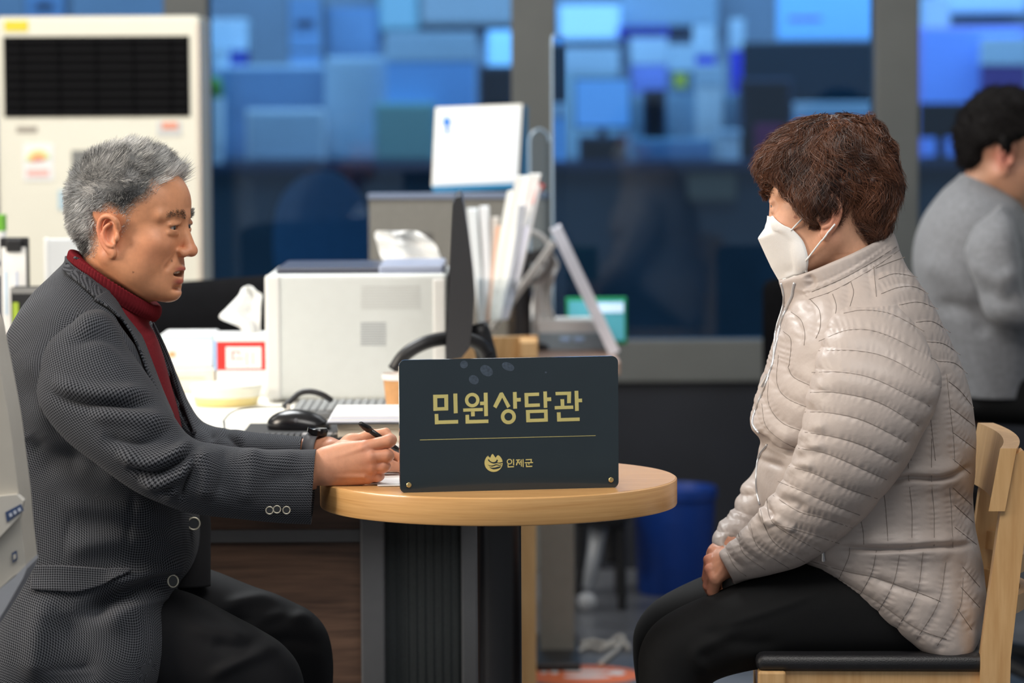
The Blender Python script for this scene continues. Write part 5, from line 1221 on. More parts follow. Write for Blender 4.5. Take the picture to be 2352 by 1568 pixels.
def strip(name, A, B, bvh, m, parent, lift=0.003, thick=0.003, n=40, k=10, Yd=0.0, edge=0.0, uvrot=0.0):
    """patch of cloth between two photo curves, laid on what is under it"""
    A = catmull(np.array(A, float), n); B = catmull(np.array(B, float), n); G = np.zeros((n, k, 3))
    for i in range(n):
        for j in range(k):
            t = j / (k - 1); q = A[i] * (1 - t) + B[i] * t; G[i, j] = lay(q[0], q[1], bvh, lift, Yd)
    for _ in range(3):
        G[1:-1, 1:-1] = 0.5 * G[1:-1, 1:-1] + 0.125 * (G[2:, 1:-1] + G[:-2, 1:-1] + G[1:-1, 2:] + G[1:-1, :-2])
    u = np.zeros((n, k, 2)); u[:, :, 0] = np.cumsum(np.r_[np.zeros((1, k)), np.linalg.norm(np.diff(G, axis=0), axis=2)], 0); u[:, 1:, 1] = np.cumsum(np.linalg.norm(np.diff(G, axis=1), axis=2), 1)
    c, s = math.cos(uvrot), math.sin(uvrot); u = np.stack([c * u[..., 0] - s * u[..., 1], s * u[..., 0] + c * u[..., 1]], 2)
    o = mobj(name, G.reshape(-1, 3), grid_faces(n, k, close=False), m, parent, True, uv=u.reshape(-1, 2))
    md = o.modifiers.new('cloth', 'SOLIDIFY'); md.thickness = thick; md.offset = 0
    return o

def ribbon_line(name, pts, bvh, m, parent, r, lift=0.0005, n=50, Yd=0.0):
    q = catmull(np.array(pts, float), n); w = np.array([lay(a, b, bvh, lift, Yd) for a, b in q])
    for _ in range(2): w[1:-1] = 0.5 * w[1:-1] + 0.25 * (w[2:] + w[:-2])
    return MB().tube(w, r, 8).build(name, m, parent, True)

def houndstooth(name, dark, light, cell):
    m = bpy.data.materials.new(name); m.use_nodes = True; nt = m.node_tree; N = nt.nodes; L = nt.links; b = N['Principled BSDF']
    b.inputs['Roughness'].default_value = 0.9; b.inputs['Specular IOR Level'].default_value = 0.15; b.inputs['Sheen Weight'].default_value = 0.04
    uv = N.new('ShaderNodeUVMap'); sx = N.new('ShaderNodeSeparateXYZ'); L.new(uv.outputs[0], sx.inputs[0])
    def mth(op, a, bb=None, c=None):
        n = N.new('ShaderNodeMath'); n.operation = op
        for k, v in enumerate((a, bb, c)):
            if v is None: continue
            if isinstance(v, (int, float)): n.inputs[k].default_value = v
            else: L.new(v, n.inputs[k])
        return n.outputs[0]
    u = mth('MULTIPLY', sx.outputs[0], 8 / cell); v = mth('MULTIPLY', sx.outputs[1], 8 / cell)
    iu, iv = mth('FLOOR', u), mth('FLOOR', v)
    tw = mth('LESS_THAN', mth('FLOORED_MODULO', mth('ADD', iu, iv), 4), 2)
    wa = mth('LESS_THAN', mth('FLOORED_MODULO', iu, 8), 4); we = mth('LESS_THAN', mth('FLOORED_MODULO', iv, 8), 4)
    fac = mth('ADD', mth('MULTIPLY', tw, wa), mth('MULTIPLY', mth('SUBTRACT', 1, tw), we))
    tc = N.new('ShaderNodeTexCoord'); nz = N.new('ShaderNodeTexNoise'); nz.inputs['Scale'].default_value = 1500; nz.inputs['Detail'].default_value = 1; L.new(tc.outputs['Object'], nz.inputs[0])
    f2 = mth('MULTIPLY', fac, mth('ADD', 0.35, mth('MULTIPLY', nz.outputs['Fac'], 1.25)))
    mx = N.new('ShaderNodeMix'); mx.data_type = 'RGBA'; mx.inputs[6].default_value = (*dark, 1); mx.inputs[7].default_value = (*light, 1); L.new(f2, mx.inputs[0]); L.new(mx.outputs[2], b.inputs['Base Color'])
    bp = N.new('ShaderNodeBump'); bp.inputs['Strength'].default_value = 0.35; bp.inputs['Distance'].default_value = 0.0006; L.new(fac, bp.inputs['Height']); L.new(bp.outputs[0], b.inputs['Normal'])
    return m

def twill(name, c1, c2, cell):
    m = bpy.data.materials.new(name); m.use_nodes = True; nt = m.node_tree; N = nt.nodes; L = nt.links; b = N['Principled BSDF']; b.inputs['Roughness'].default_value = 0.75;  b.inputs['Specular IOR Level'].default_value = 0.25
    uv = N.new('ShaderNodeUVMap'); w = N.new('ShaderNodeTexWave'); w.inputs['Scale'].default_value = 1 / cell / 6.28 * 2; w.inputs['Distortion'].default_value = 0.4; mp = N.new('ShaderNodeMapping'); mp.inputs['Rotation'].default_value = (0, 0, 1.2); L.new(uv.outputs[0], mp.inputs[0]); L.new(mp.outputs[0], w.inputs[0])
    mx = N.new('ShaderNodeMix'); mx.data_type = 'RGBA'; mx.inputs[6].default_value = (*c1, 1); mx.inputs[7].default_value = (*c2, 1); L.new(w.outputs['Fac'], mx.inputs[0]); L.new(mx.outputs[2], b.inputs['Base Color'])
    return m

m_skin = mat('skin', (0.6, 0.3, 0.18), 0.46, attr='Col', sss=0.10, var=0.07, vscale=120, bump=0.12, bscale=900, spec=0.4)
m_hair = mat('hair', (0.1, 0.1, 0.1), 0.42, attr='Col', spec=0.45)
m_eye = mat('eyeball', (0.80, 0.76, 0.72), 0.12, attr='Col', coat=0.6)

def eyeball(parent, o, R, Rloc, look, r=0.0122, iris=(0.02, 0.012, 0.008)):
    """eyeball with iris, pupil looking along `look` (head frame)"""
    n1, n2 = 20, 28; V = []; 
    lk = np.array(look, float); lk /= np.linalg.norm(lk); a = np.cross(lk, [0, 0, 1]); a /= np.linalg.norm(a); b = np.cross(a, lk); C = []
    for i in range(n1 + 1):
        ph = math.pi * i / n1
        for j in range(n2):
            th = 2 * math.pi * j / n2; V.append(lk * math.cos(ph) * r + (a * math.cos(th) + b * math.sin(th)) * math.sin(ph) * r)
            C.append((0.004, 0.004, 0.004) if ph < 0.22 else iris if ph < 0.60 else (0.52, 0.47, 0.43))
    V = (np.array(V) + np.array(Rloc)) @ R.T + o
    F = [(i * n2 + j, i * n2 + (j + 1) % n2, (i + 1) * n2 + (j + 1) % n2, (i + 1) * n2 + j) for i in range(n1) for j in range(n2)]
    return fast_mesh('eye', V, np.array(F), m_eye, parent, np.array(C))
# ================================================================== MAN IN TWEED
YM = 0.15
man = root('person', 'person in a grey houndstooth jacket and dark red turtleneck, writing at the table', 'person', (P(200, 1560, YM)[0], YM, 0.0))
m_tweed = houndstooth('tweed', (0.006, 0.007, 0.010), (0.110, 0.116, 0.132), 0.0041)
m_redknit = mat('red_knit', (0.16, 0.012, 0.018), 0.9, var=0.15, vscale=300, spec=0.15)
m_trs = twill('dark_trousers', (0.0025, 0.0028, 0.0042), (0.006, 0.0066, 0.009), 0.0022)
HM = P(303, 513, YM - 0.015); RM = rotm(math.radians(-17), math.radians(6), 0) @ np.diag([1.0, 1.0, 0.955])
f = head_field(0.0017, mouth=0.0055, full=1.03, jowl=1, lid=0.0034)
hv, hq = f.mesh(); hvw = hv @ RM.T + HM
# --- skin colouring: warm, redder ears/nose/lips, stubbled hairline
base = np.tile(np.array([0.62, 0.285, 0.150]), (len(hv), 1))
ay = np.abs(hv[:, 1])
g = lambda c, r: np.exp(-(((hv - np.array(c)) / np.array(r)) ** 2).sum(1))
g2 = lambda c, r: np.exp(-(((np.stack([hv[:, 0], ay, hv[:, 2]], 1) - np.array(c)) / np.array(r)) ** 2).sum(1))
base = mix(base, (0.67, 0.26, 0.145), 0.7 * g2((0.06, 0.045, -0.035), (0.03, 0.03, 0.03)))
base = mix(base, (0.72, 0.25, 0.145), 0.8 * g2((-0.018, 0.085, -0.02), (0.03, 0.018, 0.04)))
base = mix(base, (0.66, 0.25, 0.145), 0.6 * g((0.11, 0, -0.036), (0.016, 0.02, 0.016)))
lip = np.maximum(g2((0.094, 0.006, -0.0675), (0.016, 0.016, 0.0050)), g2((0.092, 0.006, -0.0895), (0.016, 0.016, 0.0060)))
base = mix(base, (0.40, 0.10, 0.075), np.clip(1.5 * lip - 0.25, 0, 1) * (hv[:, 0] > 0.078))
base = mix(base, (0.06, 0.02, 0.018), 1.2 * g((0.092, 0, -0.0765), (0.011, 0.020, 0.0035)))
# --- hair outline (photo pixels of the near side; mirrored to the far side)
hp_mir = np.stack([hv[:, 0], -ay, hv[:, 2]], 1) @ RM.T + HM; hpx = proj(hp_mir)
HAIR = [(455, 330), (440, 400), (425, 403), (405, 402), (385, 410), (358, 426), (352, 446), (342, 460), (322, 470), (306, 484), (296, 500), (290, 520), (283, 535), (279, 520), (274, 495), (252, 484), (232, 498), (224, 530), (224, 565), (214, 590), (195, 596), (158, 584), (130, 560), (120, 400), (200, 280), (340, 270)]
hd = in_poly(hpx, HAIR); hd = np.where((ay > 0.072) & (hv[:, 2] < 0.02) & (hv[:, 0] < 0.02) & (hv[:, 0] > -0.04), -20, hd)
scalp = np.clip(hd / 50, 0, 1); base = mix(base, (0.13, 0.12, 0.105), np.clip(hd / 30 + 0.15, 0, 0.92) * (hd > -8))
body = fast_mesh('body', hvw, hq, m_skin, man, base) if False else None
for s_ in (-1, 1):
    e_ = np.array(EYE) * (1, s_, 1); base = mix(base, (0.05, 0.03, 0.022), 1.3 * np.exp(-(((hv - e_ - np.array((0.012, 0, 0.0036))) / np.array((0.010, 0.0125, 0.0015))) ** 2).sum(1)))
# --- moles
for (x, y) in ((395, 599), (306, 625)):
    r = np.linalg.norm(proj(hvw) - (x, y), axis=1); base = mix(base, (0.10, 0.05, 0.035), (r < 2.6) * 0.6 * (hvw[:, 1] < HM[1]))

def mirror_hand(): pass
# --- right hand (near), closed round the pen; points are (px, py, Y)
def H3(l): return [P(*q) for q in l]
lo = P(690, 1150, -0.15); hi = P(930, 960, 0.10)
hf = Field(np.minimum(lo, hi) - 0.01, np.maximum(lo, hi) + 0.01, 0.0013)
YH = -0.065
wr = P(700, 1078, YH + 0.018); 
hf.cap(P(640, 1098, YH + 0.015), P(742, 1076, YH + 0.016), 0.033, 0.0285, k=0.01, flat=((0, 1, 0), 0.80))
mcp = dict(i=P(838, 1027, YH + 0.004), m=P(852, 1050, YH - 0.003), r=P(853, 1073, YH + 0.0), p=P(845, 1094, YH + 0.007))
for kk, (wp, r0, r1) in dict(i=(P(752, 1052, YH + 0.014), 0.019, 0.0120), m=(P(752, 1066, YH + 0.010), 0.020, 0.0125), r=(P(752, 1082, YH + 0.010), 0.020, 0.0125), p=(P(755, 1096, YH + 0.014), 0.0150, 0.0120)).items():
    hf.cap(wp, mcp[kk], r0, r1, k=0.012)
hf.ell(P(800, 1064, YH + 0.018), (0.036, 0.017, 0.034), k=0.015)       # palm mass
fing = dict(i=[mcp['i'], P(893, 1013, YH + 0.000), P(898, 1010, YH + 0.024), P(880, 1010, YH + 0.040)],
            m=[mcp['m'], P(888, 1047, YH - 0.004), P(890, 1048, YH + 0.022), P(868, 1046, YH + 0.036)],
            r=[mcp['r'], P(880, 1071, YH - 0.002), P(878, 1074, YH + 0.022), P(856, 1072, YH + 0.034)],
            p=[mcp['p'], P(866, 1093, YH + 0.006), P(862, 1096, YH + 0.026), P(846, 1092, YH + 0.034)])
fr = dict(i=(0.0112, 0.0102, 0.0088, 0.0078), m=(0.0112, 0.0104, 0.0090, 0.0080), r=(0.0105, 0.0096, 0.0084, 0.0074), p=(0.0098, 0.0088, 0.0076, 0.0066))
for kk in fing:
    g3 = Field.__new__(Field); g3.__dict__ = dict(hf.__dict__); g3.F = np.full_like(hf.F, 0.08)
    g3.chain(fing[kk], fr[kk], k=0.004)
    a_, b_ = hf.F, g3.F; kq = 0.0014; h_ = np.clip(0.5 + 0.5 * (b_ - a_) / kq, 0, 1); hf.F = b_ * (1 - h_) + a_ * h_ - kq * h_ * (1 - h_)
    c_ = np.array(fing[kk][0]); hf.ell(c_ + [0.001, -0.006, 0], (0.0065, 0.0058, 0.0068), k=0.006)             # knuckle
    hf.cap(fing[kk][1] + [0.002, -0.002, 0], fing[kk][1] + [0.004, 0.004, 0], 0.0086, 0.0084, k=0.0025)
for (x0, y0, x1, y1) in ((770, 1052, 830, 1030), (772, 1064, 840, 1052), (772, 1078, 842, 1074), (775, 1092, 835, 1094)):  # tendons
    hf.cap(P(x0, y0, YH - 0.0055), P(x1, y1, YH - 0.0075), 0.0016, 0.0022, k=0.006)
hf.chain([P(765, 1046, YH + 0.030), P(806, 1016, YH + 0.042), P(850, 1003, YH + 0.040), P(886, 993, YH + 0.034)], [0.0165, 0.0125, 0.0100, 0.0080], k=0.010)   # thumb
hf.F = np.maximum(hf.F, (TZ + 0.0005 - hf.ax[2])[None, None, :].astype(np.float32) * ((hf.ax[0] > tc_[0] - TR)[:, None, None]) + (-1.0) * ((hf.ax[0] <= tc_[0] - TR)[:, None, None]))
rv, rq = hf.mesh()
rpx = proj(rv); rc = np.tile(np.array([0.64, 0.31, 0.19]), (len(rv), 1))
for kk in mcp: rc = mix(rc, (0.62, 0.215, 0.14), 0.55 * np.exp(-(np.linalg.norm(rv - mcp[kk], axis=1) / 0.014) ** 2)); rc = mix(rc, (0.66, 0.25, 0.17), 0.5 * np.exp(-(np.linalg.norm(rv - fing[kk][1], axis=1) / 0.012) ** 2))
# --- left hand (far), resting on the table
lo = P(660, 1130, 0.03); hi = P(960, 990, 0.26); lf = Field(np.minimum(lo, hi) - 0.01, np.maximum(lo, hi) + 0.01, 0.0018)
YL2 = 0.115
lf.cap(P(650, 1044, YL2 + 0.045), P(752, 1038, YL2 + 0.01), 0.024, 0.026, k=0.01, flat=((0, 1, 0), 0.9))
for (wy, my, yy, fx) in ((1034, 1040, -0.03, 932), (1040, 1050, -0.012, 940), (1046, 1056, 0.008, 935), (1050, 1060, 0.026, 918)):
    mm = P(845, my, YL2 + yy); lf.cap(P(765, wy, YL2 + yy * 0.6), mm, 0.018, 0.012, k=0.014)
    lf.chain([mm, P(fx - 36, my - 6, YL2 + yy - 0.005), P(fx - 8, my + 12, YL2 + yy - 0.01), P(fx, my + 22, YL2 + yy - 0.012)], (0.0110, 0.0100, 0.0088, 0.0078), k=0.003)
lf.chain([P(785, 1045, YL2 - 0.03), P(840, 1058, YL2 - 0.055), P(885, 1066, YL2 - 0.06), P(912, 1072, YL2 - 0.055)], (0.016, 0.0125, 0.0105, 0.0085), k=0.008)
lf.F = np.maximum(lf.F, ((TZ + 0.003 - lf.ax[2])[None, None, :] + 0 * lf.ax[0][:, None, None] + 0 * lf.ax[1][None, :, None]).astype(np.float32))
lv_, lq_ = lf.mesh(); lc_ = np.tile(np.array([0.55, 0.25, 0.15]), (len(lv_), 1))
# --- inner torso and arms so that the body is one figure under the clothes
def coarse_body(pts, rad, h=0.012, kk=0.05):
    A = np.array([p for c in pts for p in c]); f = Field(A.min(0) - 0.2, A.max(0) + 0.2, h)
    for c, r in zip(pts, rad): f.chain(c, r, k=kk)
    return f.mesh()
cv, cq = coarse_body([[P(225, 740, YM), P(205, 800, YM), P(215, 1000, YM), P(225, 1300, YM), P(215, 1420, YM)],
                      [P(205, 830, YM), P(195, 830, YM - 0.15), P(400, 1075, YM - 0.235), P(560, 1108, YH + 0.015), P(700, 1085, YH + 0.016)],
                      [P(205, 830, YM), P(245, 850, YM + 0.15), P(430, 1030, YM + 0.145), P(600, 1046, YM + 0.06), P(740, 1042, YL2 + 0.02)]],
                     [[0.05, 0.08, 0.09, 0.10, 0.10], [0.06, 0.04, 0.03, 0.028, 0.022], [0.06, 0.04, 0.03, 0.028, 0.022]], kk=0.015)
cc_ = np.tile(np.array([0.5, 0.23, 0.12]), (len(cv), 1))
BV = [hvw, rv, lv_, cv]; BQ = [hq, rq, lq_, cq]; BC = [base, rc, lc_, cc_]; o_ = np.cumsum([0] + [len(v) for v in BV[:-1]])
body = fast_mesh('body', np.concatenate(BV), np.concatenate([q + k for q, k in zip(BQ, o_)]), m_skin, man, np.concatenate(BC))
for s in (-1, 1): eyeball(man, HM, RM, np.array(EYE) * (1, s, 1), (1, 0.05, 0.04))
# teeth
tv = MB()
for k in range(-3, 4):
    a0 = k * 0.0062; tv.box((0.0845 - abs(k) * 0.0012, a0 - 0.0029, -0.0775), (0.0885 - abs(k) * 0.0012, a0 + 0.0029, -0.0705), 0.001, 1)
tv.v = [tuple(np.array(v) @ RM.T + HM) for v in tv.v]; tv.build('teeth', mat('tooth', (0.62, 0.55, 0.45), 0.3), man, True)
# eyebrows
def brow_strands(parent, V, N, o, R, col, n=420, zc=0.0265):
    ok = (V[:, 0] > 0.055) & (np.abs(V[:, 1]) > 0.010) & (np.abs(V[:, 1]) < 0.049)
    t = (np.abs(V[:, 1]) - 0.010) / 0.046; zz = zc + 0.004 * np.sin(t * 3.0) - 0.004 * t
    ok &= np.abs(V[:, 2] - zz) < 0.0068 * (1.1 - 0.5 * t); ids = np.where(ok)[0]
    pick = RNG.choice(ids, n * 2); s = V[pick] + RNG.normal(size=(len(pick), 3)) * 0.0008; nn = N[pick]
    d = nn * 0.35 + np.stack([-0.15 * np.ones(len(pick)), np.sign(s[:, 1]) * 0.75, 0.25 * np.ones(len(pick))], 1) + RNG.normal(size=s.shape) * 0.15; d /= np.linalg.norm(d, axis=1, keepdims=True)
    v, q, c = strands(s @ R.T + o, d @ R.T, RNG.uniform(0.005, 0.009, len(pick)), 3, 0.00045, np.array(col)[None] * RNG.uniform(0.6, 1.6, (len(pick), 1)))
    return fast_mesh('eyebrows', v, q, m_hair, parent, c)
hn = vnormals(hv, hq)
brow_strands(man, hv, hn, HM, RM, (0.12, 0.112, 0.100))
# --- hair: shell + strands
lenmap = np.interp(hd, [-6, 6, 24, 50, 90], [0.0015, 0.004, 0.011, 0.021, 0.026])
top = np.clip((hv[:, 2] - 0.03) / 0.06, 0, 1); back = np.clip((-hv[:, 0] - 0.03) / 0.05, 0, 1); front = np.clip((hv[:, 0] - 0.03) / 0.05, 0, 1)
fr_ = np.clip((hv[:, 0] - 0.035) / 0.03, 0, 1) * np.clip((hv[:, 2] - 0.05) / 0.02, 0, 1)
lenmap = np.maximum(lenmap, 0.0175 * fr_)
lenmap = lenmap * (0.62 + 0.36 * top + 0.42 * front * top) * np.where(hd > -6, 1, 0)
ids = np.where(hd > -6)[0]; w_ = np.clip((hd[ids] + 14) / 40, 0.22, 1); w_ /= w_.sum()
NH = 36000; pk = RNG.choice(ids, NH, p=w_)
sd = hv[pk] + RNG.normal(size=(NH, 3)) * 0.0011; nn = hn[pk]; L_ = lenmap[pk] * RNG.uniform(0.75, 1.2, NH)
flow = np.stack([0.75 * top[pk] + 0.5 * front[pk] - 0.35 * (1 - top[pk]), 0.10 * np.sign(sd[:, 1]) * (1 - top[pk]), 0.25 * top[pk] - 0.75 * (1 - top[pk])], 1)
cl = np.stack([snoise(sd, 160, 1), snoise(sd, 160, 2), snoise(sd, 160, 3)], 1)
frk = (front * top)[pk][:, None]
flow = flow * (1 - 0.75 * frk) + np.array([0.12, 0, 0.75]) * frk
dr = nn * (0.75 + 0.25 * front[pk])[:, None] + flow * 0.62 + RNG.normal(size=(NH, 3)) * 0.13 + 0.20 * cl; dr /= np.linalg.norm(dr, axis=1, keepdims=True)
bd = flow * 0.35 + 0.15 * cl
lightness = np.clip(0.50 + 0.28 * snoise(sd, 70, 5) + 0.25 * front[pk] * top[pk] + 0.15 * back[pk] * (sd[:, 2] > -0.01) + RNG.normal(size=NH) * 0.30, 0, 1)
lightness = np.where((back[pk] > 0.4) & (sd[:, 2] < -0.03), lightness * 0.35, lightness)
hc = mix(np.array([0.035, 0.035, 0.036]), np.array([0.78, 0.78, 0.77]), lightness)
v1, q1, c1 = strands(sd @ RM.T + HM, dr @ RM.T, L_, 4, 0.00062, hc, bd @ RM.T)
# short shell keeps the scalp from showing through
sh_off = np.clip(lenmap * 0.5 * np.clip((hd - 14) / 30, 0, 1) - 0.0009, -0.004, 0.02); shell = (hv + hn * sh_off[:, None] + 0.35 * sh_off[:, None] * np.stack([0.75 * top + 0.5 * front - 0.35 * (1 - top), 0 * top, 0.25 * top - 0.7 * (1 - top)], 1)) @ RM.T + HM
keepf = (hd[hq] > 14).all(1); fq = hq[keepf]; used = np.unique(fq); rm = np.full(len(hv), -1); rm[used] = np.arange(len(used))
sc_col = mix(np.array([0.06, 0.06, 0.06]), np.array([0.30, 0.30, 0.30]), np.clip(0.4 + 0.4 * snoise(hv, 90, 8), 0, 1))
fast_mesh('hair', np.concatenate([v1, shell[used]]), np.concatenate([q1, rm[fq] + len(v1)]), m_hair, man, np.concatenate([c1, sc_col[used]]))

# --- turtleneck: folded collar and front
ribs = lambda G, N: 0.0011 * np.sin(np.arange(G.shape[1])[None, :] * (2 * math.pi / 3.0)) * np.ones((G.shape[0], 1))
CR_ = [(356, 738, 156, 612, 0.074, YM - 0.002, 2.2), (366, 728, 155, 596, 0.0735, YM - 0.006, 2.2), (370, 714, 157, 582, 0.072, YM - 0.009, 2.2), (366, 704, 162, 574, 0.070, YM - 0.011, 2.2), (352, 702, 176, 578, 0.064, YM - 0.010, 2.1), (340, 708, 190, 590, 0.058, YM - 0.008, 2.1)]
cloth('turtleneck_collar', CR_, m_redknit, man, 270, 40, caps=(False, False), extra=ribs)
cloth('undershirt', [(484, 1345, 60, 1330, 0.060, YM + 0.035, 1.9), (484, 1260, 60, 1260, 0.060, YM + 0.035, 1.9), (482, 1180, 60, 1160, 0.065, YM + 0.035, 1.9), (456, 1090, 60, 1080, 0.09, YM + 0.02, 2.0), (425, 1010, 60, 1010, 0.14, YM, 2.3), (405, 960, 80, 970, 0.13, YM, 2.3)], mat('black_knit', (0.006, 0.006, 0.008), 0.9, var=0.2, vscale=300), man, 90, 80)
CR2 = [(425, 1030, 60, 1050, 0.145, YM, 2.3), (408, 945, 70, 960, 0.14, YM, 2.2), (390, 880, 80, 880, 0.13, YM, 2.2), (371, 810, 90, 790, 0.12, YM, 2.2), (354, 766, 110, 720, 0.105, YM, 2.1), (342, 744, 132, 662, 0.092, YM, 2.1), (350, 728, 150, 625, 0.076, YM, 2.1), (350, 712, 165, 605, 0.060, YM - 0.004, 2.1)]
cloth('sweater', CR2, m_redknit, man, 120, 120, folds=[([(312, 760), (322, 775), (335, 800)], 0.006, -0.004), ([(318, 775), (345, 790), (372, 800)], 0.008, 0.004)], Yn=0.0, caps=(True, False))
# --- jacket body
JB = [(320, 1600, -40, 1600, 0.212, YM, 4.2), (392, 1540, -25, 1545, 0.220, YM, 4.4), (416, 1470, -8, 1480, 0.222, YM, 4.4), (416, 1400, 4, 1420, 0.216, YM, 4.0), (404, 1350, 16, 1355, 0.206, YM, 3.2), (440, 1300, 26, 1290, 0.198, YM, 2.5), (457, 1240, 26, 1220, 0.195, YM, 2.5), (458, 1170, 18, 1140, 0.195, YM, 2.5), (458, 1100, 8, 1060, 0.198, YM, 2.5), (448, 1020, 2, 960, 0.202, YM, 2.5), (425, 945, 2, 870, 0.205, YM, 2.5), (402, 860, 12, 790, 0.205, YM, 2.5), (378, 790, 40, 726, 0.195, YM, 2.4), (352, 742, 78, 672, 0.168, YM, 2.3), (332, 716, 118, 632, 0.120, YM, 2.2), (318, 700, 146, 604, 0.090, YM, 2.1), (314, 684, 150, 588, 0.081, YM, 2.1)]
jopen = lambda fy: np.interp(fy, [690, 720, 760, 790, 850, 920, 980, 1060, 1130, 1330, 1400, 1470, 1540, 1570, 1600], [1.22, 1.10, 0.92, 0.80, 0.74, 0.66, 0.52, 0.30, 0.0, 0.0, 0.0, 0.02, 0.12, 0.5, 0.9])
jf = [([(60, 1090), (160, 1060), (260, 1090)], 0.02, -0.006), ([(120, 1150), (260, 1170), (400, 1190)], 0.02, 0.006), ([(130, 1270), (260, 1240), (430, 1260)], 0.02, 0.008), ([(190, 1420), (260, 1375), (400, 1325)], 0.014, -0.020), ([(240, 1340), (330, 1330), (420, 1300)], 0.018, 0.014), ([(150, 1400), (180, 1480), (200, 1568)], 0.02, -0.010), ([(110, 1370), (90, 1450), (80, 1568)], 0.02, 0.010), ([(230, 1430), (330, 1390), (400, 1375)], 0.022, 0.010),
      ([(40, 800), (120, 900), (60, 1000)], 0.03, 0.006), ([(60, 1000), (90, 1040), (200, 1060)], 0.02, -0.010), ([(165, 1180), (150, 1240), (145, 1290)], 0.004, -0.002), ([(305, 1130), (290, 1230), (285, 1270)], 0.004, -0.002), ([(185, 640), (240, 690), (280, 730)], 0.006, -0.004)]
jack, JG = cloth('jacket', JB, m_tweed, man, 200, 260, folds=[(a, b, c * 1.5) for a, b, c in jf], Yn=-0.05, caps=(False, False), op=jopen, thick=0.004, noise=0.0012, nfreq=45)
# --- sleeves
SL = [(212, 712, 128, 752, 0.040, YM - 0.118, 2.1), (236, 722, 100, 795, 0.064, YM - 0.136, 2.2), (266, 756, 90, 852, 0.076, YM - 0.156, 2.3), (300, 815, 98, 925, 0.081, YM - 0.178, 2.3), (346, 888, 152, 1000, 0.078, YM - 0.200, 2.3), (388, 950, 228, 1062, 0.072, YM - 0.220, 2.3), (424, 1000, 306, 1116, 0.066, YM - 0.228, 2.3), (458, 1020, 368, 1146, 0.062, YM - 0.230, 2.3), (520, 1030, 446, 1172, 0.058, YM - 0.225, 2.3), (590, 1040, 560, 1186, 0.054, YM - 0.215, 2.3), (660, 1040, 645, 1194, 0.051, YM - 0.205, 2.3), (712, 1038, 704, 1197, 0.049, YM - 0.200, 2.3), (726, 1037, 715, 1198, 0.0485, YM - 0.198, 2.3)]
sf = [([(150, 765), (230, 748), (300, 800)], 0.014, 0.007), ([(140, 800), (230, 785), (320, 850)], 0.010, -0.006), ([(110, 880), (200, 905), (340, 910)], 0.012, 0.008), ([(110, 905), (210, 930), (360, 935)], 0.009, -0.008), ([(200, 950), (290, 960), (390, 975)], 0.012, 0.007), ([(230, 1000), (320, 1020), (400, 990)], 0.012, -0.006),
      ([(270, 1030), (330, 1060), (400, 1045), (435, 1015)], 0.010, 0.010), ([(290, 1060), (350, 1085), (415, 1060), (445, 1030)], 0.008, -0.010), ([(320, 1090), (370, 1105), (430, 1075), (455, 1045)], 0.009, 0.010), ([(350, 1130), (400, 1110), (440, 1060)], 0.008, -0.006), ([(385, 1145), (412, 1100), (440, 1050)], 0.007, 0.006), ([(412, 1150), (430, 1100), (448, 1050)], 0.006, -0.010),
      ([(450, 1035), (470, 1080), (465, 1150)], 0.014, 0.008), ([(505, 1030), (515, 1070), (500, 1140)], 0.010, -0.004), ([(560, 1038), (575, 1080), (560, 1160)], 0.014, 0.004), ([(540, 1050), (620, 1065), (690, 1055)], 0.012, 0.004), ([(600, 1110), (660, 1100), (715, 1110)], 0.012, -0.003)]
s1_, SG = cloth('sleeve', SL, m_tweed, man, 150, 300, folds=[(a, b, c * 1.5) for a, b, c in sf], Yn=-0.13, caps=(True, False), thick=0.004, noise=0.0010, nfreq=50)
FA = [(330, 720, 240, 790, 0.05, YM + 0.15, 2.1), (370, 790, 240, 880, 0.065, YM + 0.165, 2.2), (400, 860, 280, 960, 0.065, YM + 0.165, 2.2), (430, 930, 340, 1040, 0.062, YM + 0.16, 2.2), (462, 972, 400, 1080, 0.058, YM + 0.14, 2.2), (515, 990, 480, 1090, 0.054, YM + 0.11, 2.2), (580, 998, 560, 1090, 0.050, YM + 0.07, 2.2), (640, 1004, 630, 1085, 0.046, YM + 0.03, 2.2), (686, 1008, 680, 1080, 0.043, YM + 0.00, 2.2), (694, 1008, 688, 1080, 0.0425, YM - 0.003, 2.2)]
cloth('sleeve', FA, m_tweed, man, 110, 200, folds=[([(440, 975), (470, 1000), (480, 1030)], 0.010, -0.008), ([(470, 985), (520, 1000), (560, 1030)], 0.010, 0.007), ([(500, 1005), (530, 1020), (560, 1040)], 0.008, -0.006)], Yn=0.15, caps=(True, False), thick=0.004)
jb = bvh_of(JG)
# collar, lapel, pocket flap
strip('collar', [(170, 590), (184, 597), (206, 614), (232, 640), (254, 668)], [(146, 624), (158, 636), (178, 652), (204, 676), (232, 702)], jb, m_tweed, man, 0.005, 0.004, 40, 12, YM - 0.06, uvrot=0.5)
strip('lapel', [(252, 664), (272, 694), (294, 730), (318, 776), (344, 842), (366, 900), (392, 960)], [(214, 692), (252, 716), (288, 756), (312, 800), (330, 850), (352, 905), (388, 962)], jb, m_tweed, man, 0.0055, 0.004, 60, 12, YM - 0.1, uvrot=0.9)
strip('lapel', [(352, 738), (378, 790), (402, 850), (420, 910), (436, 955), (450, 990)], [(350, 748), (368, 792), (388, 852), (402, 910), (418, 958), (440, 1000)], jb, m_tweed, man, 0.004, 0.006, 40, 6, YM + 0.05)
strip('pocket_flap', [(82, 1298), (150, 1297), (220, 1302), (300, 1312)], [(76, 1356), (130, 1358), (190, 1357), (300, 1316)], jb, m_tweed, man, 0.006, 0.004, 40, 12, -0.06)
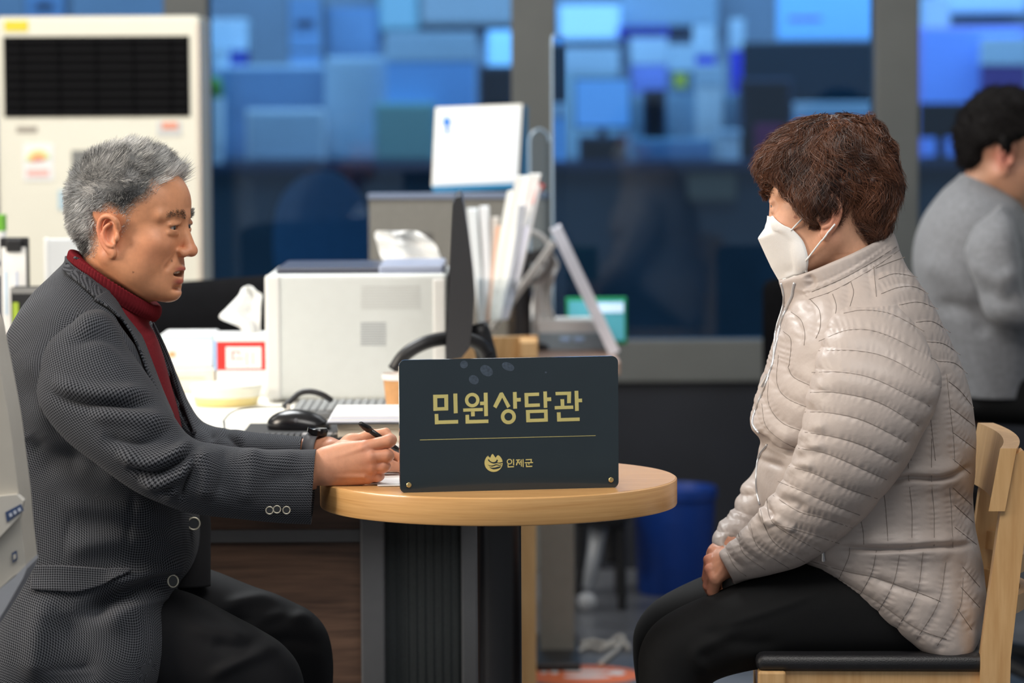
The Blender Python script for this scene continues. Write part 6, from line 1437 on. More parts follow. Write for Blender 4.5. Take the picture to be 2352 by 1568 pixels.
# buttons
m_bt = mat('button_dark', (0.02, 0.02, 0.022), 0.3); m_br = mat('button_rim', (0.60, 0.56, 0.45), 0.3, 0.6)
def button(px, py, r, bvh, yd, sq=1.0):
    c = lay(px, py, bvh, 0.006, yd); n = np.array([0.12, -1, 0.1]); n /= np.linalg.norm(n)
    b = MB().tube([c - n * 0.003, c + n * 0.0016], [r * 0.92, r * 0.92], 24).build('button', m_bt, man)
    a = np.cross(n, [0, 0, 1.0]); a /= np.linalg.norm(a); d = np.cross(n, a); th = np.linspace(0, 2 * math.pi, 28)
    MB().tube([c + n * 0.0016 + r * (a * math.cos(t) * sq + d * math.sin(t)) for t in th], r * 0.17, 8, False).build('button_rim', m_br, b, True)
button(437, 1202, 0.0098, jb, -0.03); button(391, 1332, 0.0098, jb, -0.03, 0.85)
sb = bvh_of(SG)
for x, y in ((618, 1167), (635, 1165), (657, 1167)): button(x, y, 0.0058, sb, -0.1)
# --- trousers
TR1 = [(180, 1350, 140, 1590, 0.088, YM - 0.075, 2.2), (330, 1345, 290, 1600, 0.088, YM - 0.082, 2.2), (430, 1362, 395, 1610, 0.088, YM - 0.092, 2.3), (520, 1408, 480, 1630, 0.088, YM - 0.10, 2.3), (600, 1450, 545, 1660, 0.083, YM - 0.10, 2.3), (655, 1488, 575, 1690, 0.078, YM - 0.10, 2.2), (690, 1540, 580, 1730, 0.074, YM - 0.10, 2.2), (702, 1620, 575, 1765, 0.07, YM - 0.10, 2.2), (696, 1760, 570, 1810, 0.066, YM - 0.10, 2.2), (680, 1920, 556, 1920, 0.064, YM - 0.10, 2.2), (668, 2085, 556, 2085, 0.062, YM - 0.10, 2.2)]
cloth('trousers', TR1, m_trs, man, 110, 200, folds=[([(420, 1440), (520, 1470), (620, 1500)], 0.012, 0.005), ([(470, 1560), (560, 1520), (640, 1500)], 0.010, 0.007), ([(480, 1480), (560, 1490), (600, 1470)], 0.010, -0.006), ([(440, 1380), (500, 1430), (560, 1500)], 0.012, 0.004)], Yn=-0.05)
TR2 = [(250, 1320, 220, 1560, 0.10, YM + 0.10, 2.4), (400, 1292, 370, 1540, 0.097, YM + 0.11, 2.4), (482, 1310, 440, 1570, 0.093, YM + 0.115, 2.4), (565, 1342, 510, 1600, 0.088, YM + 0.12, 2.3), (645, 1373, 560, 1630, 0.083, YM + 0.12, 2.3), (708, 1402, 600, 1650, 0.079, YM + 0.12, 2.2), (748, 1445, 630, 1680, 0.075, YM + 0.12, 2.2), (764, 1510, 640, 1710, 0.072, YM + 0.12, 2.2), (762, 1600, 645, 1740, 0.068, YM + 0.12, 2.2), (742, 1780, 630, 1800, 0.065, YM + 0.12, 2.2), (716, 2040, 612, 2040, 0.062, YM + 0.12, 2.2)]
cloth('trousers', TR2, m_trs, man, 110, 200, folds=[([(500, 1400), (600, 1390), (680, 1400)], 0.010, 0.009), ([(490, 1430), (600, 1440), (690, 1420)], 0.010, -0.008), ([(520, 1460), (640, 1430), (720, 1440)], 0.010, 0.008), ([(560, 1500), (660, 1480), (740, 1500)], 0.012, -0.006)], Yn=0.15)
def shoe(parent, heel, dirx, col):
    f = Field(heel + [-0.16 if dirx < 0 else -0.28, -0.1, -0.08], heel + [0.28 if dirx > 0 else 0.16, 0.1, 0.16], 0.005); x = dirx
    if x < 0: f = Field(heel + [-0.30, -0.1, -0.08], heel + [0.12, 0.1, 0.16], 0.005)
    f.cap(heel + [0, 0, 0.04], heel + [x * 0.17, 0, 0.032], 0.042, 0.038, k=0.03); f.ell(heel + [x * 0.19, 0, 0.025], (0.06, 0.044, 0.028), k=0.03); f.cap(heel + [0, 0, 0.05], heel + [x * -0.005, 0, 0.12], 0.045, 0.045, k=0.03)
    f.F = np.maximum(f.F, (0.001 - f.ax[2])[None, None, :].astype(np.float32)); v, q = f.mesh()
    return fast_mesh('shoe', v, q, col, parent)
m_shoe = mat('shoe_black', (0.01, 0.01, 0.01), 0.35)
shoe(man, np.array([P(600, 2100, YM - 0.1)[0], YM - 0.1, 0.0]), 1, m_shoe); shoe(man, np.array([P(655, 2060, YM + 0.12)[0], YM + 0.12, 0.0]), 1, m_shoe)
# --- watch (strapped on the far wrist) and pen (held)
wt_ = root('wrist_watch', 'dark grey strapped watch on the left wrist of the man', 'watch', tuple(P(722, 1022, YL2)))
wc = P(724, 1036, YL2 + 0.018); ax = P(752, 1036, YL2 + 0.01) - P(690, 1034, YL2 + 0.03); ax /= np.linalg.norm(ax); a1 = np.cross(ax, [0, 1, 0]); a1 /= np.linalg.norm(a1)
if a1[2] < 0: a1 = -a1
a2 = np.cross(ax, a1); th = np.linspace(0, 2 * math.pi, 40, endpoint=False); vs = []
for (t_, rr_) in ((-0.011, 0.0290), (-0.011, 0.0312), (0.0, 0.0318), (0.011, 0.0312), (0.011, 0.0290)):
    for t in th: vs.append(wc + ax * t_ + rr_ * (a1 * math.cos(t) + a2 * 0.94 * math.sin(t)))
fs = [(i * 40 + j, i * 40 + (j + 1) % 40, ((i + 1) % 5) * 40 + (j + 1) % 40, ((i + 1) % 5) * 40 + j) for i in range(5) for j in range(40)]
MB().add(vs, fs).build('strap', mat('strap_grey', (0.09, 0.09, 0.10), 0.5), wt_, True)
MB().tube([wc + ax * 0.004 + a1 * 0.030, wc + ax * 0.006 + a1 * 0.0375, wc + ax * 0.006 + a1 * 0.0385], [0.017, 0.017, 0.015], 28).build('case', mat('case_black', (0.02, 0.02, 0.022), 0.2, 0.5), wt_, 'auto')
pen = root('pen', 'black ballpoint pen held in the fist of the man', 'pen', tuple(P(912, 1030, YH + 0.045)))
pa, pb = P(826, 971, YH + 0.008), P(918, 1036, YH + 0.046); pt_ = lambda t: pa * (1 - t) + pb * t
m_pen = mat('pen_black', (0.008, 0.008, 0.009), 0.35)
MB().tube([pt_(t) for t in (-0.005, 0.0, 0.03, 0.12, 0.22, 0.27)], [0.001, 0.0028, 0.0040, 0.0056, 0.0058, 0.0045], 16).build('grip', m_pen, pen, True)
MB().tube([pt_(t) for t in (0.25, 0.5, 0.9, 1.0)], [0.0045, 0.0045, 0.0044, 0.0030], 16).build('barrel', m_pen, pen, True)
MB().tube([pt_(1.0), pt_(1.08)], [0.0028, 0.0006], 12).build('tip', mat('pen_tip', (0.3, 0.3, 0.3), 0.3, 0.8), pen, True)
# ================================================================== WOMAN IN QUILTED JACKET
YW = 0.10
wom = root('person', 'person with short brown hair, white face mask and beige quilted jacket on a wooden chair', 'person', (P(2100, 1500, YW)[0], YW, 0.0))
m_quilt = mat('beige_nylon', (0.455, 0.392, 0.358), 0.45, var=0.03, vscale=30, bump=0.45, bscale=38, bdist=0.004, spec=0.4)
m_thread = mat('seam_thread', (0.19, 0.158, 0.138), 0.8)
m_btr = mat('black_trousers', (0.006, 0.0062, 0.0068), 0.8, var=0.1, vscale=80, spec=0.25)
HW = P(1903, 468, YW - 0.005); RW = rotm(math.pi - math.radians(14), math.radians(4), 0)
f = head_field(0.0018, mouth=0.0, full=1.04, lid=0.0046, nose=0.87, brow=0.8, earx=-0.004)
wv, wq = f.mesh()
fl_ = np.clip((wv[:, 0] - 0.045) / 0.03, 0, 1) * np.clip((-0.035 - wv[:, 2]) / 0.02, 0, 1); wv[:, 0] -= 0.016 * fl_
wvw = wv @ RW.T + HW
ay = np.abs(wv[:, 1]); wbase = np.tile(np.array([0.68, 0.37, 0.235]), (len(wv), 1))
gw = lambda c, r: np.exp(-(((np.stack([wv[:, 0], ay, wv[:, 2]], 1) - np.array(c)) / np.array(r)) ** 2).sum(1))
wbase = mix(wbase, (0.66, 0.30, 0.19), 0.7 * gw((0.06, 0.045, -0.03), (0.03, 0.03, 0.03))); wbase = mix(wbase, (0.64, 0.25, 0.16), 0.8 * gw((-0.02, 0.085, -0.02), (0.03, 0.018, 0.04)))
r = np.linalg.norm(proj(wvw) - (1827, 499), axis=1); wbase = mix(wbase, (0.35, 0.13, 0.08), (r < 4) * 0.8 * (wvw[:, 1] < YW))
# near hand on the lap
lo = P(1590, 1390, -0.10); hi = P(1760, 1220, 0.24); hf = Field(np.minimum(lo, hi) - 0.01, np.maximum(lo, hi) + 0.01, 0.0015)
Y1 = 0.030
hf.cap(P(1740, 1285, Y1), P(1672, 1292, Y1 + 0.005), 0.028, 0.025, k=0.01)
for (mx_, my_, dy, fx, fy) in ((1640, 1270, 0.024, 1634, 1330), (1631, 1289, 0.008, 1626, 1350), (1633, 1311, -0.008, 1634, 1362), (1643, 1331, -0.018, 1650, 1370)):
    mm = P(mx_, my_, Y1 + dy); hf.cap(P(1676, 1290 + dy * -300, Y1 + dy * 0.6), mm, 0.0165, 0.0105, k=0.010)
    hf.chain([mm, P(mx_ - 6, (my_ + fy) / 2 + 8, Y1 + dy + 0.010), P(fx + 4, fy + 4, Y1 + dy + 0.028), P(fx + 14, fy + 16, Y1 + dy + 0.04)], (0.0104, 0.0094, 0.0082, 0.0072), k=0.0016)
    hf.ell(mm + [-0.004, -0.003, 0.005], (0.0068, 0.006, 0.0062), k=0.005)
    hf.cap(P(1672, 1282 + dy * -250, Y1 + dy * 0.6 - 0.0135), mm + [-0.001, -0.008, 0.004], 0.0016, 0.0024, k=0.005)
hf.chain([P(1672, 1285, Y1 + 0.03), P(1650, 1300, Y1 + 0.055), P(1640, 1330, Y1 + 0.06)], (0.014, 0.011, 0.008), k=0.008)
rv2, rq2 = hf.mesh(); rc2 = np.tile(np.array([0.55, 0.25, 0.15]), (len(rv2), 1)); rc2 = mix(rc2, (0.55, 0.17, 0.12), 0.5 * np.clip((1640 - proj(rv2)[:, 0]) / 20, 0, 1))
# far hand
lo = P(1600, 1390, 0.08); hi = P(1720, 1220, 0.30); hf = Field(np.minimum(lo, hi) - 0.01, np.maximum(lo, hi) + 0.01, 0.002); Y2 = 0.165
hf.cap(P(1690, 1250, Y2), P(1655, 1275, Y2), 0.025, 0.024, k=0.01)
for (mx_, my_, dy) in ((1638, 1305, -0.03), (1634, 1310, -0.012), (1636, 1316, 0.006), (1642, 1320, 0.022)):
    mm = P(mx_, my_, Y2 + dy); hf.cap(P(1658, 1278, Y2 + dy * 0.6), mm, 0.017, 0.0115, k=0.014); hf.chain([mm, P(mx_ + 2, my_ + 35, Y2 + dy - 0.01), P(mx_ + 14, my_ + 55, Y2 + dy - 0.02)], (0.011, 0.0095, 0.008), k=0.004)
hf.chain([P(1660, 1280, Y2 - 0.03), P(1652, 1310, Y2 - 0.05), P(1648, 1335, Y2 - 0.05)], (0.014, 0.011, 0.008), k=0.008)
lv2, lq2 = hf.mesh(); lc2 = np.tile(np.array([0.55, 0.25, 0.15]), (len(lv2), 1))
cv, cq = coarse_body([[P(1985, 640, YW), P(2010, 760, YW), P(2000, 1000, YW), P(2030, 1220, YW), P(2070, 1310, YW)],
                      [P(2000, 780, YW), P(2010, 800, YW - 0.14), P(1960, 1090, YW - 0.20), P(1760, 1270, YW - 0.10), P(1680, 1292, Y1 + 0.005)],
                      [P(2000, 780, YW), P(2000, 800, YW + 0.14), P(1900, 1090, YW + 0.18), P(1720, 1230, YW + 0.10), P(1660, 1272, Y2)]],
                     [[0.045, 0.08, 0.09, 0.09, 0.08], [0.06, 0.04, 0.03, 0.028, 0.022], [0.06, 0.04, 0.03, 0.028, 0.022]], kk=0.015)
cc_ = np.tile(np.array([0.55, 0.27, 0.16]), (len(cv), 1))
BV = [wvw, rv2, lv2, cv]; BQ = [wq, rq2, lq2, cq]; BC = [wbase, rc2, lc2, cc_]; o_ = np.cumsum([0] + [len(v) for v in BV[:-1]])
fast_mesh('body', np.concatenate(BV), np.concatenate([q + k for q, k in zip(BQ, o_)]), m_skin, wom, np.concatenate(BC))
for s in (-1, 1): eyeball(wom, HW, RW, np.array(EYE) * (1, s, 1), (1, 0.1, -0.1))
wn = vnormals(wv, wq); brow_strands(wom, wv, wn, HW, RW, (0.05, 0.03, 0.02), 200)

# --- hair volume
lo = P(1690, 620, YW - 0.15); hi = P(2110, 230, YW + 0.15); hf = Field(np.minimum(lo, hi), np.maximum(lo, hi), 0.0032)
def he(px, py, rx, rz, ry, dy=0.0, k=0.02, sub=False, R=None): hf.ell(P(px, py, YW + dy), (rx / 1398, ry, rz / 1398), k=k, sub=sub, R=R)
he(1925, 395, 130, 118, 0.098, 0.0, 0.03); he(1905, 335, 112, 64, 0.085, 0.0, 0.03); he(1990, 450, 66, 98, 0.084, 0.0, 0.03); he(1820, 372, 58, 56, 0.078, 0.004, 0.03); he(1795, 388, 46, 44, 0.062, 0.012, 0.02)
he(1992, 520, 48, 52, 0.062, 0.0, 0.02); he(1868, 440, 46, 52, 0.030, -0.064, 0.02)
hf.cap(P(1850, 440, YW - 0.070), P(1862, 508, YW - 0.072), 0.013, 0.006, k=0.012)
hf.cap(P(1775, 405, YW - 0.02), P(1770, 436, YW - 0.01), 0.018, 0.006, k=0.012); hf.cap(P(1800, 410, YW - 0.055), P(1815, 455, YW - 0.06), 0.012, 0.004, k=0.012)
he(1880, 465, 60, 40, 0.030, -0.070, 0.02); he(1912, 514, 23, 24, 0.034, -0.100, 0.006, True)                 # ear shows
he(1800, 515, 62, 62, 0.12, -0.02, 0.01, True)                    # face opening
sv, sq = hf.mesh(); sn = vnormals(sv, sq)
if ((sv - sv.mean(0)) * sn).sum(1).mean() < 0: sn = -sn
cr_pt = P(1945, 300, YW)
lock = snoise(sv + 0.35 * np.stack([snoise(sv, 40, 11), snoise(sv, 40, 12), snoise(sv, 40, 13)], 1) * 0.03, 210, 4)
sv2 = sv + sn * (0.0042 * lock[:, None] - 0.0020)
def hflow(p, n):
    d = p - cr_pt; px = proj(p)
    fwd = np.clip((1900 - px[:, 0]) / 110, 0, 1)[:, None]; low = np.clip((px[:, 1] - 380) / 120, 0, 1)[:, None]
    v = d / (np.linalg.norm(d, axis=1, keepdims=True) + 1e-6) + np.array([-0.9, 0, -0.15]) * fwd * (1 - low) + np.array([0.35, 0, -0.9]) * low * (1 - fwd) + np.array([-0.1, 0, -1.2]) * low * fwd
    sw = np.stack([snoise(p, 42, 21), snoise(p, 42, 22), snoise(p, 42, 23)], 1); v = v + 0.95 * sw
    v = v - n * (v * n).sum(1, keepdims=True); return v / (np.linalg.norm(v, axis=1, keepdims=True) + 1e-6)
bvh_h = BVHTree.FromPolygons([Vector(p) for p in sv], [tuple(int(i) for i in q) for q in sq])
NS, KS = 15000, 10; pk = RNG.choice(len(sv), NS); p = sv[pk] + RNG.normal(size=(NS, 3)) * 0.0015; n = sn[pk]
Ls = RNG.uniform(0.045, 0.080, NS); hgt = RNG.uniform(0.000, 0.0022, NS) + 0.0042 * snoise(p, 210, 4).clip(-0.6, 1); pts = np.zeros((NS, KS, 3)); ph = 7.0 * snoise(p, 60, 31) + RNG.normal(size=NS) * 0.16
for k in range(KS):
    t = k / (KS - 1); fl = hflow(p, n); bn = np.cross(n, fl); wv_ = np.sin(t * 9.0 + ph)
    pts[:, k] = p + n * (hgt + 0.0085 * t * t * (1 + 0.9 * snoise(p, 120, 33)))[:, None] + bn * (0.0062 * wv_)[:, None]
    p = p + fl * (Ls / (KS - 1))[:, None]
    if k < KS - 1:
        nl = np.empty_like(p); nq = np.empty_like(p)
        for i in range(NS):
            l_, n_, _, _ = bvh_h.find_nearest(p[i]); nl[i] = l_; nq[i] = n_
        flip = np.sign((nq * n).sum(1)); flip[flip == 0] = 1; n = nq * flip[:, None]; p = nl
tone = np.clip(0.42 + 0.30 * snoise(pts[:, 0], 75, 41) + RNG.normal(size=NS) * 0.15, 0, 1)
wc_ = mix(np.array([0.018, 0.007, 0.005]), np.array([0.21, 0.078, 0.036]), tone)
v1, q1, c1 = ribbons(pts, RNG.uniform(0.0005, 0.0009, NS), wc_)
scol = mix(np.array([0.010, 0.0045, 0.0035]), np.array([0.060, 0.022, 0.012]), np.clip(0.45 + 0.5 * lock, 0, 1))
fast_mesh('hair', np.concatenate([v1, sv2]), np.concatenate([q1, sq + len(v1)]), m_hair, wom, np.concatenate([c1, scol]))

# --- face mask: folded three-panel mask, sharp ridge on the centre line
m_mask = mat('mask_white', (0.84, 0.84, 0.83), 0.75, var=0.02, vscale=60, bump=0.15, bscale=700)
def loc2w(p): return np.array(p) @ RW.T + HW
def w2loc(p): return (np.asarray(p) - HW) @ RW
cyaw = math.cos(math.radians(14))
def mid(px, py):           # centre-line point: local y = 0
    a = w2loc(P(px, py, YW)); 
    for _ in range(6):
        w = loc2w((a[0], 0, a[2])); q = proj(w[None])[0]; a[0] += (q[0] - px) / 1398 / cyaw; a[2] += (q[1] - py) / 1398
    return np.array([a[0], 0, a[2]])
hbv = BVHTree.FromPolygons([Vector(p) for p in wvw], [tuple(int(i) for i in q) for q in wq])
def push(q, d):
    w = Vector(loc2w(q)); l_, n_, _, _ = hbv.find_nearest(w); n_ = np.array(n_); l_ = np.array(l_)
    return w2loc(l_ + n_ * d) if (np.array(w) - l_) @ n_ < d else np.array(q)
def side(px, py, y):
    a = w2loc(lay(px, py, hbv, 0.0025, YW - y)); return a
def side_old(px, py, y):
    a = np.array([0.05, y, -0.05])
    for _ in range(12):
        q = proj(loc2w(a)[None])[0]; a[0] += (q[0] - px) / 1398 / cyaw; a[2] += (q[1] - py) / 1398
    return a
ridge = [mid(1779, 497), mid(1760, 520), mid(1741, 547), mid(1757, 582), mid(1772, 614), mid(1790, 645)]
edge = [side(1779, 497, 0.012), side(1800, 516, 0.036), side(1822, 527, 0.050), side(1847, 556, 0.060), side(1857, 592, 0.064), side(1855, 618, 0.060)]
n1, n2 = 40, 18; Rg = catmull(np.array(ridge), n1, np.interp(np.linspace(0, 1, n1), [0, 0.35, 1], [0, 2, 5])); tr = np.linspace(0, 1, n1)
# keep the crease at the tip sharp
Rg = np.array([np.interp(tr, np.linspace(0, 1, 6), np.array(ridge)[:, c]) for c in range(3)]).T; Eg = catmull(np.array(edge), n1)
mv = []; 
for sgn in (1, -1):
    G = np.zeros((n1, n2, 3))
    for j in range(n2):
        t = j / (n2 - 1); q = Rg * (1 - t) + Eg * t; bulge = 0.011 * math.sin(math.pi * t) * np.sin(np.pi * np.clip(tr * 0.9 + 0.08, 0, 1))
        q = q + np.stack([0.35 * bulge, bulge, 0 * bulge], 1); q[:, 1] *= sgn; G[:, j] = q
    mv.append(G)
full = np.concatenate([mv[1][:, ::-1], mv[0][:, 1:]], 1); nn2 = full.shape[1]
full = np.array([[push(q, 0.0025) for q in row] for row in full])
mk_o = mobj('face_mask', (full.reshape(-1, 3) @ RW.T + HW), grid_faces(n1, nn2, close=False), m_mask, wom, True)
mk_o.data.set_sharp_from_angle(angle=math.radians(28)); md = mk_o.modifiers.new('cloth', 'SOLIDIFY'); md.thickness = 0.0012; md.offset = 0
# chin panel
Y_l = [mid(1790, 645), mid(1805, 652), mid(1822, 652)]; ch = []
e2 = np.array([side(1855, 618, 0.060), side(1853, 632, 0.056), side(1849, 642, 0.050)])
low = np.array([Rg[-1] * (1 - t) + Eg[-1] * t for t in np.linspace(0, 1, 20)]); low2 = np.array([mid(1800, 654) * (1 - t) + side(1848, 646, 0.050) * t for t in np.linspace(0, 1, 20)])
G = np.stack([low * (1 - t) + low2 * t + np.array([-0.004 * t, 0, 0]) for t in np.linspace(0, 1, 8)]); Gm = G.copy(); Gm[..., 1] *= -1
full2 = np.concatenate([Gm[:, ::-1], G[:, 1:]], 1); full2 = np.array([[push(q, 0.002) for q in row] for row in full2])
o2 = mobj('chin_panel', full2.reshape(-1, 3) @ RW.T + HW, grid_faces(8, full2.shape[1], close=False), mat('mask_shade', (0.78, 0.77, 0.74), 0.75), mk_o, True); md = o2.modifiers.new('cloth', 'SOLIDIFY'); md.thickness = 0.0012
def wtube(pts, r, nm, m, par): return MB().tube([loc2w(q) for q in pts], r, 8).build(nm, m, par, True)
wtube([Rg[-1] * (1 - t) + Eg[-1] * t + np.array([0.001, 0.0012, -0.0005]) for t in np.linspace(0.02, 0.98, 16)], 0.0012, 'fold_seam', m_mask, mk_o)
for (a_, b_) in (((1818, 529), (1846, 500)), ((1852, 597), (1918, 514))):
    A = side(*a_, 0.056 if a_[0] < 1830 else 0.065); B = side(*b_, 0.080 if b_[0] < 1900 else 0.082); LP_ = [push(q, 0.003) for q in catmull(np.array([A, (A + B) / 2 + np.array([0, 0.004, 0]), B]), 14)]
    wtube(LP_, 0.0015, 'ear_loop', m_mask, mk_o)
    for s_ in (A, ): pass

# --- trousers
W1 = [(2160, 1300, 2190, 1500, 0.10, YW - 0.09, 2.6), (2060, 1290, 2080, 1510, 0.100, YW - 0.09, 2.6), (1960, 1284, 1990, 1516, 0.098, YW - 0.09, 2.6), (1860, 1290, 1890, 1520, 0.096, YW - 0.09, 2.5), (1760, 1318, 1800, 1524, 0.092, YW - 0.088, 2.4), (1650, 1360, 1720, 1536, 0.088, YW - 0.085, 2.4), (1560, 1398, 1660, 1552, 0.083, YW - 0.085, 2.3), (1502, 1436, 1632, 1570, 0.078, YW - 0.085, 2.2), (1472, 1486, 1626, 1600, 0.074, YW - 0.085, 2.2), (1466, 1546, 1630, 1640, 0.072, YW - 0.085, 2.2), (1476, 1640, 1640, 1690, 0.068, YW - 0.085, 2.2), (1500, 1800, 1650, 1810, 0.064, YW - 0.085, 2.2), (1520, 2080, 1630, 2080, 0.058, YW - 0.085, 2.2)]
cloth('trousers', W1, m_btr, wom, 110, 180, folds=[([(1660, 1440), (1780, 1400), (1880, 1360)], 0.006, 0.003), ([(1640, 1560), (1600, 1500), (1700, 1450)], 0.010, 0.006), ([(1600, 1450), (1720, 1480), (1800, 1470)], 0.012, -0.004)], Yn=-0.08)
W2 = [(2100, 1290, 2120, 1500, 0.10, YW + 0.09, 2.6), (1900, 1260, 1930, 1500, 0.096, YW + 0.09, 2.5), (1760, 1275, 1800, 1500, 0.092, YW + 0.088, 2.4), (1650, 1312, 1720, 1510, 0.088, YW + 0.086, 2.4), (1560, 1350, 1650, 1530, 0.083, YW + 0.085, 2.3), (1497, 1388, 1610, 1550, 0.079, YW + 0.085, 2.2), (1460, 1440, 1600, 1580, 0.075, YW + 0.085, 2.2), (1454, 1500, 1600, 1620, 0.072, YW + 0.085, 2.2), (1464, 1590, 1610, 1660, 0.068, YW + 0.085, 2.2), (1490, 1780, 1630, 1780, 0.064, YW + 0.085, 2.2), (1510, 2030, 1610, 2030, 0.058, YW + 0.085, 2.2)]
cloth('trousers', W2, m_btr, wom, 90, 140)
shoe(wom, np.array([P(1580, 2090, YW - 0.085)[0], YW - 0.085, 0.0]), -1, m_shoe); shoe(wom, np.array([P(1560, 2050, YW + 0.085)[0], YW + 0.085, 0.0]), -1, m_shoe)

# --- jacket seams, read off the photograph
q6 = lambda l: [(1600 + x / 3.136, 560 + y / 3.136) for x, y in l]
q7 = lambda l: [(1580 + x / 2.760, 1000 + y / 2.760) for x, y in l]
SEAM_ARM = [q6(l) for l in ([(1060, 500), (1200, 478), (1400, 505), (1640, 630)], [(880, 700), (1100, 620), (1350, 650), (1740, 845)], [(880, 770), (1150, 770), (1400, 830), (1760, 1035)], [(830, 925), (1050, 925), (1300, 980), (1680, 1170)], [(820, 1070), (1000, 1070), (1300, 1135), (1600, 1310)], [(780, 1210), (950, 1215), (1200, 1270), (1510, 1425)], [(780, 1355), (1000, 1390), (1200, 1450), (1440, 1570)])] + \
           [q7(l) for l in ([(700, 80), (900, 120), (1260, 280)], [(640, 195), (800, 240), (1000, 330), (1200, 400)], [(570, 290), (720, 350), (900, 430), (1090, 505)], [(540, 380), (700, 480), (850, 520), (1040, 585)], [(530, 560), (700, 600), (960, 685)], [(500, 400), (520, 520), (600, 600), (840, 735)], [(460, 470), (490, 580), (560, 690), (740, 800)], [(395, 560), (440, 700), (560, 790), (640, 840)], [(320, 620), (350, 740), (490, 850)], [(250, 740), (300, 830), (370, 890)])]
SEAM_TOR = [q6(l) for l in ([(820, 400), (885, 480), (890, 600), (860, 680)], [(980, 360), (1005, 440), (1000, 520)], [(1110, 270), (1130, 350), (1105, 450)], [(680, 490), (750, 545), (780, 640), (775, 730)], [(625, 630), (680, 690), (670, 850), (660, 890)], [(660, 890), (700, 960), (830, 1025)], [(590, 800), (580, 1000), (650, 1110), (830, 1190)], [(520, 950), (520, 1150), (620, 1290), (820, 1365)], [(470, 1150), (500, 1310), (620, 1420), (760, 1490)], [(1275, 160), (1295, 380)],
            [(1290, 175), (1400, 130), (1500, 95)], [(1310, 255), (1430, 215), (1590, 240)], [(1330, 360), (1450, 315), (1570, 310), (1670, 360)], [(1460, 440), (1600, 420), (1740, 470)], [(1580, 565), (1700, 560), (1830, 640)], [(1660, 705), (1780, 720), (1900, 800)], [(1740, 845), (1860, 860), (1950, 935)], [(1815, 990), (1900, 1060), (1995, 1180)], [(1830, 1180), (1900, 1230), (2000, 1310)], [(1850, 1360), (2005, 1475)], [(1800, 940), (1825, 1180), (1850, 1400), (1860, 1570)], [(1680, 1120), (1690, 1300), (1720, 1560)], [(1535, 1380), (1545, 1560)],
            [(810, 400), (1000, 330), (1280, 170), (1460, 45)], [(830, 345), (1050, 250), (1250, 140), (1440, 20)])] + \
           [q7(l) for l in ([(1225, 290), (1250, 420), (1270, 700)], [(1395, 20), (1400, 270), (1420, 480), (1418, 700)], [(1545, 20), (1545, 300), (1560, 480), (1560, 700)], [(1660, 330), (1670, 480), (1680, 710)], [(1085, 490), (1110, 600), (1115, 690)], [(1680, 150), (1790, 240)], [(1680, 330), (1800, 440)], [(1690, 440), (1810, 550)], [(1690, 580), (1830, 690)],
            [(1025, 710), (1015, 780), (930, 970)], [(1195, 730), (1160, 880), (1060, 1060)], [(1345, 735), (1300, 940), (1190, 1140)], [(1490, 740), (1450, 1000), (1325, 1220)], [(1635, 800), (1590, 1050), (1450, 1290)], [(1745, 900), (1720, 1100), (1580, 1330)], [(760, 790), (1000, 860), (1200, 900), (1450, 990), (1600, 1050)], [(850, 850), (1000, 930), (1200, 1050), (1450, 1220), (1640, 1290)], [(1740, 830), (1850, 960)], [(1730, 960), (1850, 1090)], [(1710, 1100), (1800, 1230)])]
FOLD_T = [(q7([(1220, 295), (1400, 265), (1600, 275), (1800, 232)]), 0.005, -0.012), (q7([(1230, 250), (1500, 235), (1790, 195)]), 0.014, 0.008), (q7([(1230, 340), (1500, 320), (1790, 290)]), 0.014, 0.005), (q7([(920, 705), (1260, 712), (1560, 705), (1850, 725)]), 0.005, -0.012), (q7([(950, 665), (1300, 670), (1820, 680)]), 0.016, 0.008), (q7([(1000, 760), (1400, 740), (1800, 780)]), 0.016, 0.007), (q7([(1130, 880), (1400, 970), (1600, 1010)]), 0.008, -0.005),
          (q6([(480, 1400), (600, 1480), (740, 1530)]), 0.006, -0.012), (q6([(430, 1280), (560, 1400), (740, 1460)]), 0.02, 0.008), (q6([(560, 1460), (700, 1520)]), 0.010, 0.006), (q7([(450, 240), (540, 215), (640, 225)]), 0.006, -0.008), (q6([(840, 250), (880, 300), (830, 340)]), 0.006, -0.006), (q6([(680, 600), (760, 560), (840, 480)]), 0.008, 0.003), (q6([(640, 760), (720, 660), (780, 620)]), 0.008, 0.003)]
WB = [(2135, 1486, 2190, 1486, 0.205, YW, 2.8), (2050, 1440, 2226, 1452, 0.215, YW, 2.8), (1960, 1382, 2246, 1398, 0.218, YW, 2.7), (1890, 1322, 2253, 1345, 0.216, YW, 2.6), (1835, 1280, 2248, 1290, 0.210, YW, 2.5), (1785, 1230, 2238, 1240, 0.204, YW, 2.5), (1752, 1170, 2229, 1190, 0.200, YW, 2.5), (1740, 1110, 2226, 1130, 0.197, YW, 2.5), (1745, 1050, 2231, 1075, 0.196, YW, 2.5), (1752, 1012, 2233, 1030, 0.196, YW, 2.5), (1731, 980, 2231, 980, 0.198, YW, 2.5), (1733, 935, 2224, 915, 0.200, YW, 2.5), (1750, 880, 2208, 855, 0.200, YW, 2.5), (1766, 830, 2184, 795, 0.198, YW, 2.4), (1782, 780, 2152, 728, 0.188, YW, 2.4), (1796, 735, 2114, 660, 0.155, YW, 2.3), (1803, 705, 2080, 612, 0.110, YW, 2.2), (1803, 690, 2066, 585, 0.092, YW, 2.1), (1798, 665, 2056, 556, 0.086, YW, 2.1), (1793, 648, 2049, 538, 0.082, YW, 2.1), (1800, 646, 2040, 540, 0.077, YW, 2.1), (1815, 660, 2030, 560, 0.074, YW, 2.1), (1820, 690, 2020, 600, 0.072, YW, 2.1)]
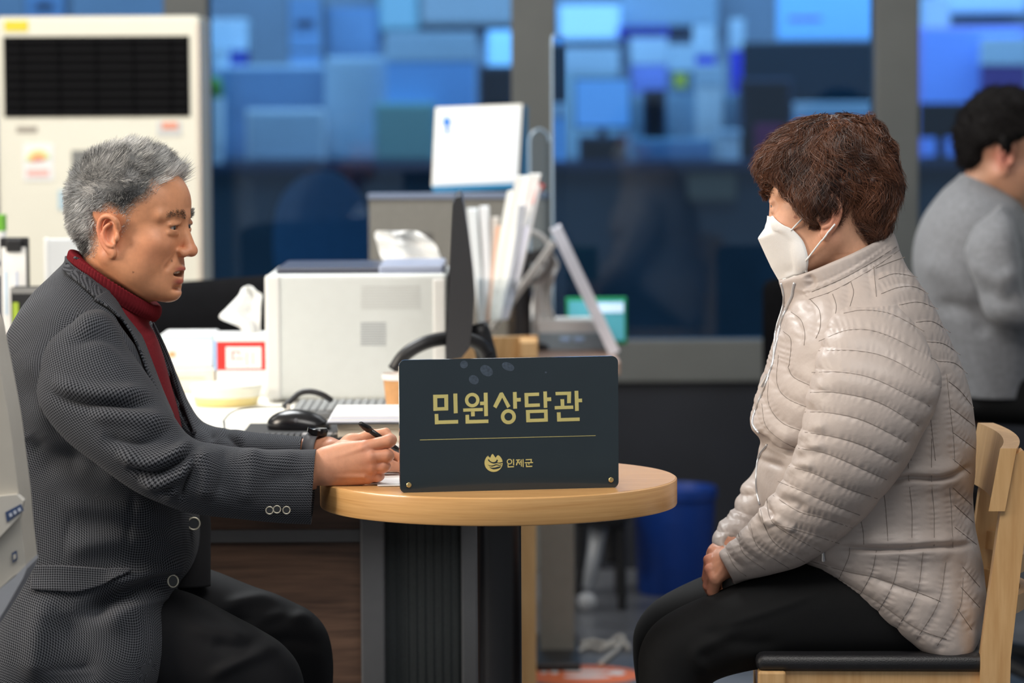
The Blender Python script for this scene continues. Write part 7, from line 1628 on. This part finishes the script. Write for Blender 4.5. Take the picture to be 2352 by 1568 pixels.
jw, WG = cloth('jacket', WB, m_quilt, wom, 300, 420, folds=FOLD_T, Yn=-0.09, seams=SEAM_TOR, puff=0.0023, sw=0.019, crinkle=0.0006, caps=(False, False), noise=0.0008, nfreq=70)
SLV = [(1935, 705, 2060, 700, 0.036, YW - 0.128, 2.1), (1908, 738, 2100, 745, 0.062, YW - 0.146, 2.2), (1888, 790, 2138, 812, 0.077, YW - 0.170, 2.3), (1872, 850, 2158, 880, 0.084, YW - 0.192, 2.3), (1858, 905, 2140, 945, 0.085, YW - 0.200, 2.3), (1846, 965, 2104, 1015, 0.083, YW - 0.205, 2.3), (1832, 1025, 2064, 1085, 0.080, YW - 0.205, 2.3), (1810, 1080, 2016, 1145, 0.076, YW - 0.198, 2.3), (1784, 1128, 1960, 1205, 0.072, YW - 0.185, 2.3), (1752, 1168, 1900, 1258, 0.067, YW - 0.165, 2.3), (1718, 1205, 1836, 1292, 0.062, YW - 0.140, 2.3), (1690, 1236, 1770, 1312, 0.056, YW - 0.112, 2.3), (1668, 1258, 1712, 1328, 0.050, YW - 0.085, 2.3), (1656, 1270, 1688, 1336, 0.045, YW - 0.072, 2.2), (1662, 1276, 1692, 1332, 0.038, YW - 0.070, 2.2)]
FOLD_A = [(q7([(540, 400), (525, 480), (560, 560)]), 0.005, -0.012), (q7([(490, 430), (500, 520), (560, 610)]), 0.010, 0.008), (q7([(560, 540), (640, 590), (700, 610)]), 0.006, 0.006), (q7([(580, 440), (680, 430), (760, 480)]), 0.008, -0.005), (q6([(1000, 530), (940, 640), (880, 720)]), 0.006, -0.008), (q6([(1050, 560), (980, 660), (900, 760)]), 0.008, 0.006), (q6([(860, 960), (900, 900), (1000, 800)]), 0.010, 0.004), (q6([(800, 1180), (880, 1080), (960, 1000)]), 0.010, 0.004), (q6([(780, 1440), (860, 1340), (960, 1300)]), 0.010, 0.004), (q7([(700, 130), (780, 80), (880, 60)]), 0.008, 0.005), (q7([(640, 260), (720, 200), (820, 190)]), 0.008, 0.005)]
sw_, WSG = cloth('sleeve', SLV, m_quilt, wom, 240, 420, folds=FOLD_A, Yn=-0.17, seams=SEAM_ARM, puff=0.0028, sw=0.020, crinkle=0.0005, caps=(True, False), noise=0.0010, nfreq=60)
FSL = [(1850, 760, 1990, 800, 0.06, YW + 0.165, 2.2), (1810, 880, 1980, 930, 0.075, YW + 0.18, 2.2), (1770, 1000, 1930, 1050, 0.072, YW + 0.18, 2.2), (1738, 1085, 1870, 1140, 0.068, YW + 0.165, 2.2), (1706, 1126, 1820, 1200, 0.064, YW + 0.15, 2.2), (1688, 1168, 1780, 1232, 0.058, YW + 0.13, 2.2), (1658, 1202, 1738, 1262, 0.052, YW + 0.10, 2.2), (1645, 1228, 1706, 1285, 0.046, YW + 0.082, 2.2), (1642, 1254, 1686, 1296, 0.040, YW + 0.072, 2.2), (1652, 1258, 1684, 1292, 0.034, YW + 0.072, 2.2)]
cloth('sleeve', FSL, m_quilt, wom, 130, 260, Yn=0.22, seams=[q7(l) for l in ([(320, 385), (440, 375)], [(300, 470), (420, 500)], [(230, 520), (330, 520), (420, 560)], [(190, 590), (280, 580), (340, 620)], [(180, 690), (240, 620), (300, 600)])], puff=0.005, sw=0.016, crinkle=0.0006, caps=(True, False), folds=[(q7([(330, 350), (420, 360), (460, 420)]), 0.008, 0.006), (q7([(220, 660), (250, 620), (310, 590)]), 0.006, -0.010)])
# rib cuff on far wrist
wb_ = bvh_of(WG); ws_ = bvh_of(WSG)
# seam threads
for l in SEAM_TOR: ribbon_line('seam', l, wb_, m_thread, jw, 0.00046, 0.0003, 36, YW - 0.19)
for l in SEAM_ARM: ribbon_line('seam', l, ws_, m_thread, sw_, 0.00046, 0.0003, 36, YW - 0.2)
# zip
m_zip = mat('zip_silver', (0.55, 0.56, 0.58), 0.3, 0.5)
Z_A = q6([(706, 280), (695, 330), (688, 380), (650, 470), (612, 560), (585, 690), (562, 800), (546, 880), (524, 940), (492, 1035), (440, 1160), (408, 1270), (418, 1320), (455, 1360)])
ribbon_line('zip', Z_A, wb_, m_zip, jw, 0.0022, 0.001, 90, YW - 0.03)
ribbon_line('zip', q6([(612, 280), (632, 380), (612, 480), (575, 600), (566, 720), (556, 830)]), wb_, m_zip, jw, 0.0018, 0.001, 40, YW)
ribbon_line('zip', q7([(505, 60), (455, 130), (438, 230), (440, 350), (460, 440)]), wb_, m_zip, jw, 0.0020, 0.001, 40, YW)
a_, b_ = lay(*q6([(520, 945)])[0], wb_, 0.003, YW), lay(*q6([(482, 1022)])[0], wb_, 0.004, YW)
MB().tube([a_, a_ * 0.7 + b_ * 0.3, b_], [0.0028, 0.0036, 0.0040], 8).build('zip_pull', m_zip, jw, 'auto')
a_, b_ = lay(*q7([(862, 728)])[0], wb_, 0.003, YW - 0.15), lay(*q7([(866, 785)])[0], wb_, 0.003, YW - 0.15); MB().tube([a_, b_], [0.002, 0.0035], 8).build('zip_pull', m_zip, jw)

# ================================================================== MAN IN THE BACKGROUND
YB = 2.25
bgm = root('person', 'person in a grey sweater with black hair at the desk in the right background', 'person', (P(2250, 800, YB)[0], YB, 0))
HB = P(2312, 345, YB); RB = rotm(math.radians(-2), math.radians(14), 0)
f = head_field(0.004, mouth=0.0, full=1.0, earx=0.0); bv_, bq_ = f.mesh(); bc_ = np.tile(np.array([0.52, 0.27, 0.17]), (len(bv_), 1))
bc_ = mix(bc_, (0.62, 0.20, 0.15), 0.8 * np.exp(-(((np.stack([bv_[:, 0], np.abs(bv_[:, 1]), bv_[:, 2]], 1) - np.array((-0.012, 0.085, -0.02))) / 0.03) ** 2).sum(1)))
bvw = bv_ @ RB.T + HB
cv, cq = coarse_body([[P(2290, 520, YB), P(2230, 600, YB), P(2220, 800, YB), P(2220, 880, YB)]], [[0.05, 0.09, 0.10, 0.10]], kk=0.015)
fast_mesh('body', np.concatenate([bvw, cv]), np.concatenate([bq_, cq + len(bvw)]), m_skin, bgm, np.concatenate([bc_, np.tile(np.array([0.5, 0.26, 0.16]), (len(cv), 1))]))
bn_ = vnormals(bv_, bq_); pxb = proj(np.stack([bv_[:, 0], -np.abs(bv_[:, 1]), bv_[:, 2]], 1) @ RB.T + HB)
hdb = in_poly(pxb, [(2420, 240), (2392, 300), (2352, 318), (2325, 332), (2318, 360), (2308, 352), (2290, 330), (2262, 345), (2255, 375), (2235, 392), (2205, 392), (2150, 350), (2150, 200), (2250, 150), (2400, 160)])
kb_ = (hdb[bq_] > 0).all(1); fq = bq_[kb_]; us = np.unique(fq); rm = np.full(len(bv_), -1); rm[us] = np.arange(len(us))
hs = (bv_ + bn_ * np.clip(hdb / 900, 0.002, 0.018)[:, None] + 0.002 * snoise(bv_, 150, 3)[:, None] * bn_) @ RB.T + HB
ids = np.where(hdb > 2)[0]; pk = RNG.choice(ids, 5000); dr = bn_[pk] * 0.6 + np.array([0.35, 0, -0.35]) + RNG.normal(size=(5000, 3)) * 0.2; dr /= np.linalg.norm(dr, axis=1, keepdims=True)
v1, q1, c1 = strands(hs[pk], dr @ RB.T, RNG.uniform(0.008, 0.02, 5000), 3, 0.001, np.tile(np.array([0.012, 0.010, 0.010]), (5000, 1)))
fast_mesh('hair', np.concatenate([v1, hs[us]]), np.concatenate([q1, rm[fq] + len(v1)]), mat('black_hair', (0.01, 0.01, 0.01), 0.8, attr='Col', spec=0.1), bgm, np.concatenate([c1, np.tile(np.array([0.009, 0.008, 0.008]), (len(us), 1))]))
m_swt = mat('grey_sweater', (0.20, 0.205, 0.22), 0.9, var=0.2, vscale=90, sheen=0.2)
BT = [(2360, 900, 2180, 900, 0.19, YB, 2.4), (2375, 800, 2150, 800, 0.20, YB, 2.4), (2378, 700, 2115, 690, 0.205, YB, 2.4), (2372, 610, 2100, 590, 0.205, YB, 2.4), (2362, 530, 2118, 510, 0.19, YB, 2.3), (2350, 485, 2160, 445, 0.15, YB, 2.2), (2340, 462, 2198, 408, 0.085, YB, 2.1), (2330, 455, 2208, 398, 0.07, YB, 2.1)]
cloth('sweater', BT, m_swt, bgm, 90, 120, folds=[([(2120, 600), (2200, 640), (2260, 700)], 0.03, 0.012), ([(2150, 700), (2230, 720), (2270, 780)], 0.02, -0.012)], Yn=YB - 0.2, caps=(True, False))
BS = [(2300, 470, 2230, 520, 0.05, YB - 0.16, 2.1), (2330, 520, 2215, 580, 0.075, YB - 0.19, 2.2), (2345, 600, 2240, 650, 0.075, YB - 0.22, 2.2), (2352, 670, 2262, 720, 0.07, YB - 0.24, 2.2), (2385, 700, 2310, 750, 0.06, YB - 0.24, 2.2), (2440, 690, 2420, 750, 0.05, YB - 0.22, 2.2)]
cloth('sleeve', BS, m_swt, bgm, 80, 100, folds=[([(2230, 600), (2290, 640), (2340, 620)], 0.02, 0.010), ([(2240, 660), (2300, 690), (2345, 660)], 0.02, -0.010)], Yn=YB - 0.28)
cloth('trousers', [(2380, 850, 2180, 870, 0.18, YB, 2.4), (2480, 860, 2200, 960, 0.18, YB, 2.4), (2600, 880, 2560, 980, 0.17, YB, 2.4)], m_btr, bgm, 60, 40)
bch = root('office_chair', 'dark office chair under the man in the grey sweater', 'chair', (P(2230, 900, YB)[0], YB, 0))
cxb = P(2230, 900, YB)[0]; zb = 0.46
MB().box((cxb - 0.2, YB - 0.22, zb - 0.06), (cxb + 0.24, YB + 0.22, zb + 0.01), 0.025).build('seat', MATS['black_fabric'], bch)
MB().box((cxb - 0.20, YB - 0.18, zb + 0.02), (cxb - 0.16, YB + 0.18, zb + 0.22), 0.015).build('backrest', MATS['black_fabric'], bch)
MB().tube([(cxb, YB, 0.05), (cxb, YB, zb - 0.05)], 0.03, 12).build('column', m_black, bch)
for k in range(5):
    an = k * 2 * math.pi / 5 + 0.3; MB().tube([(cxb, YB, 0.09), (cxb + 0.27 * math.cos(an), YB + 0.27 * math.sin(an), 0.03)], [0.025, 0.018], 8).build('leg', m_black, bch)
